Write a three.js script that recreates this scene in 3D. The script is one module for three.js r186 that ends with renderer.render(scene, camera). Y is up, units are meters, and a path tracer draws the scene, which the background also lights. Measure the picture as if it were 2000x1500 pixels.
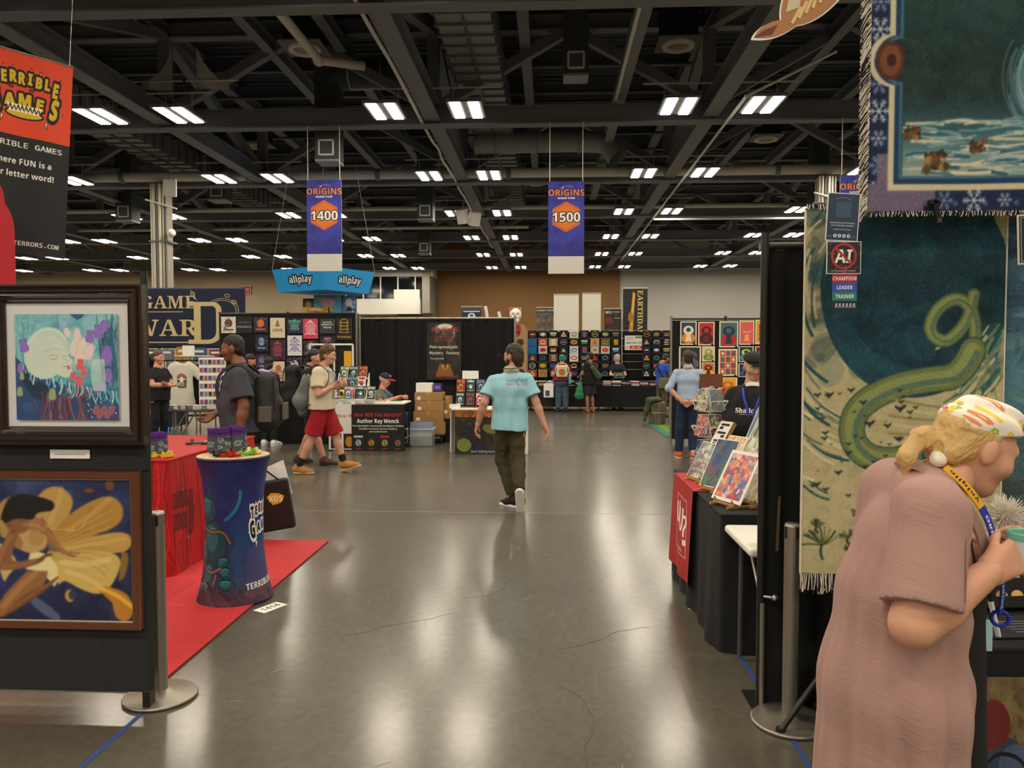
import * as THREE from 'three';
import { RoundedBoxGeometry } from 'three/addons/geometries/RoundedBoxGeometry.js';
import { DecalGeometry } from 'three/addons/geometries/DecalGeometry.js';
import { mergeGeometries } from 'three/addons/utils/BufferGeometryUtils.js';
import { RectAreaLightUniformsLib } from 'three/addons/lights/RectAreaLightUniformsLib.js';

// ---------- camera, exposure ----------
const scene = new THREE.Scene();
scene.background = new THREE.Color(0x000000);           // a closed hall: no sky
const camera = new THREE.PerspectiveCamera(53.13, 4 / 3, 0.05, 150);
camera.position.set(0, 1.68, 0);
camera.rotation.set(-0.04, 0.0499, 0, 'YXZ');
const renderer = new THREE.WebGLRenderer({ antialias: true });
renderer.toneMapping = THREE.LinearToneMapping;
renderer.toneMappingExposure = 1.55;
renderer.shadowMap.enabled = true;
RectAreaLightUniformsLib.init();
const LAMP = { panelW: 0.22, panelL: 1.08, height: 7.0, color: 0xfff2da, power: 34, glow: 10 };   // each light fitting has two panels

// ---------- helpers ----------
const V = (x, y, z) => new THREE.Vector3(x, y, z);
const PI = Math.PI, R = (d) => d * PI / 180;
const taken = {};
const numbered = (n) => { const k = taken[n] = (taken[n] ?? -1) + 1; return k ? n + '_' + String(k).padStart(3, '0') : n; };
function rng(seed) { let s = seed >>> 0; return () => { s = (s + 0x6d2b79f5) | 0; let t = Math.imul(s ^ (s >>> 15), 1 | s); t = (t + Math.imul(t ^ (t >>> 7), 61 | t)) ^ t; return ((t ^ (t >>> 14)) >>> 0) / 4294967296; }; }
function hash3(x, y, z) { let h = Math.imul(x, 374761393) ^ Math.imul(y, 668265263) ^ Math.imul(z, 1274126177); h = Math.imul(h ^ (h >>> 13), 1103515245); return ((h ^ (h >>> 16)) >>> 0) / 4294967296; }
function noise3(x, y, z) {
  const X = Math.floor(x), Y = Math.floor(y), Z = Math.floor(z); let u = x - X, v = y - Y, w = z - Z;
  u = u * u * (3 - 2 * u); v = v * v * (3 - 2 * v); w = w * w * (3 - 2 * w);
  const L = (a, b, t) => a + (b - a) * t, h = hash3;
  return L(L(L(h(X, Y, Z), h(X + 1, Y, Z), u), L(h(X, Y + 1, Z), h(X + 1, Y + 1, Z), u), v), L(L(h(X, Y, Z + 1), h(X + 1, Y, Z + 1), u), L(h(X, Y + 1, Z + 1), h(X + 1, Y + 1, Z + 1), u), v), w) * 2 - 1;
}
const fbm = (x, y, z, n = 4) => { let s = 0, a = 0.5; for (let i = 0; i < n; i++) { s += a * noise3(x, y, z); x *= 2.03; y *= 2.03; z *= 2.03; a *= 0.5; } return s; };
function mat(color, rough = 0.8, o = {}) {
  const P = ['clearcoat', 'sheen', 'transmission', 'anisotropy', 'ior', 'specularIntensity'].some((k) => k in o);
  const m = new (P ? THREE.MeshPhysicalMaterial : THREE.MeshStandardMaterial)({ color, roughness: rough, ...o });
  return m;
}
const F = (g) => { const h = g.index ? g.toNonIndexed() : g; if (!h.attributes.uv) h.setAttribute('uv', new THREE.BufferAttribute(new Float32Array(h.attributes.position.count * 2), 2)); for (const k of Object.keys(h.attributes)) if (!['position', 'normal', 'uv'].includes(k)) h.deleteAttribute(k); return h; };
const merge = (gs) => { gs = [].concat(gs); return gs.length === 1 ? gs[0] : mergeGeometries(gs.map(F)); };
const E3 = new THREE.Euler();
const place = (g, p = [0, 0, 0], r = [0, 0, 0]) => { g.applyMatrix4(new THREE.Matrix4().compose(V(...p), new THREE.Quaternion().setFromEuler(E3.set(r[0], r[1], r[2], 'YXZ')), V(1, 1, 1))); return g; };
const box = (w, h, d, p, r) => place(new THREE.BoxGeometry(w, h, d), p, r);
const rbox = (w, h, d, rad, p, r, seg = 2) => place(new RoundedBoxGeometry(w, h, d, seg, rad), p, r);
const cyl = (r0, r1, h, p, r, n = 20) => place(new THREE.CylinderGeometry(r0, r1, h, n), p, r);
const ball = (r, p, n = 16) => place(new THREE.SphereGeometry(r, n, Math.ceil(n * 0.7)), p);
const tube = (pts, r, n = 24, m = 8) => new THREE.TubeGeometry(new THREE.CatmullRomCurve3(pts.map((p) => V(...p))), n, r, m);
const rod = (a, b, r, n = 10) => { const A = V(...a), B = V(...b), d = B.clone().sub(A), g = new THREE.CylinderGeometry(r, r, d.length(), n); g.applyQuaternion(new THREE.Quaternion().setFromUnitVectors(V(0, 1, 0), d.normalize())); g.translate(...A.add(B).multiplyScalar(0.5).toArray()); return g; };
const bar = (a, b, w, h) => { // a box beam from a to b
  const A = V(...a), B = V(...b), d = B.clone().sub(A), L = d.length(), g = new THREE.BoxGeometry(w, h, L), m = new THREE.Matrix4().lookAt(A, B, Math.abs(d.y) / L > 0.98 ? V(0, 0, 1) : V(0, 1, 0)); g.applyMatrix4(m); g.translate(...A.add(B).multiplyScalar(0.5).toArray()); return g;
};
const lathe = (pts, p, n = 32) => place(new THREE.LatheGeometry(pts.map(([x, y]) => new THREE.Vector2(x, y)), n), p);
const extrude = (pts, depth, bevel = 0) => new THREE.ExtrudeGeometry(pts instanceof THREE.Shape ? pts : new THREE.Shape(pts.map(([x, y]) => new THREE.Vector2(x, y))), { depth, bevelEnabled: bevel > 0, bevelSize: bevel, bevelThickness: bevel, bevelSegments: 2, curveSegments: 10 });
const uvRect = (g, [u0, v0, u1, v1]) => { const a = g.attributes.uv; for (let i = 0; i < a.count; i++) a.setXY(i, u0 + a.getX(i) * (u1 - u0), v0 + a.getY(i) * (v1 - v0)); return g; };
// a flat rectangular thing with thickness: the picture on its front (+z), the back plain
function panelGeo(w, h, t = 0.004, uv) { const g = new THREE.PlaneGeometry(w, h); g.translate(0, 0, t / 2 + 0.0004); return uv ? uvRect(g, uv) : g; }
function obj(name, g, m, parent = scene) { const o = new THREE.Mesh(merge(g), m); o.name = parent === scene ? numbered(name) : name; o.castShadow = o.receiveShadow = true; parent.add(o); return o; }
function tag(o, label, category, group, kind) { Object.assign(o.userData, { label, category }); if (group) o.userData.group = group; if (kind) o.userData.kind = kind; return o; }
function thing(name, label, category, [x, y, z] = [0, 0, 0], turn = 0, group) { const o = new THREE.Group(); o.name = numbered(name); o.position.set(x, y, z); o.rotation.y = turn; scene.add(o); return tag(o, label, category, group); }
function struct(name, g, m, parent = scene) { const o = obj(name, g, m, parent); if (parent === scene) o.userData.kind = 'structure'; return o; }
function dup(o, [x, y, z], turn, label) { const c = o.clone(); c.name = numbered(o.name.replace(/_\d{3}$/, '')); c.userData = { ...o.userData }; c.position.set(x, y, z); if (turn !== undefined) c.rotation.y = turn; if (label) c.userData.label = label; scene.add(c); return c; }
// ---------- textures ----------
function canvas(w, h, fn) { const c = document.createElement('canvas'); c.width = w; c.height = h; fn(c.getContext('2d'), w, h); return c; }
function tex(w, h, fn, rep) { const t = new THREE.CanvasTexture(canvas(w, h, fn)); t.colorSpace = THREE.SRGBColorSpace; t.magFilter = THREE.LinearFilter; if (rep) { t.wrapS = t.wrapT = THREE.RepeatWrapping; t.repeat.set(...rep); } return t; }
function dataTex(n, fn, rep, srgb) { // fn(u, v) -> [r, g, b] or value, 0..1, should tile
  const d = new Uint8Array(n * n * 4); for (let y = 0; y < n; y++) for (let x = 0; x < n; x++) { let c = fn(x / n, y / n); if (!Array.isArray(c)) c = [c, c, c]; const i = (y * n + x) * 4; for (let k = 0; k < 3; k++) d[i + k] = Math.max(0, Math.min(255, c[k] * 255)); d[i + 3] = 255; }
  const t = new THREE.DataTexture(d, n, n); t.magFilter = THREE.LinearFilter; t.wrapS = t.wrapT = THREE.RepeatWrapping; if (rep) t.repeat.set(...rep); if (srgb) t.colorSpace = THREE.SRGBColorSpace; t.needsUpdate = true; return t;
}
// tiling noise: blends four shifted copies
const tile = (f, u, v, n) => { const x = u * n, y = v * n, a = f(x, y), b = f(x - n, y), c = f(x, y - n), d = f(x - n, y - n); const s = (t) => t * t * (3 - 2 * t), p = s(u), q = s(v); const m = (a * (1 - p) + b * p) * (1 - q) + (c * (1 - p) + d * p) * q, k = Math.sqrt(((1 - p) ** 2 + p * p) * ((1 - q) ** 2 + q * q)); return m / k; };
function text(c, s, x, y, size, color, o = {}) { // centred by default
  c.save(); c.font = (o.style ?? 'bold') + ' ' + size + 'px ' + (o.face ?? 'sans-serif'); c.textAlign = o.align ?? 'center'; c.textBaseline = 'middle'; c.translate(x, y); if (o.rot) c.rotate(o.rot); if (o.sx || o.skew) c.transform(o.sx ?? 1, 0, o.skew ?? 0, 1, 0, 0);
  if (o.stroke) { c.lineJoin = 'round'; c.lineWidth = o.lw ?? size * 0.2; c.strokeStyle = o.stroke; c.strokeText(s, 0, 0); } c.fillStyle = color; c.fillText(s, 0, 0); c.restore();
}
function atlas(cols, rows, cw, ch, draw) { // one texture for many small prints; returns { map, uv(i) }
  const t = tex(cols * cw, rows * ch, (c) => { for (let i = 0; i < cols * rows; i++) { c.save(); c.translate((i % cols) * cw, Math.floor(i / cols) * ch); c.beginPath(); c.rect(0, 0, cw, ch); c.clip(); draw(c, cw, ch, i); c.restore(); } });
  return { map: t, uv: (i) => { const x = i % cols, y = Math.floor(i / cols), e = 0.004; return [(x + e) / cols, 1 - (y + 1 - e) / rows, (x + 1 - e) / cols, 1 - (y + e) / rows]; } };
}
const poly = (c, pts, color) => { c.beginPath(); pts.forEach(([x, y], i) => (i ? c.lineTo(x, y) : c.moveTo(x, y))); c.closePath(); c.fillStyle = color; c.fill(); };
const ell = (c, x, y, rx, ry, color, rot = 0, stroke, lw) => { c.beginPath(); c.ellipse(x, y, rx, ry, rot, 0, 2 * PI); if (color) { c.fillStyle = color; c.fill(); } if (stroke) { c.lineWidth = lw ?? 3; c.strokeStyle = stroke; c.stroke(); } };
const curve = (c, pts, color, lw, close) => { c.beginPath(); c.moveTo(...pts[0]); for (let i = 1; i < pts.length - 1; i++) c.quadraticCurveTo(...pts[i], (pts[i][0] + pts[i + 1][0]) / 2, (pts[i][1] + pts[i + 1][1]) / 2); c.lineTo(...pts[pts.length - 1]); if (close) { c.closePath(); c.fillStyle = color; c.fill(); } else { c.strokeStyle = color; c.lineWidth = lw; c.lineCap = 'round'; c.lineJoin = 'round'; c.stroke(); } };
function blotches(c, w, h, n, cols, r0, r1, seed, alpha = 0.35) { const r = rng(seed); for (let i = 0; i < n; i++) { c.globalAlpha = alpha * (0.4 + 0.6 * r()); ell(c, r() * w, r() * h, r0 + r() * (r1 - r0), (r0 + r() * (r1 - r0)) * 0.6, cols[Math.floor(r() * cols.length)], r() * 3); } c.globalAlpha = 1; }
const lin = (c, x0, y0, x1, y1, stops) => { const g = c.createLinearGradient(x0, y0, x1, y1); stops.forEach(([t, k]) => g.addColorStop(t, k)); return g; };
const rad = (c, x, y, r0, r1, stops) => { const g = c.createRadialGradient(x, y, r0, x, y, r1); stops.forEach(([t, k]) => g.addColorStop(t, k)); return g; };
// ---------- soft shapes: distance fields meshed by surface nets ----------
// cone: { a, b, ra, rb, sx, sz, cap }   ellipsoid: { c, r, q }   neg: carve   i: colour index
function sdf(prims, { cell = 0.015, k = 0.03, disp, clip, colors, m } = {}) {
  const lo = [1e9, 1e9, 1e9], hi = [-1e9, -1e9, -1e9];
  for (const p of prims) {
    p.k ??= k;
    if (p.c) { const R0 = p.q ? Math.max(...p.r) : 0; p.lo = p.c.map((x, j) => x - (R0 || p.r[j])); p.hi = p.c.map((x, j) => x + (R0 || p.r[j])); if (p.q) p.qi = p.q.clone().invert(); } else {
      const s = [p.sx ?? 1, 1, p.sz ?? 1]; p.lo = [0, 1, 2].map((j) => Math.min(p.a[j] - p.ra * s[j], p.b[j] - p.rb * s[j])); p.hi = [0, 1, 2].map((j) => Math.max(p.a[j] + p.ra * s[j], p.b[j] + p.rb * s[j]));
    }
    if (!p.neg) for (let j = 0; j < 3; j++) { lo[j] = Math.min(lo[j], p.lo[j]); hi[j] = Math.max(hi[j], p.hi[j]); }
  }
  for (let j = 0; j < 3; j++) { lo[j] -= cell * 2.5 + 0.01; hi[j] += cell * 2.5 + 0.01; }
  const n = lo.map((x, j) => Math.ceil((hi[j] - x) / cell) + 1), [nx, ny, nz] = n, f = new Float32Array(nx * ny * nz).fill(0.3), id = new Uint8Array(f.length);
  const v = V(0, 0, 0);
  for (const p of prims) {
    const mg = p.k + cell * 3, a = [], b = []; for (let j = 0; j < 3; j++) { a[j] = Math.max(0, Math.floor((p.lo[j] - mg - lo[j]) / cell)); b[j] = Math.min(n[j] - 1, Math.ceil((p.hi[j] + mg - lo[j]) / cell)); }
    let bx, by, bz, bb, len; const sx = 1 / (p.sx ?? 1), sz = 1 / (p.sz ?? 1);
    if (!p.c) { bx = (p.b[0] - p.a[0]) * sx; by = p.b[1] - p.a[1]; bz = (p.b[2] - p.a[2]) * sz; bb = bx * bx + by * by + bz * bz || 1e-9; len = Math.sqrt(bb); }
    for (let z = a[2]; z <= b[2]; z++) for (let y = a[1]; y <= b[1]; y++) for (let x = a[0]; x <= b[0]; x++) {
      let px = lo[0] + x * cell, py = lo[1] + y * cell, pz = lo[2] + z * cell, d;
      if (p.c) {
        px -= p.c[0]; py -= p.c[1]; pz -= p.c[2];
        if (p.qi) { v.set(px, py, pz).applyQuaternion(p.qi); px = v.x; py = v.y; pz = v.z; }
        const [rx, ry, rz] = p.r, k0 = Math.hypot(px / rx, py / ry, pz / rz), k1 = Math.hypot(px / rx / rx, py / ry / ry, pz / rz / rz); d = k1 < 1e-6 ? -Math.min(rx, ry, rz) : k0 * (k0 - 1) / k1;
      } else {
        px = (px - p.a[0]) * sx; py -= p.a[1]; pz = (pz - p.a[2]) * sz;
        const t = (px * bx + py * by + pz * bz) / bb, u = t < 0 ? 0 : t > 1 ? 1 : t; d = Math.hypot(px - bx * u, py - by * u, pz - bz * u) - (p.ra + (p.rb - p.ra) * u);
        if (p.cap) { if (p.cap !== 'b') d = Math.max(d, -t * len); if (p.cap !== 'a') d = Math.max(d, (t - 1) * len); }
      }
      const at = (z * ny + y) * nx + x, o = f[at];
      if (p.neg) { const h = Math.max(p.k - Math.abs(-d - o), 0) / p.k; f[at] = Math.max(o, -d) + h * h * p.k * 0.25; } else { if (d < o) id[at] = p.i ?? 0; const h = Math.max(p.k - Math.abs(d - o), 0) / p.k; f[at] = Math.min(o, d) - h * h * p.k * 0.25; }
    }
  }
  if (disp || clip) for (let z = 0, at = 0; z < nz; z++) for (let y = 0; y < ny; y++) for (let x = 0; x < nx; x++, at++) if (Math.abs(f[at]) < 0.1) { const px = lo[0] + x * cell, py = lo[1] + y * cell, pz = lo[2] + z * cell; if (disp) f[at] += disp(px, py, pz, id[at]); if (clip) f[at] = Math.max(f[at], clip(px, py, pz)); }
  const vert = new Int32Array(f.length).fill(-1), pos = [], col = [], idx = [], o8 = [0, 1, nx, nx + 1, nx * ny, nx * ny + 1, nx * ny + nx, nx * ny + nx + 1];
  const ED = [[0, 1], [2, 3], [4, 5], [6, 7], [0, 2], [1, 3], [4, 6], [5, 7], [0, 4], [1, 5], [2, 6], [3, 7]];
  for (let z = 0; z < nz - 1; z++) for (let y = 0; y < ny - 1; y++) for (let x = 0; x < nx - 1; x++) {
    const at = (z * ny + y) * nx + x; let inside = 0; for (let j = 0; j < 8; j++) if (f[at + o8[j]] < 0) inside++;
    if (inside === 0 || inside === 8) continue;
    let sx = 0, sy = 0, sz = 0, c = 0;
    for (const [p, q] of ED) { const a = f[at + o8[p]], b = f[at + o8[q]]; if ((a < 0) === (b < 0)) continue; const t = a / (a - b); sx += (p & 1) + t * ((q & 1) - (p & 1)); sy += ((p >> 1) & 1) + t * (((q >> 1) & 1) - ((p >> 1) & 1)); sz += (p >> 2) + t * ((q >> 2) - (p >> 2)); c++; }
    vert[at] = pos.length / 3; pos.push(lo[0] + (x + sx / c) * cell, lo[1] + (y + sy / c) * cell, lo[2] + (z + sz / c) * cell);
    if (colors) { let best = 0, bf = 1e9; for (let j = 0; j < 8; j++) { const q = f[at + o8[j]]; if (q < bf) { bf = q; best = id[at + o8[j]]; } } const k3 = colors[best] ?? colors[0]; col.push(...(typeof k3 === 'function' ? k3(...pos.slice(-3)) : k3)); }
  }
  const quad = (a, b, c, d, flip) => { if (a < 0 || b < 0 || c < 0 || d < 0) return; flip ? idx.push(a, c, b, a, d, c) : idx.push(a, b, c, a, c, d); };
  for (let z = 1; z < nz - 1; z++) for (let y = 1; y < ny - 1; y++) for (let x = 1; x < nx - 1; x++) {
    const at = (z * ny + y) * nx + x, s = f[at] < 0;
    if (s !== f[at + 1] < 0) quad(vert[at], vert[at - nx], vert[at - nx - nx * ny], vert[at - nx * ny], s ? false : true);
    if (s !== f[at + nx] < 0) quad(vert[at], vert[at - nx * ny], vert[at - nx * ny - 1], vert[at - 1], s ? false : true);
    if (s !== f[at + nx * ny] < 0) quad(vert[at], vert[at - 1], vert[at - 1 - nx], vert[at - nx], s ? false : true);
  }
  const g = new THREE.BufferGeometry(), P = new Float32Array(pos); g.setAttribute('position', new THREE.BufferAttribute(P, 3)); g.setIndex(idx);
  const uv = new Float32Array(P.length / 3 * 2); for (let i = 0; i < P.length / 3; i++) { uv[i * 2] = P[i * 3] + P[i * 3 + 2] * 0.7; uv[i * 2 + 1] = P[i * 3 + 1] + P[i * 3 + 2] * 0.3; }
  g.setAttribute('uv', new THREE.BufferAttribute(uv, 2));
  if (colors) g.setAttribute('color', new THREE.BufferAttribute(new Float32Array(col), 3));
  if (m) g.applyMatrix4(m);
  g.computeVertexNormals(); return g;
}
const mergeC = (gs) => mergeGeometries(gs); // indexed pieces that all carry colours
const hexLin = (h) => { const c = new THREE.Color(h); return [c.r, c.g, c.b]; };
// ---------- people: a person faces +z in its own axes, left side at +x ----------
const sub = (a, b) => a.map((x, j) => x - b[j]), add = (a, b, t = 1) => a.map((x, j) => x + b[j] * t), mixp = (a, b, t) => a.map((x, j) => x + (b[j] - x) * t), unit = (a) => { const l = Math.hypot(...a) || 1; return a.map((x) => x / l); }, cross = (a, b) => [a[1] * b[2] - a[2] * b[1], a[2] * b[0] - a[0] * b[2], a[0] * b[1] - a[1] * b[0]];
const stand = {
  pelvis: [0, 0.96, 0], waist: [0, 1.1, 0], chest: [0, 1.28, 0], neck: [0, 1.46, -0.01], head: [0, 1.625, 0.015],
  shL: [0.168, 1.385, -0.01], elL: [0.245, 1.14, -0.03], wrL: [0.26, 0.89, 0.05], shR: [-0.168, 1.385, -0.01], elR: [-0.245, 1.14, -0.03], wrR: [-0.26, 0.89, 0.05],
  hipL: [0.095, 0.92, 0], knL: [0.105, 0.5, 0.015], anL: [0.11, 0.085, -0.03], hipR: [-0.095, 0.92, 0], knR: [-0.105, 0.5, 0.015], anR: [-0.11, 0.085, -0.03],
};
function headPrims(f = {}) { // head axes: origin mid-head, z forward
  const w = f.wide ?? 1;
  return [
    { c: [0, 0.028, -0.014], r: [0.076 * w, 0.09, 0.097], k: 0.03 }, { c: [0, -0.035, 0.018], r: [0.061 * w, 0.088, 0.07], k: 0.04 }, { c: [0, -0.093, 0.05], r: [0.034 * w, 0.026, 0.034], k: 0.035 },
    { a: [-0.034, 0.022, 0.074], b: [0.034, 0.022, 0.074], ra: 0.013, rb: 0.013, k: 0.02 }, { c: [-0.042 * w, -0.028, 0.055], r: [0.026, 0.024, 0.026], k: 0.03 }, { c: [0.042 * w, -0.028, 0.055], r: [0.026, 0.024, 0.026], k: 0.03 },
    { c: [-0.032, -0.001, 0.094], r: [0.017, 0.011, 0.012], neg: true, k: 0.012 }, { c: [0.032, -0.001, 0.094], r: [0.017, 0.011, 0.012], neg: true, k: 0.012 },
    { c: [-0.032, -0.001, 0.0765], r: [0.0115, 0.0085, 0.0115], i: 1, k: 0.003 }, { c: [0.032, -0.001, 0.0765], r: [0.0115, 0.0085, 0.0115], i: 1, k: 0.003 },
    { c: [-0.032, -0.001, 0.086], r: [0.0055, 0.0055, 0.0045], i: 2, k: 0.002 }, { c: [0.032, -0.001, 0.086], r: [0.0055, 0.0055, 0.0045], i: 2, k: 0.002 },
    { a: [0, 0.008, 0.084], b: [0, -0.034, 0.103], ra: 0.008, rb: 0.0125, k: 0.012 }, { a: [-0.011, -0.04, 0.094], b: [0.011, -0.04, 0.094], ra: 0.008, rb: 0.008, k: 0.008 },
    { c: [0, -0.066, 0.083], r: [0.024, 0.0055, 0.009], i: 3, k: 0.006 }, { c: [0, -0.076, 0.082], r: [0.02, 0.006, 0.009], i: 3, k: 0.006 },
    { a: [-0.045, 0.021, 0.081], b: [-0.018, 0.023, 0.09], ra: 0.004, rb: 0.0045, i: 4, k: 0.003 }, { a: [0.045, 0.021, 0.081], b: [0.018, 0.023, 0.09], ra: 0.004, rb: 0.0045, i: 4, k: 0.003 },
    { c: [-0.078 * w, -0.012, -0.012], r: [0.011, 0.033, 0.021], k: 0.012 }, { c: [0.078 * w, -0.012, -0.012], r: [0.011, 0.033, 0.021], k: 0.012 },
    ...(f.beard ? [{ a: [-0.05, -0.075, 0.035], b: [0, -0.105, 0.06], ra: 0.024, rb: 0.03, i: 4, k: 0.015 }, { a: [0.05, -0.075, 0.035], b: [0, -0.105, 0.06], ra: 0.024, rb: 0.03, i: 4, k: 0.015 }, { a: [-0.026, -0.058, 0.085], b: [0.026, -0.058, 0.085], ra: 0.006, rb: 0.006, i: 4, k: 0.006 }, { a: [-0.066, -0.04, 0.015], b: [-0.05, -0.08, 0.035], ra: 0.015, rb: 0.022, i: 4, k: 0.012 }, { a: [0.066, -0.04, 0.015], b: [0.05, -0.08, 0.035], ra: 0.015, rb: 0.022, i: 4, k: 0.012 }] : []),
    ...(f.moustache ? [{ a: [-0.024, -0.058, 0.086], b: [0.024, -0.058, 0.086], ra: 0.008, rb: 0.008, i: 5, k: 0.006 }] : []),
  ];
}
// hand: w wrist, d finger direction, n palm normal (where the palm faces), s towards the thumb; curl 0..1 or one value per finger
function handPrims(w, d, n, s, { curl = 0.3, spread = 0.1, thumb = 0.4, size = 1 } = {}) {
  d = unit(d); s = unit(sub(s, d.map((x) => x * (s[0] * d[0] + s[1] * d[1] + s[2] * d[2])))); let nn = cross(d, s); if (nn[0] * n[0] + nn[1] * n[1] + nn[2] * n[2] < 0) nn = nn.map((x) => -x); n = nn;
  const at = (a, b, c) => [0, 1, 2].map((j) => w[j] + (d[j] * a + s[j] * b + n[j] * c) * size), P = [], L = [[0.042, 0.026, 0.02], [0.047, 0.03, 0.022], [0.043, 0.028, 0.021], [0.034, 0.02, 0.018]];
  for (let q = 0; q < 4; q++) {
    const b = (1.5 - q) * 0.021, kx = 0.092 - (q === 3 ? 0.012 : q === 0 ? 0.003 : 0); P.push({ a: at(0.005, b * 0.55, 0), b: at(kx, b, 0), ra: 0.02 * size, rb: 0.0125 * size, k: 0.016 });
    let p = [kx, b, 0], ang = 0.1; const cu = Array.isArray(curl) ? curl[q] : curl, sp = (1.5 - q) * spread * 0.4;
    L[q].forEach((l, m) => { ang += cu * [1.15, 1.5, 1.0][m]; const e = [p[0] + l * Math.cos(ang), p[1] + l * sp * Math.max(0, Math.cos(ang)), p[2] + l * Math.sin(ang)]; P.push({ a: at(...p), b: at(...e), ra: (0.0098 - m * 0.0008) * size, rb: (0.009 - m * 0.0008) * size, k: 0.005 }); p = e; });
  }
  let p = [0.025, 0.024, 0.004]; P.push({ a: at(0.012, 0.014, 0.004), b: at(0.05, 0.036, 0.012), ra: 0.019 * size, rb: 0.013 * size, k: 0.012 }); p = [0.05, 0.036, 0.012];
  [[0.035, 0.5], [0.028, 0.2]].forEach(([l, o]) => { const e = [p[0] + l * 0.85, p[1] + l * o * (1 - thumb), p[2] + l * (0.25 + thumb * 0.6)]; P.push({ a: at(...p), b: at(...e), ra: 0.0115 * size, rb: 0.0095 * size, k: 0.006 }); p = e; });
  return P;
}
const quatOf = (yaw, pitch, roll = 0) => new THREE.Quaternion().setFromEuler(new THREE.Euler(pitch, yaw, roll, 'YXZ'));
function person(o) {
  const root = thing('person', o.label, 'person', [o.at[0], o.at[2] ?? 0, o.at[1]], o.turn, o.group), J = { ...stand, ...o.J }, b = { w: 1, d: 1, belly: 1, hip: 1, arm: 1, leg: 1, ...o.build }, cell = o.cell ?? 0.015;
  root.scale.setScalar((o.H ?? 1.76) / 1.76);
  const skin = hexLin(o.skin ?? '#c69076'), hq = quatOf(o.look?.[0] ?? 0, o.look?.[1] ?? 0, o.look?.[2] ?? 0), hm = new THREE.Matrix4().compose(V(...J.head), hq, V(1, 1, 1)), up = V(0, -0.08, -0.02).applyMatrix4(hm).toArray();
  // body: head, neck, trunk, limbs and hands in one mesh
  const B = [{ a: up, b: J.neck, ra: 0.054 * (b.neck ?? 1), rb: 0.06 * (b.neck ?? 1), k: 0.03 }, { a: J.neck, b: J.chest, ra: 0.06, rb: 0.1, sx: 1.35 }, { a: J.chest, b: J.pelvis, ra: 0.1 * b.d, rb: 0.1 * b.d, sx: 1.3 * b.w }];
  for (const S of ['L', 'R']) {
    B.push({ a: J['sh' + S], b: J['el' + S], ra: 0.043 * b.arm, rb: 0.041 * b.arm, k: 0.02 }, { a: J['el' + S], b: mixp(J['el' + S], J['wr' + S], 0.35), ra: 0.041 * b.arm, rb: 0.042 * b.arm, k: 0.02 }, { a: mixp(J['el' + S], J['wr' + S], 0.3), b: J['wr' + S], ra: 0.042 * b.arm, rb: 0.028 * Math.sqrt(b.arm), k: 0.02 });
    if (!o.noLegs) B.push({ a: J['hip' + S], b: J['kn' + S], ra: 0.082 * b.leg, rb: 0.055 * b.leg, k: 0.02 }, { a: J['kn' + S], b: mixp(J['kn' + S], J['an' + S], 0.35), ra: 0.053 * b.leg, rb: 0.056 * b.leg, k: 0.02 }, { a: mixp(J['kn' + S], J['an' + S], 0.3), b: J['an' + S], ra: 0.056 * b.leg, rb: 0.036, k: 0.02 });
  }
  const cols = [skin], bodies = [sdf(B, { cell, colors: cols })];
  if (o.feet) for (const S of ['L', 'R']) { const a = J['an' + S], t = o['toe' + S] ?? add(a, [0, -0.06, 0.15]); bodies.push(sdf([{ a: add(a, [0, -0.02, 0]), b: add(a, [0, -0.055, -0.03]), ra: 0.036, rb: 0.028 }, { a, b: t, ra: 0.036, rb: 0.024, sx: 1.2 }, { a: t, b: mixp(a, t, 1.3), ra: 0.024, rb: 0.016, sx: 1.7 }], { cell: 0.008, colors: cols })); }
  const hc = [skin, [0.75, 0.73, 0.7], [0.03, 0.02, 0.015], skin.map((x, j) => x * [0.95, 0.62, 0.6][j]), hexLin(o.brow ?? o.hair?.color ?? '#3a2a1e'), hexLin(o.moustache ?? '#ddd8d0')];
  bodies.push(sdf(headPrims(o.face), { cell: o.fine ?? 0.006, colors: hc, m: hm }));
  for (const S of ['L', 'R']) {
    const h = o['hand' + S] ?? {}, d = h.d ?? unit(sub(J['wr' + S], J['el' + S])), sg = S === 'L' ? 1 : -1; if (h.none) continue;
    bodies.push(sdf(handPrims(J['wr' + S], d, h.n ?? [-sg, 0, -0.2], h.s ?? [0, 0.1, 1], h), { cell: o.handCell ?? 0.005, k: 0.006, colors: cols }));
  }
  obj('body', mergeC(bodies), mat(0xffffff, 0.55, { vertexColors: true }), root);
  // hair
  if (o.hair) {
    const H = o.hair.prims ?? [{ c: [0, 0.04, -0.022], r: [0.084, 0.09, 0.1] }, { c: [0, -0.02, -0.055], r: [0.074, 0.08, 0.06] }], face = o.hair.faceClip ?? ((x, y, z) => z - 0.055 - Math.max(0, y - 0.035) * 0.9 + Math.max(0, -y) * 0.9 - (Math.abs(x) > 0.06 ? -0.01 : 0)), N = o.hair.curl ?? 0.006;
    obj('hair', sdf(H, { cell: o.fine ?? 0.006, k: 0.02, disp: (x, y, z) => N * noise3(x * 60, y * 34 + 9, z * 60) + N * 0.6 * noise3(x * 140, y * 70, z * 140), clip: face, m: hm }), mat(o.hair.color, 0.55, { bumpMap: hairBump, bumpScale: 0.002 }), root);
  }
  // clothes
  const sleeve = o.top?.sleeve ?? 0.62, T = o.top;
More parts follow.
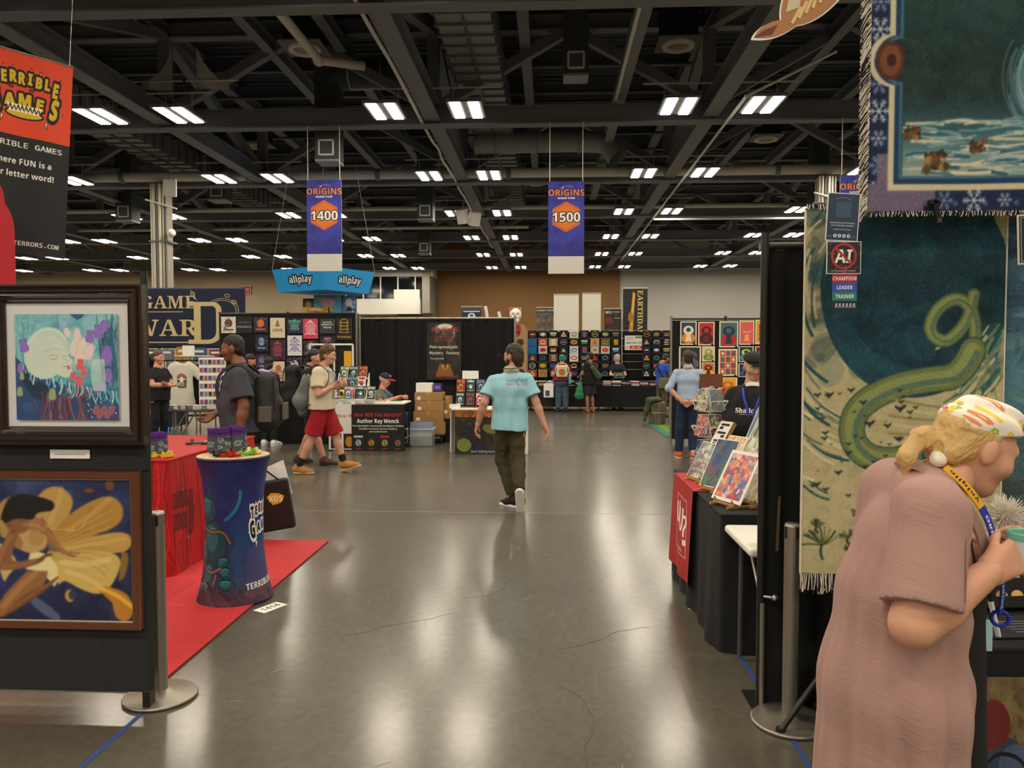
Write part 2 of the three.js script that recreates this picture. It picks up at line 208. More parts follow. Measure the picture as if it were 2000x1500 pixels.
  if (T) {
    const hem = T.hem ?? 0.86, g = (T.loose ?? 0.012), P = [], dn = mixp(J.pelvis, J.waist, (hem - J.pelvis[1]) / (J.waist[1] - J.pelvis[1])), cc = mixp(J.chest, J.neck, 0.4);
    P.push({ a: cc, b: J.chest, ra: 0.078 * b.d + g, rb: 0.112 * b.d + g, sx: 1.45 * b.w / b.d }, { a: J.chest, b: add(J.waist, [0, 0, 0.02 * (b.belly - 1) * 4]), ra: 0.112 * b.d + g, rb: 0.108 * b.belly * b.d + g, sx: 1.42 * b.w / b.d }, { a: add(J.waist, [0, 0, 0.02 * (b.belly - 1) * 4]), b: dn, ra: 0.108 * b.belly * b.d + g, rb: 0.132 * b.hip * b.d + g, sx: 1.4 * b.w / b.d, cap: 'b' });
    for (const S of ['L', 'R']) {
      const s = J['sh' + S], e = J['el' + S], w = J['wr' + S]; P.push({ a: add(J.neck, [0, -0.05, 0]), b: add(s, [0, -0.014, 0]), ra: 0.05 + g * 0.6, rb: 0.043 * b.arm + g * 0.6, k: 0.04 });
      if (sleeve <= 1) P.push({ a: add(s, [0, -0.016, 0]), b: mixp(s, e, sleeve), ra: 0.047 * b.arm + g * 0.8, rb: (T.cuff ?? 0.062) * b.arm + g, cap: 'b', k: 0.035 }); else P.push({ a: add(s, [0, -0.016, 0]), b: e, ra: 0.047 * b.arm + g * 0.8, rb: 0.048 * b.arm + g }, { a: e, b: mixp(e, w, sleeve - 1), ra: 0.05 * b.arm + g, rb: 0.043 * b.arm + g, cap: 'b' });
    }
    P.push({ a: add(up, [0, -0.02, 0]), b: add(J.neck, [0, 0.05, 0]), ra: 0.05, rb: 0.05, neg: true, k: 0.02 });
    const fold = T.fold ?? 0.006, ph = (o.at[0] * 7 + 31) | 0;
    root.userData.top = obj(T.name ?? 't_shirt', sdf(P, { cell: T.cell ?? cell * 0.9, k: 0.032, disp: (x, y, z) => fold * (noise3(x * 9 + ph, y * 5, z * 9) + 0.5 * noise3(x * 22, y * 9 + ph, z * 22)) }), T.mat ?? mat(T.color, 0.9, { bumpMap: knit, bumpScale: 0.001 }), root);
    delete root.userData.top; root.topMesh = root.children[root.children.length - 1];
    if (T.collar) obj('collar', sdf([{ a: add(J.neck, [0, 0.0, 0.0]), b: add(J.neck, [0, 0.055, 0]), ra: 0.082, rb: 0.07, cap: 'ab' }, { a: add(J.neck, [0, -0.05, 0]), b: add(J.neck, [0, 0.1, 0]), ra: 0.058, rb: 0.06, neg: true, k: 0.005 }], { cell: 0.008, k: 0.005 }), T.collarMat ?? mat(T.color, 0.9), root);
  }
  const Q = o.bottom;
  if (Q) {
    const g = Q.loose ?? 0.01, P = [{ a: mixp(J.pelvis, J.waist, 0.12), b: mixp(J.pelvis, mixp(J.hipL, J.hipR, 0.5), 0.6), ra: 0.1 * b.hip * b.d + g, rb: 0.112 * b.hip * b.d + g, sx: 1.34 * b.w / b.d, cap: 'a' }], len = Q.len ?? 1.93;
    for (const S of ['L', 'R']) { const h = [J['hip' + S][0] * 0.84, J['hip' + S][1] - 0.01, J['hip' + S][2]], k = J['kn' + S], a = J['an' + S]; if (len <= 1) P.push({ a: h, b: mixp(h, k, len), ra: 0.084 * b.leg + g, rb: 0.088 * b.leg + g + (Q.flare ?? 0), cap: 'b', k: 0.02 }); else P.push({ a: h, b: k, ra: 0.08 * b.leg + g, rb: 0.066 * b.leg + g, k: 0.025 }, { a: k, b: mixp(k, a, len - 1), ra: 0.066 * b.leg + g, rb: 0.05 * b.leg + g + (Q.flare ?? 0), cap: 'b', k: 0.025 }); }
    const fold = Q.fold ?? 0.006; obj(Q.name ?? (len <= 1 ? 'shorts' : 'trousers'), sdf(P, { cell: Q.cell ?? cell * 0.9, k: 0.03, disp: (x, y, z) => fold * (noise3(x * 12, y * 16 + 3, z * 12) + 0.5 * noise3(x * 26, y * 30, z * 26)) }), Q.mat ?? mat(Q.color, 0.92, { bumpMap: knit, bumpScale: 0.001 }), root);
  }
  if (o.shoes) for (const S of ['L', 'R']) {
    const a = J['an' + S], t = o['toe' + S] ?? add(a, [S === 'L' ? 0.03 : -0.03, -0.055, 0.17]), f = unit(sub(t, a)), dn = o['down' + S] ?? [0, -1, 0], A = add(add(a, dn, 0.045), f, -0.03), Bp = add(t, f, 0.01), sh = obj('shoe', sdf([{ a: add(a, dn, -0.01), b: A, ra: 0.047, rb: 0.043 }, { a: A, b: mixp(A, Bp, 0.55), ra: 0.045, rb: 0.045 }, { a: mixp(A, Bp, 0.5), b: Bp, ra: 0.045, rb: 0.032, sx: 1.15 }], { cell: 0.009, k: 0.04, clip: (x, y, z) => (x - t[0]) * dn[0] + (y - t[1]) * dn[1] + (z - t[2]) * dn[2] - 0.016 }), o.shoes.mat ?? mat(o.shoes.color, 0.75), root);
    const low = add(A, dn, 0), s2 = add(Bp, dn, 0), proj = (p, h) => { const k = (p[0] - t[0]) * dn[0] + (p[1] - t[1]) * dn[1] + (p[2] - t[2]) * dn[2]; return add(p, dn, h - k); };
    obj('sole', sdf([{ a: proj(low, 0.022), b: proj(s2, 0.022), ra: 0.047, rb: 0.043, sx: 1.05 }], { cell: 0.009, k: 0.005, clip: (x, y, z) => Math.abs((x - t[0]) * dn[0] + (y - t[1]) * dn[1] + (z - t[2]) * dn[2] - 0.02) - (o.shoes.soleH ?? 0.013) }), mat(o.shoes.sole ?? 0x222222, 0.8), sh);
    if (o.shoes.sock) obj('sock', rod(add(a, dn, 0.01), mixp(a, J['kn' + S], o.shoes.sockH ?? 0.3), 0.05), mat(o.shoes.sock, 0.9), root);
  }
  return root;
}
// a flat band swept along points (straps, lanyards): width w, faces away from the point `from`
function band(pts, w, t = 0.003, face = [0, 0, 1], n = 20) {
  const c = new THREE.CatmullRomCurve3(pts.map((p) => V(...p))), P = [], I = [], U = [], L = c.getLength(), fn = typeof face === 'function' ? face : () => face;
  for (let i = 0; i <= n; i++) { const p = c.getPointAt(i / n), d = c.getTangentAt(i / n), f = V(...fn(p)), s = d.clone().cross(f).normalize(), q = s.clone().cross(d).normalize(); for (const [x, y] of [[-1, 1], [1, 1], [1, -1], [-1, -1]]) { const e = p.clone().addScaledVector(s, x * w / 2).addScaledVector(q, y * t / 2); P.push(e.x, e.y, e.z); U.push((x + 1) / 2, i / n * L / w); } }
  for (let i = 0; i < n; i++) for (let j = 0; j < 4; j++) { const a = i * 4 + j, b = i * 4 + (j + 1) % 4; I.push(a, b, a + 4, b, b + 4, a + 4); }
  I.push(0, 2, 1, 0, 3, 2); const e = n * 4; I.push(e, e + 1, e + 2, e, e + 2, e + 3);
  const g = new THREE.BufferGeometry(); g.setAttribute('position', new THREE.Float32BufferAttribute(P, 3)); g.setAttribute('uv', new THREE.Float32BufferAttribute(U, 2)); g.setIndex(I); const h = g.toNonIndexed(); h.computeVertexNormals(); return h;
}
const knit = dataTex(128, (u, v) => 0.5 + 0.3 * tile((x, y) => noise3(x, y, 3), u, v, 40) + 0.2 * tile((x, y) => noise3(x, y, 8), u, v, 12), [6, 6]);
const hairBump = dataTex(128, (u, v) => 0.5 + 0.5 * tile((x, y) => noise3(x * 3, y * 0.5, 5), u, v, 20), [8, 8]);
// ---------- the hall ----------
const X0 = -38, X1 = 20, ZF = -52, ZB = 24, YD = 9.6;
const floorMap = dataTex(1024, (u, v) => {
  const b = tile((x, y) => fbm(x + 40, y, 7, 3), u, v, 14), d = tile((x, y) => noise3(x, y, 3), u, v, 300);
  const s = 0.325 + 0.024 * b + 0.02 * d; return [s * 1.06, s, s * 0.86];
}, [1, 1], true);
const floorRough = dataTex(512, (u, v) => 0.58 + 0.03 * tile((x, y) => fbm(x, y, 4, 2), u, v, 8), [1, 1]);

floorMap.repeat.set(8, 8.5); floorRough.repeat.set(11, 12);
const M = {
  floor: mat(0xffffff, 1, { map: floorMap, roughnessMap: floorRough, ior: 1.5, specularIntensity: 0.4, clearcoat: 0.8, clearcoatRoughness: 0.19 }),
  steel: mat(0x70737a, 0.6), steelDark: mat(0x52555c, 0.7), deck: mat(0x484b52, 0.75), duct: mat(0x8b8d8c, 0.55, { metalness: 0.2 }), ductDark: mat(0x3c4144, 0.7), pipe: mat(0xd0cdc6, 0.6), black: mat(0x0b0b0c, 0.8), blackCloth: mat(0x0c0c0e, 0.95), white: mat(0xe8e6e0, 0.7), chrome: mat(0xb5b1a8, 0.32, { metalness: 0.9 }), brushed: mat(0x9d968b, 0.42, { metalness: 0.85 }), blackMetal: mat(0x151515, 0.45), paper: mat(0xf1efe9, 0.8),
};
const fl = struct('floor', box(X1 - X0, 0.2, ZB - ZF, [(X0 + X1) / 2, -0.1, (ZB + ZF) / 2]), M.floor); fl.userData.label = 'polished brown grey concrete floor';
for (const z of [-8.02, -17.1, -26.3, 1.1]) struct('expansion_joint', box(46, 0.0016, 0.014, [-9, 0.0005, z]), mat(0x8d8473, 0.5), fl);
for (const x of [-10.2, 8.1]) struct('expansion_joint', box(0.014, 0.0016, 50, [x, 0.0005, -24]), mat(0x8d8473, 0.5), fl);
// hairline cracks and scuffs
{ const r = rng(5), gs = [], sc = []; for (const [x, z, n, a0] of [[0.16, -2.95, 14, 1.3], [0.05, -4.3, 10, 0.6], [-1.25, -4.4, 12, 1.2], [-0.6, -5.2, 9, 0.3]]) { let p = [x, 0.0006, z], a = a0; for (let i = 0; i < n; i++) { a += (r() - 0.5) * 1.1; const q = [p[0] + 0.07 * Math.cos(a), 0.0006, p[2] - 0.07 * Math.sin(a)]; gs.push(bar(p, q, 0.0022, 0.0008)); p = q; } }
  for (let i = 0; i < 46; i++) { const x = -1.7 + r() * 2.6, z = -2.6 - r() * 9, a = r() * 6, l = 0.015 + r() * 0.07; sc.push(bar([x, 0.0005, z], [x + l * Math.cos(a), 0.0005, z + l * Math.sin(a)], 0.002 + r() * 0.006, 0.0008)); }
  struct('floor_crack', gs, mat(0x4a443a, 0.8), fl).userData.kind = 'stuff'; struct('floor_scuff', sc, mat(0x7d776b, 0.6), fl).userData.kind = 'stuff'; }
const wallTex = (c1) => { const m = mat(c1, 0.9, { bumpMap: knit, bumpScale: 0.002 }); return m; };
struct('wall_front', box(X0 * -1 - 7.57 + 0, YD, 0.3, [(X0 - 7.57) / 2, YD / 2, ZF - 0.15]), wallTex(0xa3947c));
struct('wall_front_brown', box(12.19, YD, 0.5, [-1.475, YD / 2, ZF - 0.05]), wallTex(0x7d5c38));
struct('wall_front_grey', box(X1 - 4.62, YD, 0.3, [(X1 + 4.62) / 2, YD / 2, ZF - 0.15]), wallTex(0xb3b1aa));
struct('wall_left', box(0.3, YD, ZB - ZF, [X0 - 0.15, YD / 2, (ZB + ZF) / 2]), wallTex(0xa3947c));
struct('wall_right', box(0.3, YD, ZB - ZF, [X1 + 0.15, YD / 2, (ZB + ZF) / 2]), wallTex(0xb3b1aa));
struct('wall_back', box(X1 - X0, YD, 0.3, [(X0 + X1) / 2, YD / 2, ZB + 0.15]), wallTex(0xa3947c));
// corrugated roof deck, ribs across the hall
{ const prof = []; let z = ZB; while (z > ZF) { prof.push([-z, 0], [-z + 0.11, 0], [-z + 0.15, 0.08], [-z + 0.26, 0.08]); z -= 0.3; } prof.push([-ZF, 0.2], [-ZB, 0.2]); const g = extrude(prof, X1 - X0); g.rotateY(PI / 2); g.translate(X0, YD, 0); struct('ceiling', g, M.deck); }
// steel: trusses along and across the hall
const TX = [-34.8, -28.4, -22.0, -15.6, -9.2, -2.75, 3.65, 10.1, 16.5], BZ = []; for (let k = -5; k <= 6; k++) BZ.push(-12 - 6.2 * k + 0);
const hbeam = (a, b, w, h) => { const d = [0, 1, 2].map((j) => b[j] - a[j]), o = (y) => [bar([a[0], a[1] + y, a[2]], [b[0], b[1] + y, b[2]], w, 0.035)]; return [...o(h / 2), ...o(-h / 2), bar(a, b, 0.03, h)]; };
for (const x of TX) {
  const t = new THREE.Group(); t.name = numbered('roof_truss'); t.userData = { kind: 'structure', label: 'charcoal steel roof truss running the length of the hall' }; scene.add(t);
  obj('bottom_chord', hbeam([x, 7.32, ZB - 0.2], [x, 7.32, ZF + 0.1], 0.36, 0.4), M.steel, t); obj('top_chord', hbeam([x, 9.3, ZB - 0.2], [x, 9.3, ZF + 0.1], 0.3, 0.3), M.steel, t);
  BZ.forEach((z, i) => { obj('post', bar([x, 7.4, z], [x, 9.3, z], 0.26, 0.26), M.steel, t); if (z - 6.2 > ZF) obj('diagonal', i % 2 ? bar([x, 7.4, z], [x, 9.25, z - 6.2], 0.24, 0.24) : bar([x, 9.25, z], [x, 7.4, z - 6.2], 0.24, 0.24), M.steel, t); });
}
for (const z of BZ) {
  const t = new THREE.Group(); t.name = numbered('cross_truss'); t.userData = { kind: 'structure', label: 'charcoal steel cross truss spanning between the long roof trusses' }; scene.add(t);
  obj('bottom_chord', hbeam([X0, 7.22, z], [X1, 7.22, z], 0.3, 0.4), M.steel, t); obj('top_chord', hbeam([X0, 9.3, z], [X1, 9.3, z], 0.28, 0.28), M.steel, t);
  for (let i = 0; i < TX.length - 1; i++) { const a = TX[i], b = TX[i + 1], m = (a + b) / 2; obj('diagonal', bar([a, 7.4, z], [m, 9.2, z], 0.22, 0.22), M.steel, t); obj('diagonal', bar([b, 7.4, z], [m, 9.2, z], 0.22, 0.22), M.steel, t); }
}
for (const x of [-6.6, -4.9, -0.6, 1.62, 6.4, 8.2, -12, -18.5]) { const o = struct('purlin', hbeam([x, x === 1.62 ? 7.75 : 8.9, ZB - 0.5], [x, x === 1.62 ? 7.75 : 8.9, -30], 0.24, 0.3), M.steel); o.userData.label = 'slim charcoal purlin under the roof deck'; }
for (const z of BZ) for (const dz of [2.05, 4.1]) struct('joist', hbeam([X0, 9.25, z - dz], [X1, 9.25, z - dz], 0.16, 0.3), M.steelDark).userData.label = 'thin dark roof joist under the deck';
// ducts, pipes, cans
function ribDuct(x, w, y, z0, z1, label) { const t = thing('ventilation_duct', label, 'duct', [x, y, 0]); obj('duct_body', box(w, 0.55, z0 - z1, [0, 0.28, (z0 + z1) / 2]), M.duct, t); let n = 0; for (let z = z0 - 0.2; z > z1 && n < 60; z -= 0.52, n++) obj('duct_flange', box(w + 0.12, 0.66, 0.05, [0, 0.28, z]), M.steel, t); obj('duct_hanger', box(0.05, 0.05, z0 - z1, [0, -0.02, (z0 + z1) / 2]), M.steelDark, t); }
ribDuct(-1.66, 1.05, 8.0, -9, -34, 'long pale ribbed air duct between the ceiling trusses above the aisle');
ribDuct(-12.5, 1.05, 7.9, -17.5, -38, 'pale ribbed air duct above the left booths beyond the hanging flag');
function dropDuct(x, y, z, w, h, label) { h = YD - y; const t = thing('air_outlet', label, 'air vent', [x, y, z]); obj('housing', box(w, h, w, [0, h / 2, 0]), M.ductDark, t); obj('bottom_plate', box(w, 0.06, w, [0, -0.02, 0]), M.duct, t); const f = w * 0.62; const fr = obj('grille_frame', [box(f, 0.04, 0.03, [0, f + 0.1, w / 2 + 0.01]), box(f, 0.04, 0.03, [0, 0.1, w / 2 + 0.01]), box(0.04, f, 0.03, [-f / 2, f / 2 + 0.1, w / 2 + 0.01]), box(0.04, f, 0.03, [f / 2, f / 2 + 0.1, w / 2 + 0.01])], M.pipe, t); for (let i = 1; i < 8; i++) obj('louvre', box(f, 0.012, 0.03, [0, 0.1 + f * i / 8, w / 2 + 0.005], [0.5, 0, 0]), M.steel, fr); return t; }
dropDuct(0.52, 7.5, -16.5, 0.52, 2.1, 'square grey drop duct with grille above the 1500 aisle sign');
dropDuct(-5.45, 6.4, -18.9, 0.56, 1.6, 'square drop duct with grille under a curved duct near the 1400 sign');
dropDuct(-11.3, 6.9, -26, 0.6, 1.6, 'small square drop duct with grille near the service column');
dropDuct(-15.4, 6.5, -27.5, 0.6, 1.6, 'small square drop duct with grille left of the service column'); dropDuct(9.3, 6.6, -27.5, 0.55, 1.6, 'small square drop duct with grille above the black drape');
dropDuct(-4.4, 6.4, -27.2, 0.55, 1.6, 'small square drop duct with grille behind the cable run'); dropDuct(-5.9, 6.35, -36, 0.55, 1.4, 'small square drop duct with grille near the brown wall');
{ const t = thing('round_duct', 'dark round elbow duct running sideways below the roof', 'duct'); obj('duct_pipe', tube([[-5.45, 7.95, -18.9], [-5.35, 8.35, -18.9], [-4.9, 8.5, -18.9], [-3.4, 8.5, -18.9], [-3, 8.5, -18.9]], 0.34, 30, 16), M.ductDark, t); for (const x of [-4.9, -4.1, -3.3]) obj('duct_band', cyl(0.36, 0.36, 0.05, [x, 8.5, -18.9], [0, 0, PI / 2]), M.duct, t); }
{ const t = thing('round_duct', 'grey duct with bent end behind the 1500 sign', 'duct'); obj('duct_pipe', tube([[-2.2, 7.75, -22.4], [-1, 7.75, -22.4], [1, 7.75, -22.4], [1.6, 7.65, -22.3], [1.9, 7.2, -22.1]], 0.3, 30, 14), M.duct, t); for (const x of [-1.6, -0.4, 0.8]) obj('duct_band', cyl(0.33, 0.33, 0.05, [x, 7.75, -22.4], [0, 0, PI / 2]), M.steel, t); }
function pipeRun(pts, r, label, m = M.pipe) { const t = thing('pipe', label, 'pipe'); for (let i = 0; i < pts.length - 1; i++) obj('pipe_length', rod(pts[i], pts[i + 1], r, 12), m, t); for (let i = 1; i < pts.length - 1; i++) obj('coupling', ball(r * 1.35, pts[i], 12), m, t); return t; }
{ const t = pipeRun([[X0 + 1, 7.27, -24.05], [X1 - 1, 7.27, -24.05]], 0.15, 'thick white pipe crossing the whole hall under the trusses'); for (let x = -30; x < 18; x += 4.1) obj('pipe_clamp', cyl(0.19, 0.19, 0.14, [x, 7.27, -24.05], [0, 0, PI / 2], 12), M.steel, t); }
pipeRun([[X0 + 1, 7.35, -30.1], [X1 - 1, 7.35, -30.1]], 0.09, 'thinner pale pipe crossing the hall behind the thick white pipe'); pipeRun([[X0 + 1, 7.4, -35], [-1, 7.4, -35]], 0.08, 'thin pale pipe far back on the left side of the roof');
pipeRun([[-5.6, 8.5, -9], [-5.2, 8.2, -14], [-5.0, 8.0, -16.6], [-4.1, 8.0, -17]], 0.1, 'pale jointed pipe sloping below the roof near the left truss');
pipeRun([[5.6, 7.6, -15.6], [4.0, 6.95, -16.2], [4.0, 6.95, -44]], 0.03, 'thin white conduit along the right hand truss', M.pipe); pipeRun([[1.5, 7.55, -8], [1.5, 7.55, -20]], 0.04, 'thin grey conduit under the slim beam right of the aisle');
pipeRun([[4.0, 6.88, -30.3], [12, 6.88, -30.3]], 0.04, 'thin white conduit branching to the right from the truss', M.white);
{ const r = rng(9), pts = []; for (let z = -6; z > -40; z -= 0.9) pts.push([-2.98 + (r() - 0.5) * 0.06, 7.05 + (r() - 0.5) * 0.08, z]); const t = thing('cable_bundle', 'pale cable bundle clipped along the left truss over the aisle', 'cable'); obj('cable', tube(pts, 0.035, 90, 6), M.pipe, t); for (let i = 1; i < pts.length; i += 2) obj('clip', rod(pts[i], [-2.8, 7.2, pts[i][2]], 0.012, 6), M.chrome, t); }
for (const [x, z, w] of [[-5.5, -17.2, 'near the left truss'], [2.8, -17.4, 'right of the slim beam'], [-9.6, -25, 'beyond the first left light row'], [6.8, -25, 'beyond the first right light row'], [-0.6, -31, 'behind the 1500 sign']]) { const t = thing('ceiling_speaker', 'round ceiling speaker in a square black box ' + w, 'speaker', [x, 8.5, z]); obj('box', box(0.75, 0.8, 0.75, [0, 0.42, 0]), M.black, t); obj('plate', box(0.95, 0.03, 0.95, [0, 0, 0]), mat(0x6a6a68, 0.6), t); obj('ring', place(new THREE.TorusGeometry(0.3, 0.07, 8, 24), [0, -0.03, 0], [PI / 2, 0, 0]), mat(0xd8d2c4, 0.6), t); obj('cone', cyl(0.26, 0.2, 0.04, [0, -0.02, 0]), mat(0x9c9382, 0.7), t); }
for (const [x, y, z, a, w] of [[-11.2, 6.55, -22.3, 0.5, 'left of the service column'], [-3.1, 6.5, -27.2, -0.4, 'clamped on the left truss'], [-2.7, 6.45, -27.4, 0.6, 'beside its twin on the left truss']]) { const t = thing('loudspeaker', 'small white loudspeaker hanging from the roof ' + w, 'speaker', [x, y, z], a); obj('cabinet', rbox(0.36, 0.5, 0.3, 0.04, [0, 0, 0], [0.35, 0, 0]), M.white, t); obj('bracket', rod([0, 0.1, -0.05], [0, 2.9, -0.05], 0.02), M.steel, t); }
for (const [x, w] of [[-8.9, 'left'], [-7.6, 'right']]) { const t = thing('roof_fabric', 'torn pale fabric sheet hanging from the roof, ' + w + ' piece', 'fabric', [x + 0.0, 8.1, -17.2]); const g = new THREE.PlaneGeometry(0.75, 0.95, 8, 8), p = g.attributes.position; for (let i = 0; i < p.count; i++) { const a = p.getX(i) / 0.75 + 0.5, v = p.getY(i) / 0.95 + 0.5, s = w === 'left' ? a : 1 - a; p.setXYZ(i, p.getX(i), -0.475 + 0.95 * v * (0.15 + 0.85 * s * s), 0.05 * Math.sin(a * 7)); } g.computeVertexNormals(); obj('sheet', g, mat(0xb9b7ae, 0.9, { side: THREE.DoubleSide }), t); obj('hanging_rod', rod([-0.6, -0.3, 0.05], [0.6, -0.3, 0.05], 0.018), M.pipe, t); }
// mezzanine on the far wall, exit signs, service column
{ const t = new THREE.Group(); t.name = 'mezzanine'; t.userData = { kind: 'structure', label: 'white mezzanine box with dark glass on the far wall' }; scene.add(t);
  obj('parapet', [box(6, 1, 1.8, [-11.5, 4.75, -51]), box(1.7, 1.6, 1.9, [-9.4, 5.05, -51])], mat(0xd9d7d0, 0.85), t); obj('roof_edge', box(7.1, 0.5, 2, [-11.2, 6.95, -51]), mat(0xb8b4aa, 0.85), t);
  for (let i = 0; i < 5; i++) obj('pane', box(1.1, 1.5, 0.03, [-14 + i * 1.15, 5.95, -50.2]), mat(0x11161a, 0.08, { specularIntensity: 1 }), t); for (let i = 0; i < 6; i++) obj('mullion', box(0.07, 1.5, 0.08, [-14.6 + i * 1.15, 5.95, -50.18]), M.white, t); obj('end_wall', box(0.5, 2.6, 2.2, [-8.1, 5.6, -50.95]), mat(0x8f8a80, 0.9), t); }
const exitTex = tex(256, 180, (c, w, h) => { c.fillStyle = '#a8242c'; c.fillRect(0, 0, w, h); c.strokeStyle = '#f3e6e0'; c.lineWidth = 8; c.strokeRect(8, 8, w - 16, h - 16); text(c, 'EXIT', w / 2, h / 2, 92, '#fbeee8', { style: '' }); });
for (const [x, y, l] of [[-2.36, 4.47, 'red EXIT sign on the brown far wall'], [-20.9, 6.02, 'red EXIT sign on the beige far wall']]) { const t = thing('exit_sign', l, 'sign', [x, y, x < -10 ? ZF + 0.07 : ZF + 0.27]); obj('sign_box', box(0.8, 0.56, 0.12, [0, 0, 0]), mat(0xa8242c, 0.6), t); obj('sign_face', place(panelGeo(0.8, 0.56, 0), [0, 0, 0.062]), mat(0xffffff, 0.6, { map: exitTex }), t); }
for (const [cx, cl] of [[-12.3, 'pale concrete column wrapped in pipes near the navy booth sign'], [8.3, 'pale concrete column wrapped in pipes behind the black drape']]) { const t = thing('service_column', cl, 'column', [cx, 0, -24]); t.userData.kind = 'structure'; obj('shaft', box(0.42, 7, 0.42, [0, 3.5, 0]), mat(0x9d978c, 0.8), t); for (const [x, r, k] of [[-0.23, 0.03, 0xd8d2c4], [-0.15, 0.045, 0xcac4b6], [-0.05, 0.03, 0x8a857c], [0.04, 0.05, 0xd8d2c4], [0.14, 0.035, 0xbab4a6], [0.23, 0.03, 0x77736b]]) obj('conduit', cyl(r, r, 7, [x, 3.5, 0.26], [0, 0, 0], 10), mat(k, 0.5), t); obj('sprinkler_bracket', [rod([-0.4, 6.5, 0.3], [0.6, 6.2, 0.3], 0.03), ball(0.13, [0.42, 5.45, 0.3])], M.white, t); obj('strap', box(0.62, 0.05, 0.62, [0, 5.2, 0]), M.steel, t); }
// ---------- light fittings: two glowing panels each, one area light per panel ----------
{ const glow = new THREE.MeshStandardMaterial({ color: 0x000000, emissive: LAMP.color, emissiveIntensity: LAMP.glow }), c0 = []; let proto;
  const make = () => { const t = thing('ceiling_light', 'twin panel high bay ceiling light hanging below the roof trusses', 'ceiling light', [0, 0, 0], 0, 'twin panel ceiling lights'); obj('frame', [box(0.76, 0.07, 1.14, [0, 0.05, 0])], M.steel, t); for (const s of [-1, 1]) obj('light_panel', box(LAMP.panelW, 0.02, LAMP.panelL, [s * 0.2, 0.005, 0]), glow, t); obj('hanger', [rod([-0.3, 0.08, 0], [-0.3, 0.5, 0], 0.008, 5), rod([0.3, 0.08, 0], [0.3, 0.5, 0], 0.008, 5), box(1.5, 0.03, 0.03, [0, 0.5, 0])], M.pipe, t); return t; };
  for (const x of TX) for (const s of [-0.9, 0.9]) for (let k = -6; k <= 5; k++) {
    const z = -17 - 6.2 * k; if ((x < -17 && z > -20) || (x < -30 && z > -35) || (x > 13 && z > -22)) continue;
    const y = LAMP.height + 0.0 + 0.03 * Math.sin(x * 3 + z), t = proto ? dup(proto, [x + s, y, z]) : (proto = make()); t.position.set(x + s, y, z);
    for (const q of [-1, 1]) { const L = new THREE.RectAreaLight(LAMP.color, LAMP.power, LAMP.panelW, LAMP.panelL); L.position.set(x + s + q * 0.2, y - 0.02, z); L.rotation.x = -PI / 2; L.name = 'ceiling_light_panel'; scene.add(L); }
  } }
// ---------- printed pictures ----------
const weave = (c, w, h, n, a, seed) => { const r = rng(seed); for (let i = 0; i < n; i++) { c.globalAlpha = a * r(); c.fillStyle = r() > 0.5 ? '#fff6dc' : '#0a1a20'; c.fillRect(r() * w, r() * h, 1 + r() * 3, 1 + r() * 2); } c.globalAlpha = 1; };
const soften = (c, w, h, px) => { const k = document.createElement('canvas'); k.width = w; k.height = h; const d = k.getContext('2d'); d.filter = 'blur(' + px + 'px)'; d.drawImage(c.canvas, 0, 0); c.globalAlpha = 0.72; c.drawImage(k, 0, 0); c.globalAlpha = 1; };
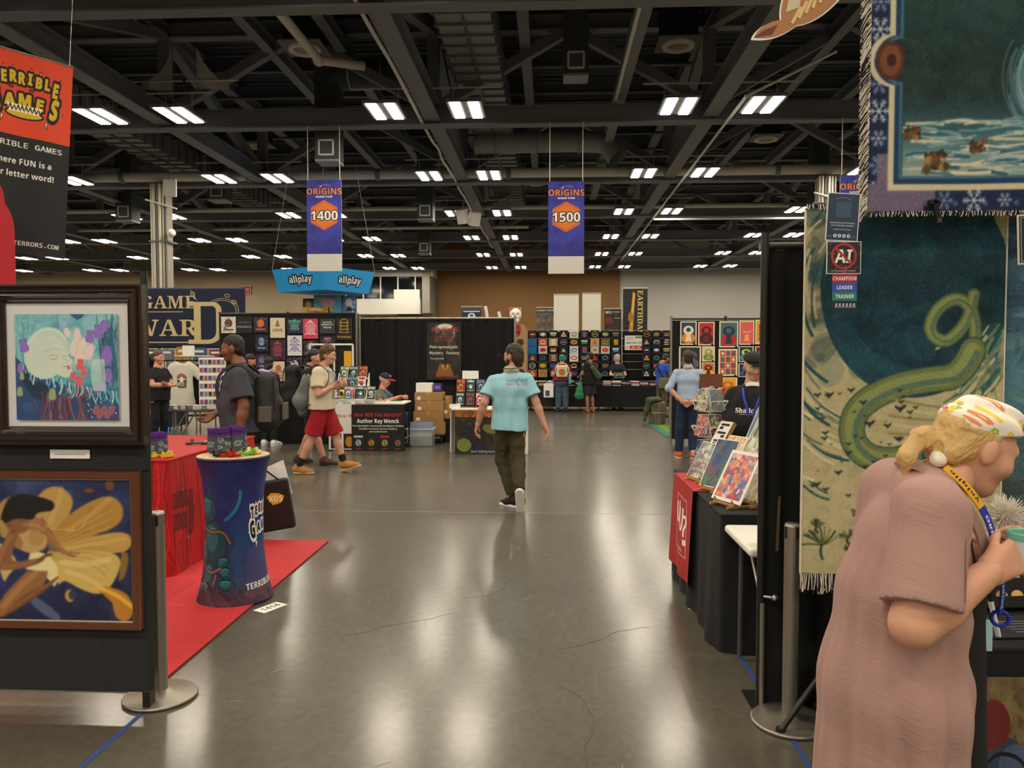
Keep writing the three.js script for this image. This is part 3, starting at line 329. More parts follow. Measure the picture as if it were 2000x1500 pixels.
// the pale head lying among lotus flowers
const artMoon = tex(820, 820, (c, w, h) => {
  c.fillStyle = lin(c, 0, 0, 0, h, [[0, '#8fd0dc'], [0.3, '#a8dde2'], [0.62, '#5fb3c6'], [0.74, '#3f6c96'], [1, '#33518a']]); c.fillRect(0, 0, w, h);
  blotches(c, w, h * 0.6, 150, ['#c7eef0', '#6cb9cf', '#3d8fb0', '#9fc3e8'], 20, 110, 3, 0.28);
  const r = rng(4); for (let i = 0; i < 90; i++) { const L = i % 2, x = L ? r() * 130 : w - r() * 130; curve(c, [[x, 560 - r() * 60], [x + (r() - 0.5) * 70, 260], [x + (r() - 0.5) * 100, r() * 120]], ['#2f6f8e', '#5fb3c0', '#27607a', '#8ad0d2'][i % 4], 3 + r() * 5); }
  poly(c, [[440, 0], [560, 0], [540, 30], [500, 45]], '#3a5f9a');
  // the dark pool below, roots and weeds
  curve(c, [[0, 330], [120, 440], [330, 530], [560, 590], [820, 640], [820, 820], [0, 820]], '#2c4d86', 0, true); curve(c, [[40, 400], [150, 500], [300, 580], [360, 640], [280, 680], [140, 660], [60, 540]], '#1a3450', 0, true);
  blotches(c, w, h, 60, ['#3f6ba5', '#5a3f78'], 20, 60, 8, 0.2); c.save(); c.beginPath(); c.rect(0, 600, w, 220); c.clip(); blotches(c, w, 1600, 160, ['#33589c', '#6b3a56', '#28406f', '#8a5660', '#4c7fb8'], 20, 80, 18, 0.3); c.restore();
  for (let i = 0; i < 34; i++) { const x = 190 + r() * 440; curve(c, [[x, 600 + r() * 60], [x + (r() - 0.5) * 140, 700], [x + (r() - 0.5) * 120, 820]], ['#6e3d4e', '#8b4f56', '#4d2f4f', '#a86a62'][i % 4], 5 + r() * 9); }
  poly(c, [[370, 560], [560, 560], [620, 640], [480, 650], [420, 620]], '#8a3f5a');
  // leaf edge
  for (let i = 0; i < 46; i++) { const t = i / 46, x = 40 + t * 780, y = 380 + 240 * Math.sin(t * 1.45) - t * 20; curve(c, [[x, y], [x + 40 * (r() - 0.2), y + 40], [x + 70 * (r() - 0.3), y + 60 + 60 * r()]], ['#57b9cc', '#8fe0e4', '#2f86a4', '#bdf0ee'][i % 4], 6 + r() * 8); }
  // the head
  c.save(); c.translate(250, 300); c.rotate(0.42); ell(c, 0, 0, 175, 205, '#cfe6dc'); ell(c, 10, 30, 150, 175, '#dcebdf'); curve(c, [[-160, 60], [-150, -120], [0, -210], [120, -150]], '#f3f7ea', 8); c.restore();
  curve(c, [[380, 220], [400, 280], [430, 330], [470, 365], [440, 385], [452, 405], [440, 420], [462, 440], [440, 460], [420, 500], [330, 470], [250, 380], [300, 240]], '#dfeadb', 0, true);
  curve(c, [[268, 330], [300, 310], [340, 322]], '#a9bdb0', 6); curve(c, [[280, 345], [310, 352], [335, 340]], '#93a89c', 5); curve(c, [[380, 330], [400, 318], [415, 330]], '#a9bdb0', 5); curve(c, [[395, 345], [430, 365], [405, 378]], '#b4c5b6', 5); curve(c, [[385, 408], [415, 398], [440, 415]], '#b79f98', 7); curve(c, [[245, 290], [310, 262], [370, 280]], '#c3d4c8', 8); for (let i = 0; i < 5; i++) curve(c, [[150 + i * 26, 430 - i * 10], [130 + i * 30, 300 - i * 12], [220 + i * 30, 170 + i * 10]], '#c3d6cc', 3);
  // flowers
  const bud = (x, y, s, k1, k2, a = 0) => { c.save(); c.translate(x, y); c.rotate(a); for (const q of [-0.45, 0.45, 0]) { c.save(); c.rotate(q); c.beginPath(); c.moveTo(0, s); c.bezierCurveTo(-s * 0.85, s * 0.5, -s * 0.45, -s * 0.5, 0, -s); c.bezierCurveTo(s * 0.45, -s * 0.5, s * 0.85, s * 0.5, 0, s); c.fillStyle = q ? k2 : k1; c.fill(); c.strokeStyle = 'rgba(255,255,255,.35)'; c.lineWidth = 2; c.stroke(); c.restore(); } c.restore(); };
  for (const [x, y, s] of [[500, 220, 70], [540, 260, 80], [470, 270, 60], [590, 290, 70], [520, 330, 70], [420, 140, 40], [500, 150, 45]]) bud(x, y, s, '#f4e4df', '#eccfd2', (x - 500) / 200);
  for (const [x, y, s, a] of [[600, 170, 55, 0.1], [670, 130, 60, 0], [720, 90, 50, 0.2], [730, 320, 80, 0.1], [740, 470, 55, 0], [70, 240, 60, -0.2], [650, 580, 35, 0], [680, 560, 40, 0.2], [40, 420, 40, 0]]) bud(x, y, s, '#9a78d8', '#7a58bb', a);
  for (const [x, y, s, a] of [[520, 390, 50, 0.1], [545, 440, 42, -0.1], [465, 480, 40, -0.2], [510, 520, 45, 0.2], [425, 410, 20, 0]]) bud(x, y, s, '#ee6a78', '#d8485c', a);
  for (const [x, y, s] of [[290, 620, 50], [50, 480, 30], [30, 600, 40]]) bud(x, y, s, '#9fb87f', '#7f9a66'); for (let i = 0; i < 12; i++) curve(c, [[620 + i * 8, 350], [600 + i * 10, 450], [620 + i * 9, 590]], '#dff0ee', 6); for (let i = 0; i < 16; i++) ell(c, 560 + r() * 240, 690 + r() * 110, 6, 6, '#cfe4f2'); for (let i = 0; i < 5; i++) bud(640 + i * 30, 740 + (i % 2) * 30, 40, '#a86470', '#7d4d66', 0.4);
  blotches(c, w, h, 60, ['#ffffff', '#bfe7f0'], 3, 20, 77, 0.2); soften(c, w, h, 2);
});
// the dancer in a golden dress
const artDancer = tex(820, 920, (c, w, h) => {
  c.fillStyle = lin(c, 0, 0, w, h, [[0, '#55608f'], [0.35, '#20295a'], [0.7, '#1c1f48'], [1, '#171530']]); c.fillRect(0, 0, w, h); blotches(c, w, h, 160, ['#2c3a78', '#10153a', '#3f4b86', '#1a1e4a'], 30, 130, 5, 0.3);
  curve(c, [[215, 740], [330, 820], [420, 920], [330, 920], [230, 820]], '#56608c', 0, true); ell(c, 455, 760, 30, 42, '#c99a3a'); ell(c, 470, 755, 22, 32, '#3a3560');
  // petals of the dress
  const gold = (pts, k) => curve(c, pts, k, 0, true);
  gold([[60, 380], [20, 220], [90, 110], [190, 120], [240, 300], [200, 420]], '#b5904e'); gold([[270, 340], [250, 150], [330, 50], [420, 40], [500, 130], [450, 260], [340, 400]], '#c49c55'); gold([[330, 400], [420, 260], [560, 150], [700, 90], [780, 160], [770, 280], [640, 350], [440, 420]], '#b98a3e'); gold([[350, 430], [560, 370], [820, 320], [820, 470], [640, 480], [430, 490]], '#c9a153'); gold([[330, 470], [540, 470], [770, 470], [730, 650], [640, 760], [520, 720], [420, 650], [390, 700], [370, 620], [310, 560]], '#d9b866'); gold([[0, 420], [60, 410], [120, 480], [160, 560], [90, 640], [70, 690], [40, 560], [0, 500]], '#d0b878'); gold([[760, 470], [815, 450], [780, 640], [740, 660]], '#8f6a2e'); gold([[230, 470], [330, 470], [400, 590], [370, 720], [340, 660], [270, 600], [200, 590]], '#f0dfa4');
  for (let i = 0; i < 26; i++) { const t = i / 26; curve(c, [[330 + t * 30, 420 + t * 120], [480 + t * 60, 330 + t * 200], [720 - t * 60, 170 + t * 500]], ['#8f6826', '#e7cd86', '#a87c34'][i % 3], 1.5 + (i % 3)); }
  c.save(); blotches(c, 820, 700, 220, ['#e4c57a', '#8a6426', '#d3ab58'], 4, 16, 9, 0.16); c.restore();
  curve(c, [[360, 330], [470, 340], [540, 300], [600, 160]], '#7c5a22', 4); curve(c, [[250, 310], [420, 330], [520, 330], [560, 260], [580, 230]], '#e4c98a', 6);
  // body
  gold([[120, 330], [200, 260], [300, 240], [340, 330], [330, 440], [300, 470], [200, 480], [140, 450]], '#a9764a'); gold([[300, 240], [350, 310], [390, 420], [460, 480], [440, 500], [350, 440], [290, 340]], '#9a6a44'); curve(c, [[440, 480], [470, 475], [510, 480]], '#a9764a', 16); curve(c, [[450, 490], [490, 500]], '#8c5b39', 12); gold([[110, 340], [40, 470], [10, 590], [90, 600], [210, 580], [300, 540], [320, 510], [250, 520], [110, 550], [130, 450], [160, 360]], '#8f5e3e'); curve(c, [[260, 545], [310, 500], [350, 490]], '#6b4029', 18); gold([[210, 600], [90, 720], [0, 880], [40, 920], [130, 860], [310, 700], [330, 600]], '#9a693f'); gold([[300, 740], [380, 660], [400, 620], [330, 680], [170, 760], [60, 900], [110, 880]], '#7d4d2d'); gold([[150, 330], [210, 310], [260, 360], [330, 350], [330, 440], [250, 490], [170, 470], [190, 420]], '#c8a068'); ell(c, 265, 385, 46, 50, '#bb8f5a');
  gold([[80, 290], [150, 240], [220, 260], [230, 330], [170, 360], [130, 350], [110, 340]], '#8e5d3c'); curve(c, [[100, 300], [130, 305]], '#4a2a1c', 4); curve(c, [[120, 345], [150, 335]], '#5e3020', 5);
  gold([[60, 260], [90, 130], [180, 90], [270, 110], [350, 130], [370, 170], [330, 210], [270, 215], [250, 270], [150, 250], [90, 290]], '#120d10'); ell(c, 335, 170, 42, 38, '#160f12');
  curve(c, [[590, 690], [700, 690], [820, 760], [820, 920], [720, 920], [700, 800]], '#c4832a', 0, true); curve(c, [[610, 700], [720, 740], [820, 830]], '#f0bd4a', 26); blotches(c, w, h, 26, ['#e09a3a'], 4, 12, 31, 0.25); ell(c, 700, 30, 26, 40, '#7a4a2a'); ell(c, 580, 70, 30, 14, '#7a4a2a'); for (const [p, k, l] of [[[[30, 590], [60, 480], [120, 370]], '#c08a5c', 16], [[[60, 575], [180, 560], [270, 535]], '#b57f54', 12], [[[310, 290], [350, 380], [430, 470]], '#c08a5c', 12], [[[60, 840], [150, 720], [260, 610]], '#c9935c', 34], [[[110, 850], [250, 740], [340, 680]], '#a8703f', 16], [[[200, 300], [260, 290], [310, 330]], '#c9965f', 22], [[[100, 130], [180, 105], [260, 125]], '#3a2c30', 10], [[[420, 60], [400, 160], [340, 300]], '#d8b56c', 30], [[[700, 120], [600, 220], [450, 330]], '#d8ac58', 30], [[[780, 380], [620, 410], [440, 450]], '#e0bd70', 26], [[[680, 520], [560, 560], [420, 540]], '#f0d894', 40], [[[640, 700], [560, 640], [440, 600]], '#efd488', 30]]) { c.globalAlpha = 0.55; curve(c, p, k, l); c.globalAlpha = 1; } soften(c, w, h, 6); soften(c, w, h, 3);
});
// tapestries: plain stand-ins in the colours of the woven designs
const artSerpentine = tex(760, 1400, (c, w, h) => {
  c.fillStyle = '#c3b48a'; c.fillRect(0, 0, w, h); blotches(c, w, h, 700, ['#d8cba4', '#b3a878', '#a9a06e', '#cfc39c', '#9aa07a'], 8, 50, 21, 0.35);
  ell(c, 420, 300, 360, 420, '#17414f'); ell(c, 440, 260, 300, 350, '#10303f'); c.fillStyle = '#15394a'; c.fillRect(150, 0, 560, 90); blotches(c, w, 640, 160, ['#1d5262', '#0d2836', '#22606c', '#122f40'], 20, 90, 22, 0.28);
  const r = rng(23);
  for (let i = 0; i < 120; i++) { const a = 2.05 + r() * 2.3, q = 370 + r() * 300, x = 420 + q * Math.cos(a), y = 330 + q * Math.sin(a) * 1.15 + 120, l = 60 + r() * 130, b = a + 1.0 + r() * 0.4; curve(c, [[x, y], [x + l * 0.5 * Math.cos(b) + 8, y + l * 0.5 * Math.sin(b)], [x + l * Math.cos(b + 0.3), y + l * Math.sin(b + 0.3)]], ['#d9cda6', '#2f5a58', '#8a9468', '#e6dcb8', '#4b6b58', '#1d4852'][i % 6], 3 + r() * 9); }
  for (let i = 0; i < 70; i++) { const t = r(), x = 620 + r() * 140, y = 420 + t * 480; curve(c, [[x, y], [x - 30, y + 50], [x - 120 * r(), y + 90]], ['#d2c69e', '#33605c', '#88905f'][i % 3], 3 + r() * 7); }
  // looping bands of green cloth pattern
  const bandc = (pts, wd) => { curve(c, pts, '#2b4a48', wd + 10); curve(c, pts, '#6f7d48', wd); curve(c, pts, '#8d9a5c', wd * 0.62); curve(c, pts.map(([x, y]) => [x + wd * 0.16, y + wd * 0.1]), '#5d7560', wd * 0.25); };
  bandc([[640, 560], [660, 430], [590, 330], [500, 380], [470, 470], [540, 520], [620, 430], [640, 330]], 44); bandc([[640, 540], [600, 640], [480, 650], [330, 680], [200, 760], [180, 880], [260, 960], [400, 960], [520, 880], [600, 800], [680, 800], [720, 880]], 92); blotches(c, w, h, 900, ['#2d5a60', '#a9b070', '#41604a', '#d9cfa4'], 1, 5, 24, 0.25);
  curve(c, [[500, 900], [470, 1060], [460, 1130]], '#1c5060', 60); curve(c, [[505, 900], [480, 1060]], '#3a6f6c', 16); for (let i = 0; i < 6; i++) curve(c, [[330, 720 + i * 34], [430, 745 + i * 30], [560, 760 + i * 22]], i % 2 ? '#d2c69c' : '#8e8a5e', 8);
  // birds and leaf sprays
  for (let i = 0; i < 60; i++) { const x = 30 + r() * 420, y = 690 + r() * 420, s = 3 + r() * 9 * (i % 9 === 0 ? 2.2 : 1); curve(c, [[x - s, y - s * 0.6], [x, y + s * 0.2], [x + s, y - s * 0.8]], '#1b2a28', s * 0.55); ell(c, x, y, s * 0.3, s * 0.7, '#1b2a28'); }
  for (const [x, y, s] of [[80, 1290, 60], [240, 1180, 44], [180, 1260, 26], [200, 1320, 36], [60, 1220, 24]]) { for (let i = 0; i < 14; i++) { const a = -PI * (0.1 + 0.85 * r()); curve(c, [[x, y], [x + s * 0.6 * Math.cos(a), y + s * 0.5 * Math.sin(a)], [x + s * (0.8 + r() * 0.6) * Math.cos(a - 0.2), y + s * 1.2 * Math.sin(a - 0.2)]], ['#3f4d2a', '#6c7340', '#28341f'][i % 3], 4 + r() * 4); } curve(c, [[x, y], [x - 6, y + s * 0.4], [x + 4, y + s * 0.9]], '#22301f', 8); }
  soften(c, w, h, 3); weave(c, w, h, 60000, 0.2, 25);
});
const artStorm = tex(1400, 1000, (c, w, h) => { // bottom of the frame is the bottom edge of the tapestry
  c.fillStyle = '#16244a'; c.fillRect(0, 0, w, h); blotches(c, w, h, 200, ['#1d2f5c', '#101a38', '#27406c'], 10, 60, 31, 0.3);
  const r = rng(32), flake = (x, y, s, k) => { for (let i = 0; i < 6; i++) { const a = i * PI / 3; curve(c, [[x, y], [x + s * Math.cos(a), y + s * Math.sin(a)]], k, s * 0.1); for (const q of [0.45, 0.72]) for (const d of [0.9, -0.9]) curve(c, [[x + s * q * Math.cos(a), y + s * q * Math.sin(a)], [x + s * q * Math.cos(a) + s * 0.28 * Math.cos(a + d), y + s * q * Math.sin(a) + s * 0.28 * Math.sin(a + d)]], k, s * 0.09); } };
  for (let i = 0; i < 9; i++) { flake(45, 60 + i * 108, 34 + (i % 3) * 8, ['#c9cfdc', '#8fa0c4', '#d8dce2'][i % 3]); flake(210 + i * 130, 958, 30 + (i % 3) * 9, ['#c9cfdc', '#8fa0c4', '#d8dce2'][i % 3]); flake(130 + i * 130, 970, 12, '#9fb0cc'); }
  // cream stepped border
  const st = (k, lw, o) => { c.strokeStyle = k; c.lineWidth = lw; c.lineJoin = 'miter'; c.beginPath(); c.moveTo(100 + o, -20); c.lineTo(100 + o, 300); c.arc(100 + o, 400, 92, -PI / 2, PI / 2, true); c.lineTo(100 + o, 740); c.lineTo(100 + o, 905 - o); c.lineTo(w + 20, 905 - o); c.stroke(); };
  poly(c, [[40, 770], [100, 770], [100, 905], [300, 905], [300, 960], [250, 960], [250, 1000], [0, 1000], [0, 890], [40, 890]], '#6e6480'); blotches(c, 300, 0, 1, ['#000'], 1, 2, 1, 0); for (let i = 0; i < 400; i++) { c.globalAlpha = 0.5; c.fillStyle = r() > 0.5 ? '#a79cb0' : '#8c5d70'; const t = r(); t > 0.5 ? c.fillRect(40 + r() * 60, 770 + r() * 130, 4, 4) : c.fillRect(10 + r() * 280, 910 + r() * 80, 4, 4); } c.globalAlpha = 1;
  c.fillStyle = '#16323f'; c.fillRect(100, -5, w, 910); st('#d9cfae', 26, 0); st('#1c3a70', 14, 24); st('#3f6f86', 14, 40); ell(c, 92, 400, 62, 78, '#5a2f24'); ell(c, 92, 400, 46, 60, '#7d4a32'); ell(c, 96, 400, 20, 26, '#3a2018'); ell(c, 1180, 910, 72, 62, '#d9cfae'); ell(c, 1180, 912, 58, 50, '#5a2f24'); ell(c, 1180, 915, 34, 30, '#22202a');
  c.save(); c.beginPath(); c.rect(150, 0, w, 860); c.clip();
  c.fillStyle = lin(c, 0, 0, 0, 860, [[0, '#2c5a5e'], [0.3, '#1d3a3c'], [0.62, '#1a2a2c'], [0.8, '#3c6a76'], [1, '#9fb0a4']]); c.fillRect(150, 0, w, 860); blotches(c, w, 560, 260, ['#1c2a2a', '#122022', '#2a4a48', '#31564e'], 20, 100, 33, 0.3);
  for (let i = 0; i < 240; i++) { const y = 640 + r() * 220, x = 120 + r() * w; curve(c, [[x, y], [x + 70, y - 16 + r() * 30], [x + 120 + r() * 90, y + (r() - 0.5) * 30]], ['#7fa3b0', '#c9cdb4', '#4a7a8c', '#e6dcc0', '#2f5a70', '#a7bfc0'][i % 6], 4 + r() * 9); }
  for (let i = 0; i < 60; i++) { const q = 170 + r() * 120 * (0.3 + r()), a0 = 1.9 + r() * 0.9; c.beginPath(); c.ellipse(850 + r() * 30, 470 + r() * 30, q, q * 0.95, 0.2, a0 - 1.7 + r(), a0 + 0.5 + r() * 0.9); c.strokeStyle = ['#6f9fb8', '#8fb8c4', '#33667e', '#a9c4c8', '#27505f'][i % 5]; c.lineWidth = 3 + r() * 11; c.globalAlpha = 0.4; c.stroke(); } c.globalAlpha = 1; blotches(c, 0, 0, 0, [], 0, 0, 0);
  for (const [x, y, s] of [[300, 800, 62], [190, 690, 40], [480, 745, 34]]) for (let i = 0; i < 46; i++) ell(c, x + (r() - 0.5) * s * 1.7, y + (r() - 0.5) * s * 1.2, 4 + r() * s * 0.3, 3 + r() * s * 0.2, ['#4a3a26', '#6d5030', '#3a2a1c', '#7d4a30', '#2a3420', '#5a4a2c', '#a08050'][i % 7], r() * 3);
  for (let i = 0; i < 130; i++) curve(c, [[160 + r() * 400, 380 + r() * 330], [180 + r() * 400, 400 + r() * 330]], i % 2 ? '#3f7a7e' : '#5a938e', 0.1); c.restore(); soften(c, w, h, 4); weave(c, w, h, 70000, 0.18, 34);
});
const artBlueWeave = tex(256, 900, (c, w, h) => { c.fillStyle = lin(c, 0, 0, 0, h, [[0, '#3a4f72'], [0.5, '#4f7f90'], [0.8, '#3a4640'], [1, '#1c2420']]); c.fillRect(0, 0, w, h); blotches(c, w, h, 300, ['#6f9aa8', '#2d4668', '#8fb4b8', '#26384c', '#5c7a70'], 4, 30, 41, 0.35); weave(c, w, h, 16000, 0.15, 42); });
const artRug = tex(512, 512, (c, w, h) => { c.fillStyle = '#7d6a44'; c.fillRect(0, 0, w, h); blotches(c, w, h, 500, ['#94825a', '#5d4a30', '#a08c5c', '#6b2f28', '#3a3328'], 6, 40, 51, 0.4); ell(c, 190, 300, 150, 140, '#3a4a66'); ell(c, 250, 240, 80, 60, '#55688a'); ell(c, 120, 380, 70, 90, '#272a3e'); ell(c, 130, 130, 90, 70, '#7a2a2a'); curve(c, [[60, 260], [150, 200], [300, 220], [360, 330]], '#1d1a22', 12); weave(c, w, h, 16000, 0.15, 52); });
// the monster-mouth lettering of the games booth
function terrible(c, x, y, s, k, edge, teeth = true) {
  c.save(); c.translate(x, y); c.scale(s, s); c.lineJoin = 'round';
  const L1 = [...'TERRIBLE'], L2 = [...'GAMES'];
  const letters = (fn) => { L1.forEach((ch, i) => { const t = i / 7 - 0.5; c.save(); c.translate(t * 260, -52 - 26 * (0.25 - t * t) * 2 + (i % 2) * 5 - (i === 0 || i === 7 ? 0 : 8)); c.rotate(t * 0.22); c.scale(0.78, i === 0 || i === 7 ? 1.5 : 1.15); fn(ch, 62); c.restore(); }); L2.forEach((ch, i) => { const t = i / 4 - 0.5; c.save(); c.translate(t * 255, 32 + Math.abs(t) * 34); c.rotate(t * 0.3); c.scale(1, i === 0 || i === 4 ? 2.0 : 1.1); fn(ch, 66); c.restore(); }); };
  c.textAlign = 'center'; c.textBaseline = 'middle'; const font = (n) => { c.font = 'bold ' + n + 'px sans-serif'; };
  const horn = (px, py, a, k2) => { c.save(); c.translate(px, py); c.rotate(a); poly(c, [[-9, 10], [0, -24], [9, 10]], edge); poly(c, [[-5, 8], [0, -15], [5, 8]], k2); c.restore(); };
  for (const [px, py, a] of [[-95, -98, -0.2], [-55, -106, -0.1], [20, -108, 0.05], [62, -104, 0.1], [142, -90, 0.6], [-145, -90, -0.6], [-95, 128, 3.3], [95, 128, 3.0], [150, 60, 1.4], [-150, 60, -1.4]]) horn(px, py, a, '#f1ede0');
  letters((ch, n) => { font(n); c.lineWidth = 26; c.strokeStyle = edge; c.strokeText(ch, 0, 0); }); if (teeth) { ell(c, 0, 62, 88, 34, edge); ell(c, 0, 98, 80, 22, k, 0, edge, 8); }
  letters((ch, n) => { font(n); c.fillStyle = k; c.strokeStyle = k; c.lineWidth = 5; c.strokeText(ch, 0, 0); c.fillText(ch, 0, 0); });
  if (teeth) { for (let i = 0; i < 9; i++) poly(c, [[-76 + i * 17, 56], [-62 + i * 17, 56], [-69 + i * 17, 80]], '#f1ede0'); for (let i = 0; i < 8; i++) poly(c, [[-68 + i * 17, 92], [-54 + i * 17, 92], [-61 + i * 17, 68]], '#f1ede0'); ell(c, -62, -22, 11, 7, '#a22', 0.3, edge, 4); ell(c, 28, -22, 11, 7, '#a22', -0.3, edge, 4); }
  c.restore();
}
const artFlag = tex(512, 1182, (c, w, h) => {
  c.fillStyle = '#15181b'; c.fillRect(0, 0, w, h); c.fillStyle = '#e0451f'; c.fillRect(0, 0, w, 490); terrible(c, 256, 235, 1.25, '#d8b51e', '#17120c');
  text(c, 'TERRIBLE GAMES', 256, 540, 42, '#e9e6df', { face: 'monospace', sx: 1.22 }); text(c, 'Where FUN is a', 250, 640, 48, '#efece6', { sx: 0.94 }); text(c, 'four letter word!', 250, 715, 48, '#efece6', { sx: 0.94 });
  curve(c, [[-10, 780], [120, 760], [180, 850], [190, 1182], [-10, 1182]], '#b51f2a', 0, true); curve(c, [[-10, 800], [70, 790], [100, 900], [60, 1080], [-10, 1182]], '#3d2552', 0, true); const r = rng(3); for (let i = 0; i < 30; i++) ell(c, r() * 80, 820 + r() * 240, 2, 2, '#e8dff0'); for (let i = 0; i < 9; i++) curve(c, [[150 - i * 4, 830 + i * 34], [110, 900 + i * 30], [90, 960 + i * 24]], '#4a1014', 3);
  text(c, 'NTERRORS.COM', 340, 1120, 34, '#e9e6df', { face: 'monospace', sx: 1.1 });
});
const artCounter = tex(1600, 980, (c, w, h) => {
  c.fillStyle = lin(c, 0, 0, 0, h, [[0, '#161d5a'], [0.35, '#1a2a78'], [0.6, '#1a4a80'], [0.85, '#2a3f70'], [1, '#43243a']]); c.fillRect(0, 0, w, h); blotches(c, w, h, 160, ['#1c3a86', '#141a4c', '#235f8e', '#46407c'], 40, 150, 61, 0.22);
  poly(c, [[900, 620], [1300, 500], [1300, 900], [880, 900]], 'rgba(92,66,120,.55)'); blotches(c, w, h, 1, ['#000'], 1, 1, 1, 0);
  // plates and rivets in teal, no figure
  const r = rng(62); for (const [x, y, a, b, t] of [[540, 330, 100, 90, 0.2], [600, 560, 130, 150, 0], [470, 640, 70, 120, -0.3], [720, 760, 60, 40, 0.4], [730, 840, 66, 36, 0.1], [560, 800, 70, 110, 0.2], [420, 480, 50, 90, 0.4], [700, 690, 60, 36, -0.4], [520, 880, 110, 50, 0]]) { ell(c, x, y, a, b, '#15505e', t, '#0c2030', 7); ell(c, x - a * 0.2, y - b * 0.2, a * 0.6, b * 0.6, '#1f7480', t); curve(c, [[x - a * 0.5, y - b * 0.5], [x, y - b * 0.75], [x + a * 0.5, y - b * 0.45]], '#4fc0c4', 5); }
  for (const pts of [[[430, 450], [560, 500], [700, 470], [760, 560]], [[470, 720], [560, 780], [680, 730]], [[500, 820], [600, 900], [640, 780]]]) { curve(c, pts, '#0c2030', 30); curve(c, pts, '#8a6a52', 20); }
  curve(c, [[720, 400], [800, 360], [850, 260], [850, 210]], '#1f7f96', 26); curve(c, [[560, 260], [570, 210], [590, 180]], '#15505e', 20);
  for (let i = 0; i < 120; i++) { const x = r() * w, y = 880 + r() * 100; ell(c, x, y, 30 + r() * 40, 10 + r() * 20, ['#4a2c3c', '#3a2030', '#5d3a48'][i % 3], r()); }
  terrible(c, 1120, 430, 1.2, '#10100f', '#f1f0ec', false); text(c, 'TERRIBLEGAMES.COM', 1180, 855, 58, '#f1f0ec', { rot: -0.04 });
});
const artRedCloth = tex(1024, 512, (c, w, h) => { c.fillStyle = '#b80f16'; c.fillRect(0, 0, w, h); blotches(c, w, h, 60, ['#c9151c', '#9c0a12'], 30, 90, 71, 0.4); const r = rng(72); for (let i = 0; i < 26; i++) { const x = r() * w; curve(c, [[x, 0], [x + 60 * (r() - 0.5), 160], [x + 90 * (r() - 0.5), 330], [x + 60 * (r() - 0.5), 512]], ['#6a0a12', '#8f0d16', '#d8222a'][i % 3], 3 + r() * 9); } for (let i = 0; i < 60; i++) { const x = r() * w, y = r() * h; curve(c, [[x, y], [x + 30 * (r() - 0.5), y - 40], [x + 50 * (r() - 0.5), y - 80]], '#7a0c14', 3); ell(c, r() * w, r() * h, 14 + r() * 26, 24 + r() * 40, null, r(), '#8a0d16', 3); } c.globalAlpha = 0.75; terrible(c, 300, 250, 0.95, '#7d0d14', '#4a060b', false); terrible(c, 800, 250, 0.95, '#7d0d14', '#4a060b', false); c.globalAlpha = 1; });
const aisleArt = (n) => tex(340, 900, (c, w, h) => {
  c.fillStyle = '#d8d6d0'; c.fillRect(0, 0, w, h); c.fillStyle = lin(c, 0, 0, 0, 730, [[0, '#2b2a86'], [0.5, '#3a3fb0'], [1, '#2a2c8c']]); c.fillRect(0, 0, w, 730); blotches(c, w, 730, 60, ['#3f56c4', '#232070', '#4a3aa0'], 30, 90, 81, 0.25); c.fillStyle = '#d8d6d0'; c.fillRect(0, 730, w, 170);
  text(c, 'ORiGiNS', w / 2, 112, 84, '#e8823c', { stroke: '#241d5c', lw: 12, sx: 1.03 }); text(c, 'GAME FAIR', w / 2, 164, 26, '#f3efe8', { sx: 1.2 }); curve(c, [[110, 70], [150, 40], [240, 56]], '#8f9ae0', 4); ell(c, 140, 62, 10, 10, '#e8823c');
  poly(c, Array.from({ length: 6 }, (_, i) => [w / 2 + 150 * Math.sin(i * PI / 3), 345 + 150 * Math.cos(i * PI / 3)]), '#d96a1e'); poly(c, Array.from({ length: 6 }, (_, i) => [w / 2 + 120 * Math.sin(i * PI / 3), 345 + 120 * Math.cos(i * PI / 3)]), '#e07a26'); text(c, n, w / 2, 350, 124, '#f6f3ec', { stroke: '#2a1d3c', lw: 18 });
});
const artAllplay = tex(640, 256, (c, w, h) => { c.fillStyle = '#1d9be6'; c.fillRect(0, 0, w, h); text(c, 'allplay', w / 2, h / 2, 110, '#f6f4ee', { stroke: '#0f2340', lw: 34, sx: 0.85 }); });
const artSteward = tex(1400, 620, (c, w, h) => {
  c.fillStyle = '#151d3c'; c.fillRect(0, 0, w, h); const g = '#d8c391'; text(c, 'THE GAME', 620, 140, 190, g, { face: 'serif', stroke: '#0a0d1c', lw: 20, sx: 0.78 }); text(c, 'STEWAR', 560, 420, 250, g, { face: 'serif', stroke: '#0a0d1c', lw: 20, sx: 0.86 }); c.fillStyle = g; c.fillRect(60, 240, 860, 8); c.fillRect(60, 570, 900, 12);
  c.strokeStyle = g; c.lineWidth = 46; c.lineJoin = 'round'; c.beginPath(); c.moveTo(960, 160); c.lineTo(1040, 160); c.lineTo(1160, 160); c.quadraticCurveTo(1210, 170, 1210, 240); c.lineTo(1210, 460); c.quadraticCurveTo(1205, 560, 1120, 570); c.lineTo(960, 570); c.stroke(); c.lineWidth = 56; c.beginPath(); c.moveTo(1035, 160); c.lineTo(1035, 570); c.stroke();
  for (const [x, y, q] of [[1300, 170, 110], [1300, 170, 130]]) { c.lineWidth = 5; c.beginPath(); c.arc(x - 60, y + 60, q, -2.6, 0.9); c.stroke(); } ell(c, 1280, 70, 20, 16, null, 0.5, g, 6); ell(c, 1335, 140, 20, 16, null, 0.9, g, 6); ell(c, 1000, 50, 16, 22, null, 0, g, 6); curve(c, [[980, 10], [1010, 60], [1030, 120]], g, 5);
});
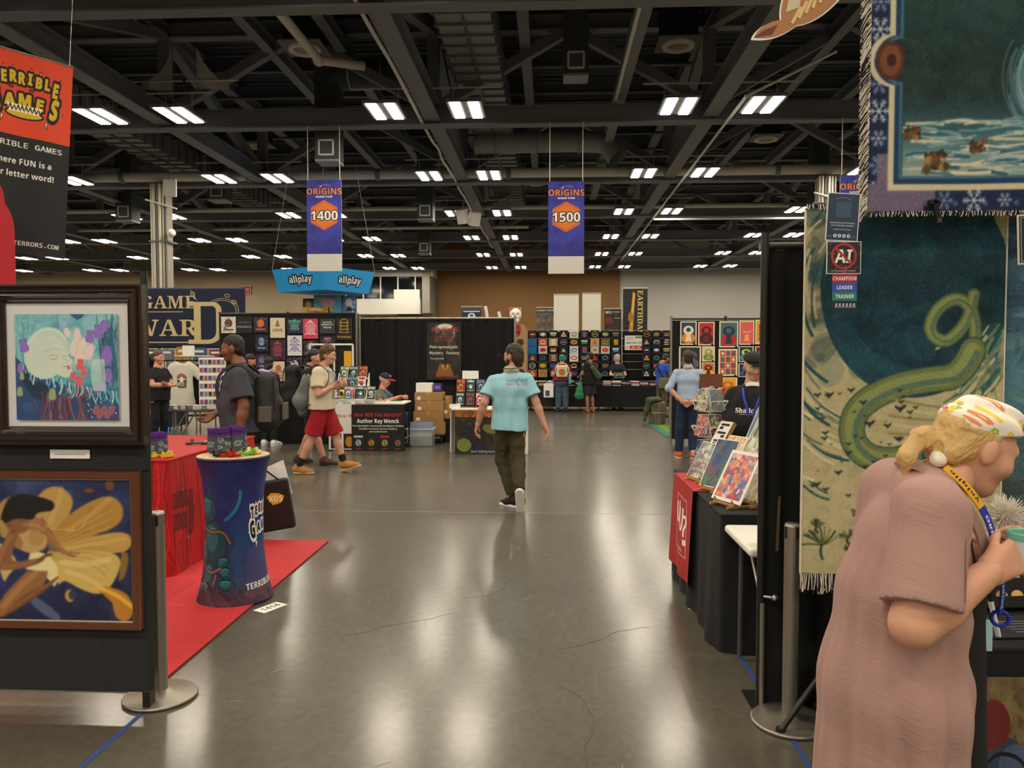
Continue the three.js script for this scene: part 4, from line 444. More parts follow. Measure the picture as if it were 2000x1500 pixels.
const artAuthorBanner = tex(512, 860, (c, w, h) => {
  c.fillStyle = '#14130f'; c.fillRect(0, 0, w, h); c.fillStyle = lin(c, 0, 0, 0, h, [[0, '#2c2a26'], [0.12, '#c8beb0'], [0.28, '#6d6458'], [0.45, '#33301f'], [0.8, '#1c1a12'], [1, '#0c0b08']]); c.fillRect(120, 20, 300, h - 40); blotches(c, w, h, 240, ['#0f0e0a', '#2a2818', '#3a3420', '#191710'], 20, 80, 91, 0.45); ell(c, 270, 60, 110, 40, '#d8cfc2'); blotches(c, 0, 0, 0, [], 0, 0, 0); poly(c, [[190, 620], [340, 620], [400, 800], [130, 800]], '#8a5a20'); ell(c, 270, 660, 50, 40, '#c08a34'); for (let i = 0; i < 9; i++) { c.fillStyle = '#3c3a34'; c.fillRect(360 + i * 12, 640 - i * 24, 120, 10); } c.fillStyle = '#080806'; c.fillRect(255, 520, 36, 120); ell(c, 273, 510, 15, 18, '#080806'); c.fillRect(258, 630, 12, 60); c.fillRect(276, 630, 12, 60);
  text(c, 'Ray Wenck', 270, 105, 84, '#d0342c', { style: '', stroke: '#2a0a08', lw: 4 }); text(c, 'Best Selling Author', 270, 215, 38, '#b02a22', { style: '' }); text(c, 'of Survival Fiction', 270, 262, 38, '#b02a22', { style: '' }); text(c, 'Post-apocalyptic', 250, 365, 58, '#f1efe8', { style: '' }); text(c, 'Mystery   Fantasy', 260, 455, 58, '#f1efe8', { style: '' }); text(c, 'Paranormal', 150, 540, 38, '#e0ddd4', { style: '' }); text(c, 'RayWenck.com', 300, 805, 48, '#b82c24');
});
const artAuthorTable = tex(1024, 780, (c, w, h) => {
  c.fillStyle = '#101014'; c.fillRect(0, 0, w, h); text(c, 'How Will You Survive?', w / 2, 170, 84, '#c8242c', { face: 'serif', skew: -0.2, sx: 0.95 }); text(c, 'Author Ray Wenck', w / 2, 275, 92, '#f1efe8'); text(c, 'Post-Apocalyptic, Paranormal and Mystery Thrillers', w / 2, 355, 40, '#dcd9d0'); text(c, 'Available on Amazon, Barnes & Noble or', w / 2, 405, 38, '#dcd9d0'); text(c, 'www.raywenck.com', w / 2, 452, 36, '#dcd9d0');
  const cover = (x, a, b) => { c.fillStyle = '#17161a'; c.fillRect(x, 510, 200, 250); c.fillStyle = a; c.fillRect(x + 14, 520, 172, 34); ell(c, x + 100, 640, 56, 56, b); curve(c, [[x + 40, 600], [x + 120, 640], [x + 110, 750]], '#17161a', 8); curve(c, [[x + 100, 590], [x + 100, 740]], '#17161a', 8); c.fillStyle = '#a8262c'; c.fillRect(x + 40, 735, 120, 12); }; cover(30, '#b9b7b2', '#a8a49c'); cover(280, '#17161a', '#b07a24'); cover(540, '#b3242a', '#9a9458'); cover(790, '#17161a', '#8a5a3a');
});
const artMidTable = tex(900, 600, (c, w, h) => { c.fillStyle = '#1b1712'; c.fillRect(0, 0, w, h); c.fillStyle = '#b8501c'; c.fillRect(0, 0, w, 90); text(c, 'HOW WILL YOU SURVIVE?', w / 2, 70, 76, '#e8862a', { stroke: '#2a120a', lw: 8, sx: 0.9 }); blotches(c, w, h, 120, ['#33421c', '#18140f', '#5a6a2a', '#241c16'], 30, 90, 101, 0.4); poly(c, [[120, 240], [300, 160], [420, 300], [380, 560], [160, 580]], '#15151f'); ell(c, 480, 260, 110, 60, '#6d6a34', 0.3); curve(c, [[400, 330], [520, 380], [560, 560]], '#0d0c0b', 16); ell(c, 120, 480, 100, 90, '#6f7f36'); ell(c, 330, 520, 60, 70, '#1a1d3a'); text(c, 'Best Selling Author', 400, 565, 44, '#c9ccd8', { style: '' }); });
const artShadow = tex(512, 160, (c, w, h) => { c.clearRect(0, 0, w, h); text(c, 'Shadows', w / 2, 70, 100, '#f1efe8', { face: 'serif' }); c.fillStyle = '#bdbab2'; c.fillRect(90, 126, 330, 6); });
const artLongPack = tex(512, 200, (c, w, h) => { c.clearRect(0, 0, w, h); text(c, 'LongPack', w / 2, 70, 104, '#1d3f52', { style: '' }); ['#d0444c', '#d0444c', '#d0444c', '#d0444c', '#d0444c', '', '#3a4a58', '', '#d0444c', '#e08a3a', '#d0444c', '#3f8fc0'].forEach((k, i) => { if (k) text(c, 'GAMES & TOYS'[i], 40 + i * 39, 155, 56, k); }); });
const artTeePrint = tex(256, 330, (c, w, h) => { c.clearRect(0, 0, w, h); ell(c, 128, 120, 100, 100, '#20222a'); ell(c, 128, 118, 90, 90, '#b5653a'); c.fillStyle = '#3a6f80'; c.fillRect(44, 90, 168, 30); c.fillStyle = '#d8c9a0'; c.fillRect(40, 130, 176, 26); poly(c, [[30, 170], [226, 170], [210, 320], [46, 320]], '#20222a'); ell(c, 128, 150, 40, 60, '#e8e4da'); for (let i = 0; i < 4; i++) { c.fillStyle = '#e8e4da'; c.fillRect(64, 200 + i * 28, 128, 12); } });
// ---------- shared builders ----------
// picture moulding: profile points [inset from the outer edge, height off the wall]
function moulding(w, h, prof) {
  const P = [], I = [], N = prof.length; prof.forEach(([i, z]) => P.push(-w / 2 + i, -h / 2 + i, z, w / 2 - i, -h / 2 + i, z, w / 2 - i, h / 2 - i, z, -w / 2 + i, h / 2 - i, z));
  for (let a = 0; a < N - 1; a++) for (let j = 0; j < 4; j++) { const p = a * 4 + j, q = a * 4 + (j + 1) % 4; I.push(p, q, q + 4, p, q + 4, p + 4); }
  const g = new THREE.BufferGeometry(); g.setAttribute('position', new THREE.Float32BufferAttribute(P, 3)); g.setIndex(I); const f = g.toNonIndexed(); f.computeVertexNormals(); return F(f);
}
// hanging cloth: w wide, h tall, folds of depth a, hem follows; origin bottom centre, faces +z
function curtain(w, h, { n = 10, a = 0.04, seed = 1, seg = 90, rows = 14, flare = 0.15 } = {}) {
  const g = new THREE.PlaneGeometry(w, h, seg, rows), p = g.attributes.position, r = rng(seed), ph = Array.from({ length: 5 }, () => r() * 6);
  for (let i = 0; i < p.count; i++) { const u = p.getX(i) / w, v = p.getY(i) / h + 0.5, s = u * n * 2 * PI; const z = a * (Math.sin(s + ph[0] + 0.6 * Math.sin(u * 9 + ph[1])) * 0.7 + 0.4 * Math.sin(s * 0.53 + ph[2]) + 0.25 * Math.sin(s * 1.7 + ph[3] + v * 1.2)) * (1 - flare + flare * 2 * (1 - v)); p.setXYZ(i, p.getX(i), v * h, z); }
  g.computeVertexNormals(); return g;
}
// cloth over a table w x d x h (origin: table centre on the floor); side skirt with folds; uv of the skirt: u runs round in metres / su
function skirt(w, d, h, { fold = 0.012, flare = 0.03, n = 5, seed = 1, su = 1, drop = 0.01, r0 = 0.03 } = {}) {
  const pts = [], add4 = (cx, cz, a0) => { for (let i = 0; i <= 4; i++) { const a = a0 + i / 4 * PI / 2; pts.push([cx + r0 * Math.cos(a), cz + r0 * Math.sin(a), Math.cos(a), Math.sin(a)]); } }, X = w / 2 - r0, Z = d / 2 - r0;
  const side = (a, b) => { const m = Math.max(4, Math.round(Math.hypot(b[0] - a[0], b[1] - a[1]) / 0.05)); for (let i = 1; i < m; i++) { const t = i / m; pts.push([a[0] + (b[0] - a[0]) * t, a[1] + (b[1] - a[1]) * t, a[2], a[3]]); } };
  add4(X, Z, 0); side([X, d / 2, 0, 1], [-X, d / 2]); add4(-X, Z, PI / 2); side([-w / 2, Z, -1, 0], [-w / 2, -Z]); add4(-X, -Z, PI); side([-X, -d / 2, 0, -1], [X, -d / 2]); add4(X, -Z, 1.5 * PI); side([w / 2, -Z, 1, 0], [w / 2, Z]);
  const m = pts.length, rows = 10, P = [], U = [], I = []; let len = 0; const L = [0]; for (let i = 1; i <= m; i++) { len += Math.hypot(pts[i % m][0] - pts[i - 1][0], pts[i % m][1] - pts[i - 1][1]); L.push(len); }
  for (let j = 0; j <= rows; j++) for (let i = 0; i <= m; i++) { const [x, z, nx, nz] = pts[i % m], t = j / rows, s = L[i], q = j === 0 ? -0.006 : flare * t + fold * t * (Math.sin(s * n * 2 * PI + seed) + 0.6 * Math.sin(s * n * 3.7 + seed * 2) + 0.5 * noise3(s * 4, t * 3, seed)); P.push(x + nx * q, h - t * (h - drop) + (j === 0 ? 0.004 : 0), z + nz * q); U.push(1 - s / su, 1 - t); }
  for (let j = 0; j < rows; j++) for (let i = 0; i < m; i++) { const a = j * (m + 1) + i, b = a + m + 1; I.push(a, a + 1, b, a + 1, b + 1, b); }
  const g = new THREE.BufferGeometry(); g.setAttribute('position', new THREE.Float32BufferAttribute(P, 3)); g.setAttribute('uv', new THREE.Float32BufferAttribute(U, 2)); g.setIndex(I); g.computeVertexNormals(); return g;
}
const dbl = (m) => { m.side = THREE.DoubleSide; return m; };
function clothTable(name, label, [x, z], turn, w, d, h, m, o = {}) {
  const t = thing(name, label, 'table', [x, 0, z], turn); obj('cloth_top', rbox(w, 0.02, d, 0.008, [0, h, 0]), o.top ?? m, t); obj('cloth_skirt', skirt(w, d, h, o), dbl(m), t); for (const a of [-1, 1]) for (const b of [-1, 1]) obj('leg', rod([a * (w / 2 - 0.1), 0, b * (d / 2 - 0.1)], [a * (w / 2 - 0.1), h - 0.015, b * (d / 2 - 0.1)], 0.014, 8), M.blackMetal, t); return t;
}
// woven cloth with thickness; slight ripples; origin top centre
function hanging(w, h, { t = 0.006, a = 0.008, n = 2, seed = 1, bend } = {}) {
  const r = rng(seed), ph = r() * 6, side = (s) => { const g = new THREE.PlaneGeometry(w, h, 40, 40), p = g.attributes.position; for (let i = 0; i < p.count; i++) { const u = p.getX(i) / w, v = p.getY(i) / h; let z = a * (Math.sin(u * n * 6.28 + ph + v) + 0.5 * Math.sin(u * n * 11 + ph * 2)) * (0.6 - v) + s * t / 2; p.setXYZ(i, p.getX(i), p.getY(i) - h / 2, z); } if (s < 0) { const ix = g.index.array; for (let i = 0; i < ix.length; i += 3) { const q = ix[i]; ix[i] = ix[i + 1]; ix[i + 1] = q; } } g.computeVertexNormals(); return g; };
  return { front: side(1), back: side(-1) };
}
function fringe(n, len, x0, x1, seed, wide = 0.0035, slant = 0) { const r = rng(seed), gs = []; for (let i = 0; i < n; i++) { const x = x0 + (x1 - x0) * (i + r() * 0.8) / n, l = len * (0.8 + 0.3 * r()), dx = (r() - 0.5) * 0.02 + slant * (0.7 + 0.6 * r()), dz = (r() - 0.5) * 0.014; gs.push(bar([x, 0, 0], [x + dx * 0.4, -l * 0.5, dz], wide, wide), bar([x + dx * 0.4, -l * 0.5, dz], [x + dx, -l, dz * 0.4], wide, wide)); } return gs; }
const carpet = dataTex(256, (u, v) => 0.5 + 0.5 * tile((x, y) => noise3(x, y, 4), u, v, 90), [5, 5]), grain = (k1, k2, seed) => dataTex(256, (u, v) => { const a = tile((x, y) => fbm(x * 0.15, y * 2.2, seed, 4), u, v, 12), p = new THREE.Color(k1).convertLinearToSRGB(), q = new THREE.Color(k2).convertLinearToSRGB(), t = 0.5 + a; return [p.r + (q.r - p.r) * t, p.g + (q.g - p.g) * t, p.b + (q.b - p.b) * t]; }, [1, 1], true);
// queue post: round base, pole, cap with a belt slot
function stanchion(label, x, z) { const t = thing('stanchion_post', label, 'stanchion', [x, 0, z], 0); obj('base', lathe([[0, 0], [0.17, 0], [0.172, 0.012], [0.165, 0.02], [0.06, 0.03], [0.04, 0.045], [0, 0.045]], [0, 0, 0], 40), M.brushed, t); const p = obj('pole', lathe([[0, 0.03], [0.034, 0.03], [0.034, 0.9], [0.031, 0.915], [0, 0.918]], [0, 0, 0], 28), M.brushed, t); for (const a of [0.4, 2.0, -1.2]) obj('belt_slot', box(0.012, 0.05, 0.004, [0.034 * Math.sin(a), 0.875, 0.034 * Math.cos(a)], [0, a, 0]), M.black, p); return t; }
const rigPole = (name, t, x, z, h, m = M.brushed) => { obj(name, [cyl(0.02, 0.02, h, [x, h / 2, z], [0, 0, 0], 12)], m, t); obj('pole_base', box(0.35, 0.008, 0.35, [x, 0.004, z]), M.blackMetal, t); };
// ---------- left: art panel, games booth ----------
{ const t = thing('exhibition_board', 'charcoal carpet covered display panel holding two framed pictures', 'display panel', [-2.49, 0, -3.47]), m = mat(0x2b2c2f, 0.98, { bumpMap: carpet, bumpScale: 0.004, sheen: 0.3, sheenColor: new THREE.Color(0x555555) });
  obj('upper_panel', rbox(1.24, 0.87, 0.045, 0.012, [0, 1.565, 0]), m, t); obj('lower_panel', rbox(1.24, 1.04, 0.045, 0.012, [0, 0.61, 0]), m, t); for (const x of [-0.6, 0.6]) { obj('upright', cyl(0.016, 0.016, 2.06, [x, 1.03, -0.03], [0, 0, 0], 12), M.blackMetal, t); obj('foot', rbox(0.036, 0.1, 0.05, 0.006, [x, 0.05, 0]), M.blackMetal, t); } }
const frameWood = grain('#1d120c', '#33221a', 3), walnut = grain('#43230f', '#6b3a1c', 5); frameWood.repeat.set(3, 3); walnut.repeat.set(3, 3);
{ const t = thing('framed_print', 'large framed print of a pale head among lotus flowers with white mat', 'picture', [-2.222, 1.626, -3.445]);
  obj('frame', moulding(0.745, 0.735, [[0, 0], [0, 0.045], [0.008, 0.052], [0.018, 0.044], [0.026, 0.056], [0.034, 0.056], [0.04, 0.044], [0.052, 0.048], [0.06, 0.034], [0.07, 0.03], [0.078, 0.014], [0.084, 0.012]]), mat(0x2a1b13, 0.28, { clearcoat: 0.5 }), t); obj('mat_board', box(0.63, 0.62, 0.006, [0, 0, 0.004]), mat(0xe3e2e6, 0.85), t); obj('print', box(0.487, 0.487, 0.004, [0, -0.01, 0.016]), mat(0xd8d6d2, 0.8), t); obj('print_face', place(panelGeo(0.487, 0.487, 0), [0, -0.01, 0.0185]), mat(0xffffff, 0.5, { map: artMoon }), t); obj('glass', place(new THREE.PlaneGeometry(0.6, 0.59), [0, 0, 0.027]), mat(0xffffff, 0.03, { transmission: 1, ior: 1.45 }), t); }
{ const t = thing('framed_painting', 'framed painting of a dancer in a golden dress on dark blue', 'picture', [-2.265, 0.768, -3.445]); obj('frame', moulding(0.75, 0.735, [[0, 0], [0, 0.04], [0.004, 0.044], [0.03, 0.042], [0.033, 0.038], [0.034, 0.012]]), mat(0xffffff, 0.35, { map: walnut, clearcoat: 0.3 }), t); const c = obj('canvas', box(0.69, 0.675, 0.02, [0, 0, 0.012]), mat(0x191a2c, 0.8), t); obj('painting_face', place(panelGeo(0.672, 0.657, 0), [0, 0, 0.024]), mat(0xffffff, 0.5, { map: artDancer }), t); obj('inner_edge', moulding(0.684, 0.669, [[0, 0.022], [0, 0.03], [0.005, 0.03], [0.006, 0.024]]), mat(0xb9b2a4, 0.4), t); }
{ const t = thing('title_card', 'small white title card between the two framed pictures', 'card', [-2.225, 1.212, -3.441]); obj('card', rbox(0.19, 0.042, 0.006, 0.002, [0, 0, 0]), M.paper, t); obj('print_line', box(0.15, 0.004, 0.001, [0, 0, 0.0035]), mat(0x9a9a9c, 0.8), t); }
stanchion('brushed steel stanchion post behind the charcoal art panel', -1.9, -3.6);
for (const [x, z0, z1, l] of [[-1.9, -3.42, -2.3, 'blue floor tape line running forward from the charcoal art panel'], [1.055, -4.5, -2.6, 'blue floor tape line beside the right hand tables']]) tag(obj('floor_tape', box(0.024, 0.0012, z1 - z0, [x, 0.0012, (z0 + z1) / 2]), mat(0x2f4a8c, 0.6)), l, 'tape');
const numTex = (s) => tex(256, 128, (c, w, h) => { c.fillStyle = '#f1efe9'; c.fillRect(0, 0, w, h); text(c, s, w / 2, h / 2, 84, '#1b1b1b'); });
for (const [x, z, a, s, l] of [[-1.845, -4.93, 1.1, '1414', 'white floor sticker with a booth number by the red mat'], [1.0, -4.98, -1.1, '1415', 'white floor sticker half under the black table cloth']]) { const o = obj('number_sticker', (() => { const g = new THREE.BoxGeometry(0.2, 0.0012, 0.105); g.rotateY(a); g.translate(x, 0.0012, z); return g; })(), [M.paper, M.paper, mat(0xffffff, 0.7, { map: numTex(s) }), M.paper, M.paper, M.paper]); tag(o, l, 'sticker'); }
// red foam mat
{ const t = thing('foam_mat', 'red interlocking foam floor mat under the games booth', 'mat', [0, 0, 0]), bump = dataTex(128, (u, v) => { const a = (u + v) * 6 % 1, b = (u - v + 2) * 6 % 1, e = Math.min(a, 1 - a, b, 1 - b); return e < 0.16 ? 1 : 0.3; }, [3, 3]), ms = [0xc82a30, 0xc22830, 0xcc2e34].map((k) => mat(k, 0.7, { bumpMap: bump, bumpScale: 0.004 })); let i = 0; for (let x = 0; x < 6; x++) for (let z = 0; z < 5; z++, i++) obj('foam_tile', rbox(0.6075, 0.014, 0.6075, 0.004, [-2.275 - x * 0.608, 0.007, -3.96 - z * 0.608]), ms[(x * 2 + z) % 3], t); }
// tall promotional counter with printed stretch cover
{ const t = thing('promo_counter', 'round promotional counter with blue printed stretch cover and games lettering', 'counter', [-2.16, 0.014, -5.12], Math.atan2(2.16, 5.12) - PI); const prof = []; for (let i = 0; i <= 24; i++) { const v = i / 24, y = v * 0.955, r = 0.186 + 0.052 * Math.pow(1 - v, 5) + 0.04 * Math.pow(v, 6) + 0.012 * Math.pow(Math.abs(v - 0.5) * 2, 2); prof.push([r, y]); }
  const g = lathe(prof, [0, 0, 0], 64), uv = g.attributes.uv, p = g.attributes.position; for (let i = 0; i < uv.count; i++) uv.setY(i, p.getY(i) / 0.955); const s = obj('printed_cover', g, mat(0xffffff, 0.6, { map: artCounter, sheen: 0.2, sheenColor: new THREE.Color(0x8888aa) }), t); obj('top_rim', lathe([[0.2, 0.95], [0.238, 0.953], [0.243, 0.962], [0.238, 0.972], [0.2, 0.974]], [0, 0, 0], 48), mat(0x1b2350, 0.7), t); obj('counter_top', cyl(0.236, 0.236, 0.012, [0, 0.968, 0], [0, 0, 0], 48), mat(0xc9a77c, 0.6), t); obj('base_hem', lathe([[0.19, 0], [0.24, 0], [0.243, 0.008], [0.238, 0.018]], [0, 0, 0], 48), mat(0x2a1a2a, 0.8), t); }
// red cloth table
const redSkirt = mat(0xffffff, 0.75, { map: artRedCloth });
artRedCloth.wrapS = THREE.RepeatWrapping; clothTable('cloth_table', 'counter high table under a red printed cloth in the games booth', [-3.78, -6.38], 0, 1.9, 1.68, 0.88, redSkirt, { su: 1.9, top: mat(0xb01018, 0.7), fold: 0.006, n: 1.2, flare: 0.03, seed: 3 });
// game pieces, cards, dice bags
const pouchTex = tex(256, 256, (c, w, h) => { c.fillStyle = '#4a4f5e'; c.fillRect(0, 0, w, h); blotches(c, w, h, 60, ['#6f8f86', '#5a4a7c', '#8aa89a', '#3b3450'], 8, 26, 6, 0.7); const r = rng(8); for (let i = 0; i < 40; i++) ell(c, r() * w, r() * h, 8 + r() * 10, 8 + r() * 10, null, 0, '#b5cabd', 3); c.fillStyle = '#5a2a86'; c.fillRect(0, 0, w, 76); blotches(c, w, 90, 16, ['#6a3a98', '#4a2070'], 8, 24, 7, 0.6); });
function pouch(x, y, z, a, s, label) { const t = thing('dice_pouch', label, 'pouch', [x, y, z], a, 'purple drawstring pouches'), R0 = [[0.001, 0], [0.05, 0.002], [0.056, 0.02], [0.055, 0.08], [0.052, 0.12], [0.056, 0.135], [0.054, 0.137], [0.049, 0.122], [0.05, 0.07]].map(([r, h]) => [r * s, h * s]); const g = lathe(R0, [0, 0, 0], 36), p = g.attributes.position, uv = g.attributes.uv; for (let i = 0; i < p.count; i++) { const q = Math.atan2(p.getX(i), p.getZ(i)), f = 1 + 0.06 * Math.sin(q * 5 + y) + 0.04 * Math.sin(q * 9); p.setXYZ(i, p.getX(i) * f * 1.1, p.getY(i) + 0.004 * Math.sin(q * 3), p.getZ(i) * f * 0.85); uv.setY(i, p.getY(i) / 0.137 / s); } g.computeVertexNormals(); obj('bag', g, dbl(mat(0xffffff, 0.9, { map: pouchTex })), t); obj('drawstring', place(new THREE.TorusGeometry(0.054 * s, 0.0025, 6, 30), [0, 0.118 * s, 0], [PI / 2, 0, 0]), mat(0x3a1a5c, 0.8), t); }
pouch(-2.29, 0.99, -5.2, 0.2, 1.25, 'purple and grey skull pattern pouch at the edge of the blue counter'); pouch(-2.2, 0.99, -5.28, 1.4, 1.3, 'purple and grey skull pattern pouch behind its twin on the blue counter'); pouch(-3.03, 0.892, -5.75, 0.7, 1.3, 'purple and grey skull pattern pouch on the red cloth table');
const meeple = () => { const s = new THREE.Shape(); s.moveTo(-0.012, 0); s.lineTo(-0.004, 0); s.lineTo(0, 0.005); s.lineTo(0.004, 0); s.lineTo(0.012, 0); s.lineTo(0.008, 0.012); s.lineTo(0.014, 0.017); s.lineTo(0.005, 0.02); s.absarc(0, 0.024, 0.006, 0, PI, false); s.lineTo(-0.005, 0.02); s.lineTo(-0.014, 0.017); s.lineTo(-0.008, 0.012); s.closePath(); return extrude(s, 0.01, 0.0012); };
{ const g = meeple(), K = { red: mat(0xb3121c, 0.35), green: mat(0x66b824, 0.4), black: mat(0x161616, 0.4), yellow: mat(0xe0b818, 0.4), cream: mat(0xe6dfa8, 0.5), blue: mat(0x6fa0b8, 0.5) }, r = rng(11); const put = (n, k, cx, cz, rx, rz, y, where) => { for (let i = 0; i < n; i++) { const o = new THREE.Mesh(g, K[k]); o.name = numbered('game_piece'); o.castShadow = o.receiveShadow = true; const flat = r() > 0.4; o.position.set(cx + (r() - 0.5) * rx, y + (flat ? 0.002 : 0.002), cz + (r() - 0.5) * rz); o.rotation.set(flat ? -PI / 2 : 0, r() * 6, 0, 'YXZ'); o.scale.setScalar(1.3); scene.add(o); tag(o, `${k} playing piece ${where}`, 'game piece', `${k} playing pieces ${where}`); } };
  put(8, 'red', -2.13, -5.0, 0.12, 0.06, 0.995, 'on the round blue counter'); put(5, 'black', -2.2, -5.0, 0.1, 0.06, 0.995, 'on the round blue counter'); put(12, 'green', -2.06, -5.12, 0.12, 0.1, 0.995, 'on the round blue counter'); put(10, 'cream', -2.02, -5.16, 0.1, 0.1, 0.995, 'on the round blue counter'); put(12, 'green', -3.05, -5.63, 0.14, 0.08, 0.894, 'on the red cloth table'); put(12, 'yellow', -2.93, -5.66, 0.12, 0.08, 0.894, 'on the red cloth table'); put(10, 'blue', -2.98, -5.74, 0.14, 0.08, 0.894, 'on the red cloth table'); put(5, 'red', -3.12, -5.75, 0.08, 0.08, 0.894, 'on the red cloth table'); }
{ const A = atlas(4, 2, 64, 90, (c, w, h, i) => { c.fillStyle = ['#efe6cc', '#e8dcc0', '#d8c49c', '#efeae0', '#c8b088', '#e8c8a8', '#d8b090', '#f1ead8'][i]; c.fillRect(0, 0, w, h); c.strokeStyle = '#8a5a3a'; c.lineWidth = 4; c.strokeRect(5, 5, w - 10, h - 10); ell(c, w / 2, h / 2, 16, 20, ['#a83a2a', '#3a6a8a', '#4a8a4a', '#8a6a2a'][i % 4]); }), m = mat(0xffffff, 0.6, { map: A.map }), r = rng(13); for (let i = 0; i < 16; i++) { const on = i < 9, x = on ? -2.15 + (r() - 0.5) * 0.26 : -2.95 - r() * 0.35, z = on ? -5.0 - r() * 0.16 : -5.72 - r() * 1.1, g = uvRect(new THREE.PlaneGeometry(0.065, 0.09), A.uv(i % 8)); g.rotateX(-PI / 2); g.translate(0, 0.0015, 0); const o = thing('game_card', on ? 'printed game card lying on the round blue counter' : 'printed game card lying on the red cloth table', 'card', [x, (on ? 0.988 : 0.891) + i * 0.0002, z], r() * 6, on ? 'cards on the counter' : 'cards on the red table'); obj('card_stock', box(0.066, 0.0014, 0.091, [0, 0.0007, 0]), M.paper, o); obj('card_face', g, m, o); } }
{ const t = thing('folding_knife_box', 'dark metal token stand on the red cloth table', 'stand', [-3.0, 0.89, -6.5], 0.2); t.name = 'token_stand'; obj('rail', rbox(0.3, 0.02, 0.05, 0.006, [0, 0.012, 0]), mat(0x3a3836, 0.5), t); obj('post', rod([-0.1, 0.02, 0], [-0.1, 0.05, 0], 0.012), mat(0x55524e, 0.5), t); }
// printed hanging flag and the tall red banner behind the panel
{ const t = thing('hanging_flag', 'orange and black hanging flag with yellow monster lettering over the games booth', 'flag', [-6.2, 5.22, -8.95], 0.82); t.rotation.z = -0.06; const w = 0.98, h = 2.36, H = hanging(w, h, { a: 0.02, n: 1.2, seed: 4 }); obj('front', H.front, mat(0xffffff, 0.7, { map: artFlag }), t); obj('back', H.back, mat(0x2a2422, 0.8), t); obj('top_rod', rod([-w / 2, 0, 0], [w / 2, 0, 0], 0.012), M.chrome, t); for (const x of [-0.45, 0.45]) obj('wire', rod([x, 0, 0], [x, 2.1, 0], 0.004, 5), M.chrome, t); }
{ const s = new THREE.Shape(); s.moveTo(-0.45, 0); s.lineTo(0.45, 0); s.lineTo(0.45, 3.0); s.quadraticCurveTo(0.45, 3.42, 0.1, 3.45); s.lineTo(-0.45, 3.45); s.closePath(); const t = thing('tall_banner', 'tall red banner with rounded top behind the charcoal art panel', 'banner', [-6.42, 0.03, -8.2], 0.5), g = extrude(s, 0.02); obj('panel', g, mat(0xb51f2a, 0.7), t); obj('inner_print', place(extrude([[-0.45, 1.5], [0.05, 1.5], [0.16, 2.9], [-0.2, 3.2], [-0.45, 3.2]], 0.004), [0, 0, 0.02]), mat(0x3d2552, 0.7), t); obj('foot', box(0.9, 0.03, 0.4, [0, -0.015, 0]), M.blackMetal, t); }
// ---------- right: drape, woven blankets, print table ----------
{ const t = thing('pipe_drape', 'tall black drape panel on a pipe stand beside the woven blankets', 'drape', [1.95, 0, -3.68]); obj('drape', curtain(1.9, 2.16, { n: 14, a: 0.018, seed: 3 }), dbl(M.blackCloth), t); obj('cross_bar', rod([-0.97, 2.18, 0], [0.97, 2.18, 0], 0.02), M.blackMetal, t); obj('upright', cyl(0.019, 0.019, 2.24, [-0.95, 1.12, 0.02]), M.blackMetal, t); obj('lower_tube', cyl(0.014, 0.014, 0.5, [-0.945, 0.25, 0.03]), M.brushed, t); obj('lock_knob', [rod([-0.94, 0.53, 0.03], [-0.9, 0.53, 0.05], 0.008), ball(0.016, [-0.893, 0.53, 0.053])], M.chrome, t); obj('foot_plate', box(0.3, 0.008, 0.3, [-0.85, 0.004, 0.02]), M.blackMetal, t); }
stanchion('brushed steel stanchion post in front of the black drape', 1.09, -3.49);
{ const t = thing('backdrop_stand', 'black tripod backdrop stand carrying the woven blankets', 'stand', [1.43, 0, -3.53]); obj('pole', cyl(0.016, 0.016, 3.3, [0, 1.65, 0]), M.blackMetal, t); obj('cross_bar', [rod([-0.28, 2.33, 0.07], [1.2, 2.33, 0.07], 0.012), rod([-0.1, 3.3, 0.15], [1.15, 3.3, 0.15], 0.014)], M.blackMetal, t); for (const [x, z] of [[-0.415, 0.16], [0.35, 0.12], [0.1, -0.07]]) { const l = obj('leg', rod([0, 0.5, 0], [x, 0.02, z], 0.014), M.blackMetal, t); obj('rubber_foot', cyl(0.02, 0.026, 0.035, [x, 0.0175, z]), M.black, l); } obj('hub', cyl(0.028, 0.028, 0.09, [0, 0.51, 0]), M.black, t); }
const wv = dataTex(128, (u, v) => 0.5 + 0.5 * Math.sin(u * 6.283 * 32) * Math.sin(v * 6.283 * 32), [6, 9]);
const woven = (m) => mat(0xffffff, 0.95, { map: m, bumpMap: wv, bumpScale: 0.0015 }), creamThread = mat(0xd8d0bc, 0.95), darkThread = mat(0x2a2230, 0.95), backCloth = mat(0x8a8266, 0.95);
function blanket(label, x, y, z, w, h, m, o = {}) { const t = thing('woven_blanket', label, 'blanket', [x, y, z], o.turn ?? 0), H = hanging(w, h, { a: o.a ?? 0.009, n: 1.6, seed: o.seed ?? 5, t: 0.008 }); obj('woven_front', H.front, woven(m), t); obj('woven_back', H.back, backCloth, t); obj('edge_binding', [box(0.006, h, 0.012, [-w / 2, -h / 2, 0]), box(0.006, h, 0.012, [w / 2, -h / 2, 0])], creamThread, t); return t; }
{ const t = blanket('woven blanket in sand and dark teal with looping green bands', 1.53, 2.31, -3.42, 0.85, 1.6, artSerpentine, { a: 0.006 }); for (const [k, s] of [[creamThread, 1], [darkThread, 2]]) obj('bottom_fringe', fringe(110, 0.085, -0.43, 0.43, s).map((g) => g.translate(0, -1.6, 0.004)), k, t).userData.kind = 'stuff'; for (const [k, s] of [[creamThread, 3], [darkThread, 4]]) obj('top_fringe', fringe(60, 0.022, -0.43, 0.43, s).map((g) => g.translate(0, 0.012, 0.012)), k, t).userData.kind = 'stuff'; }
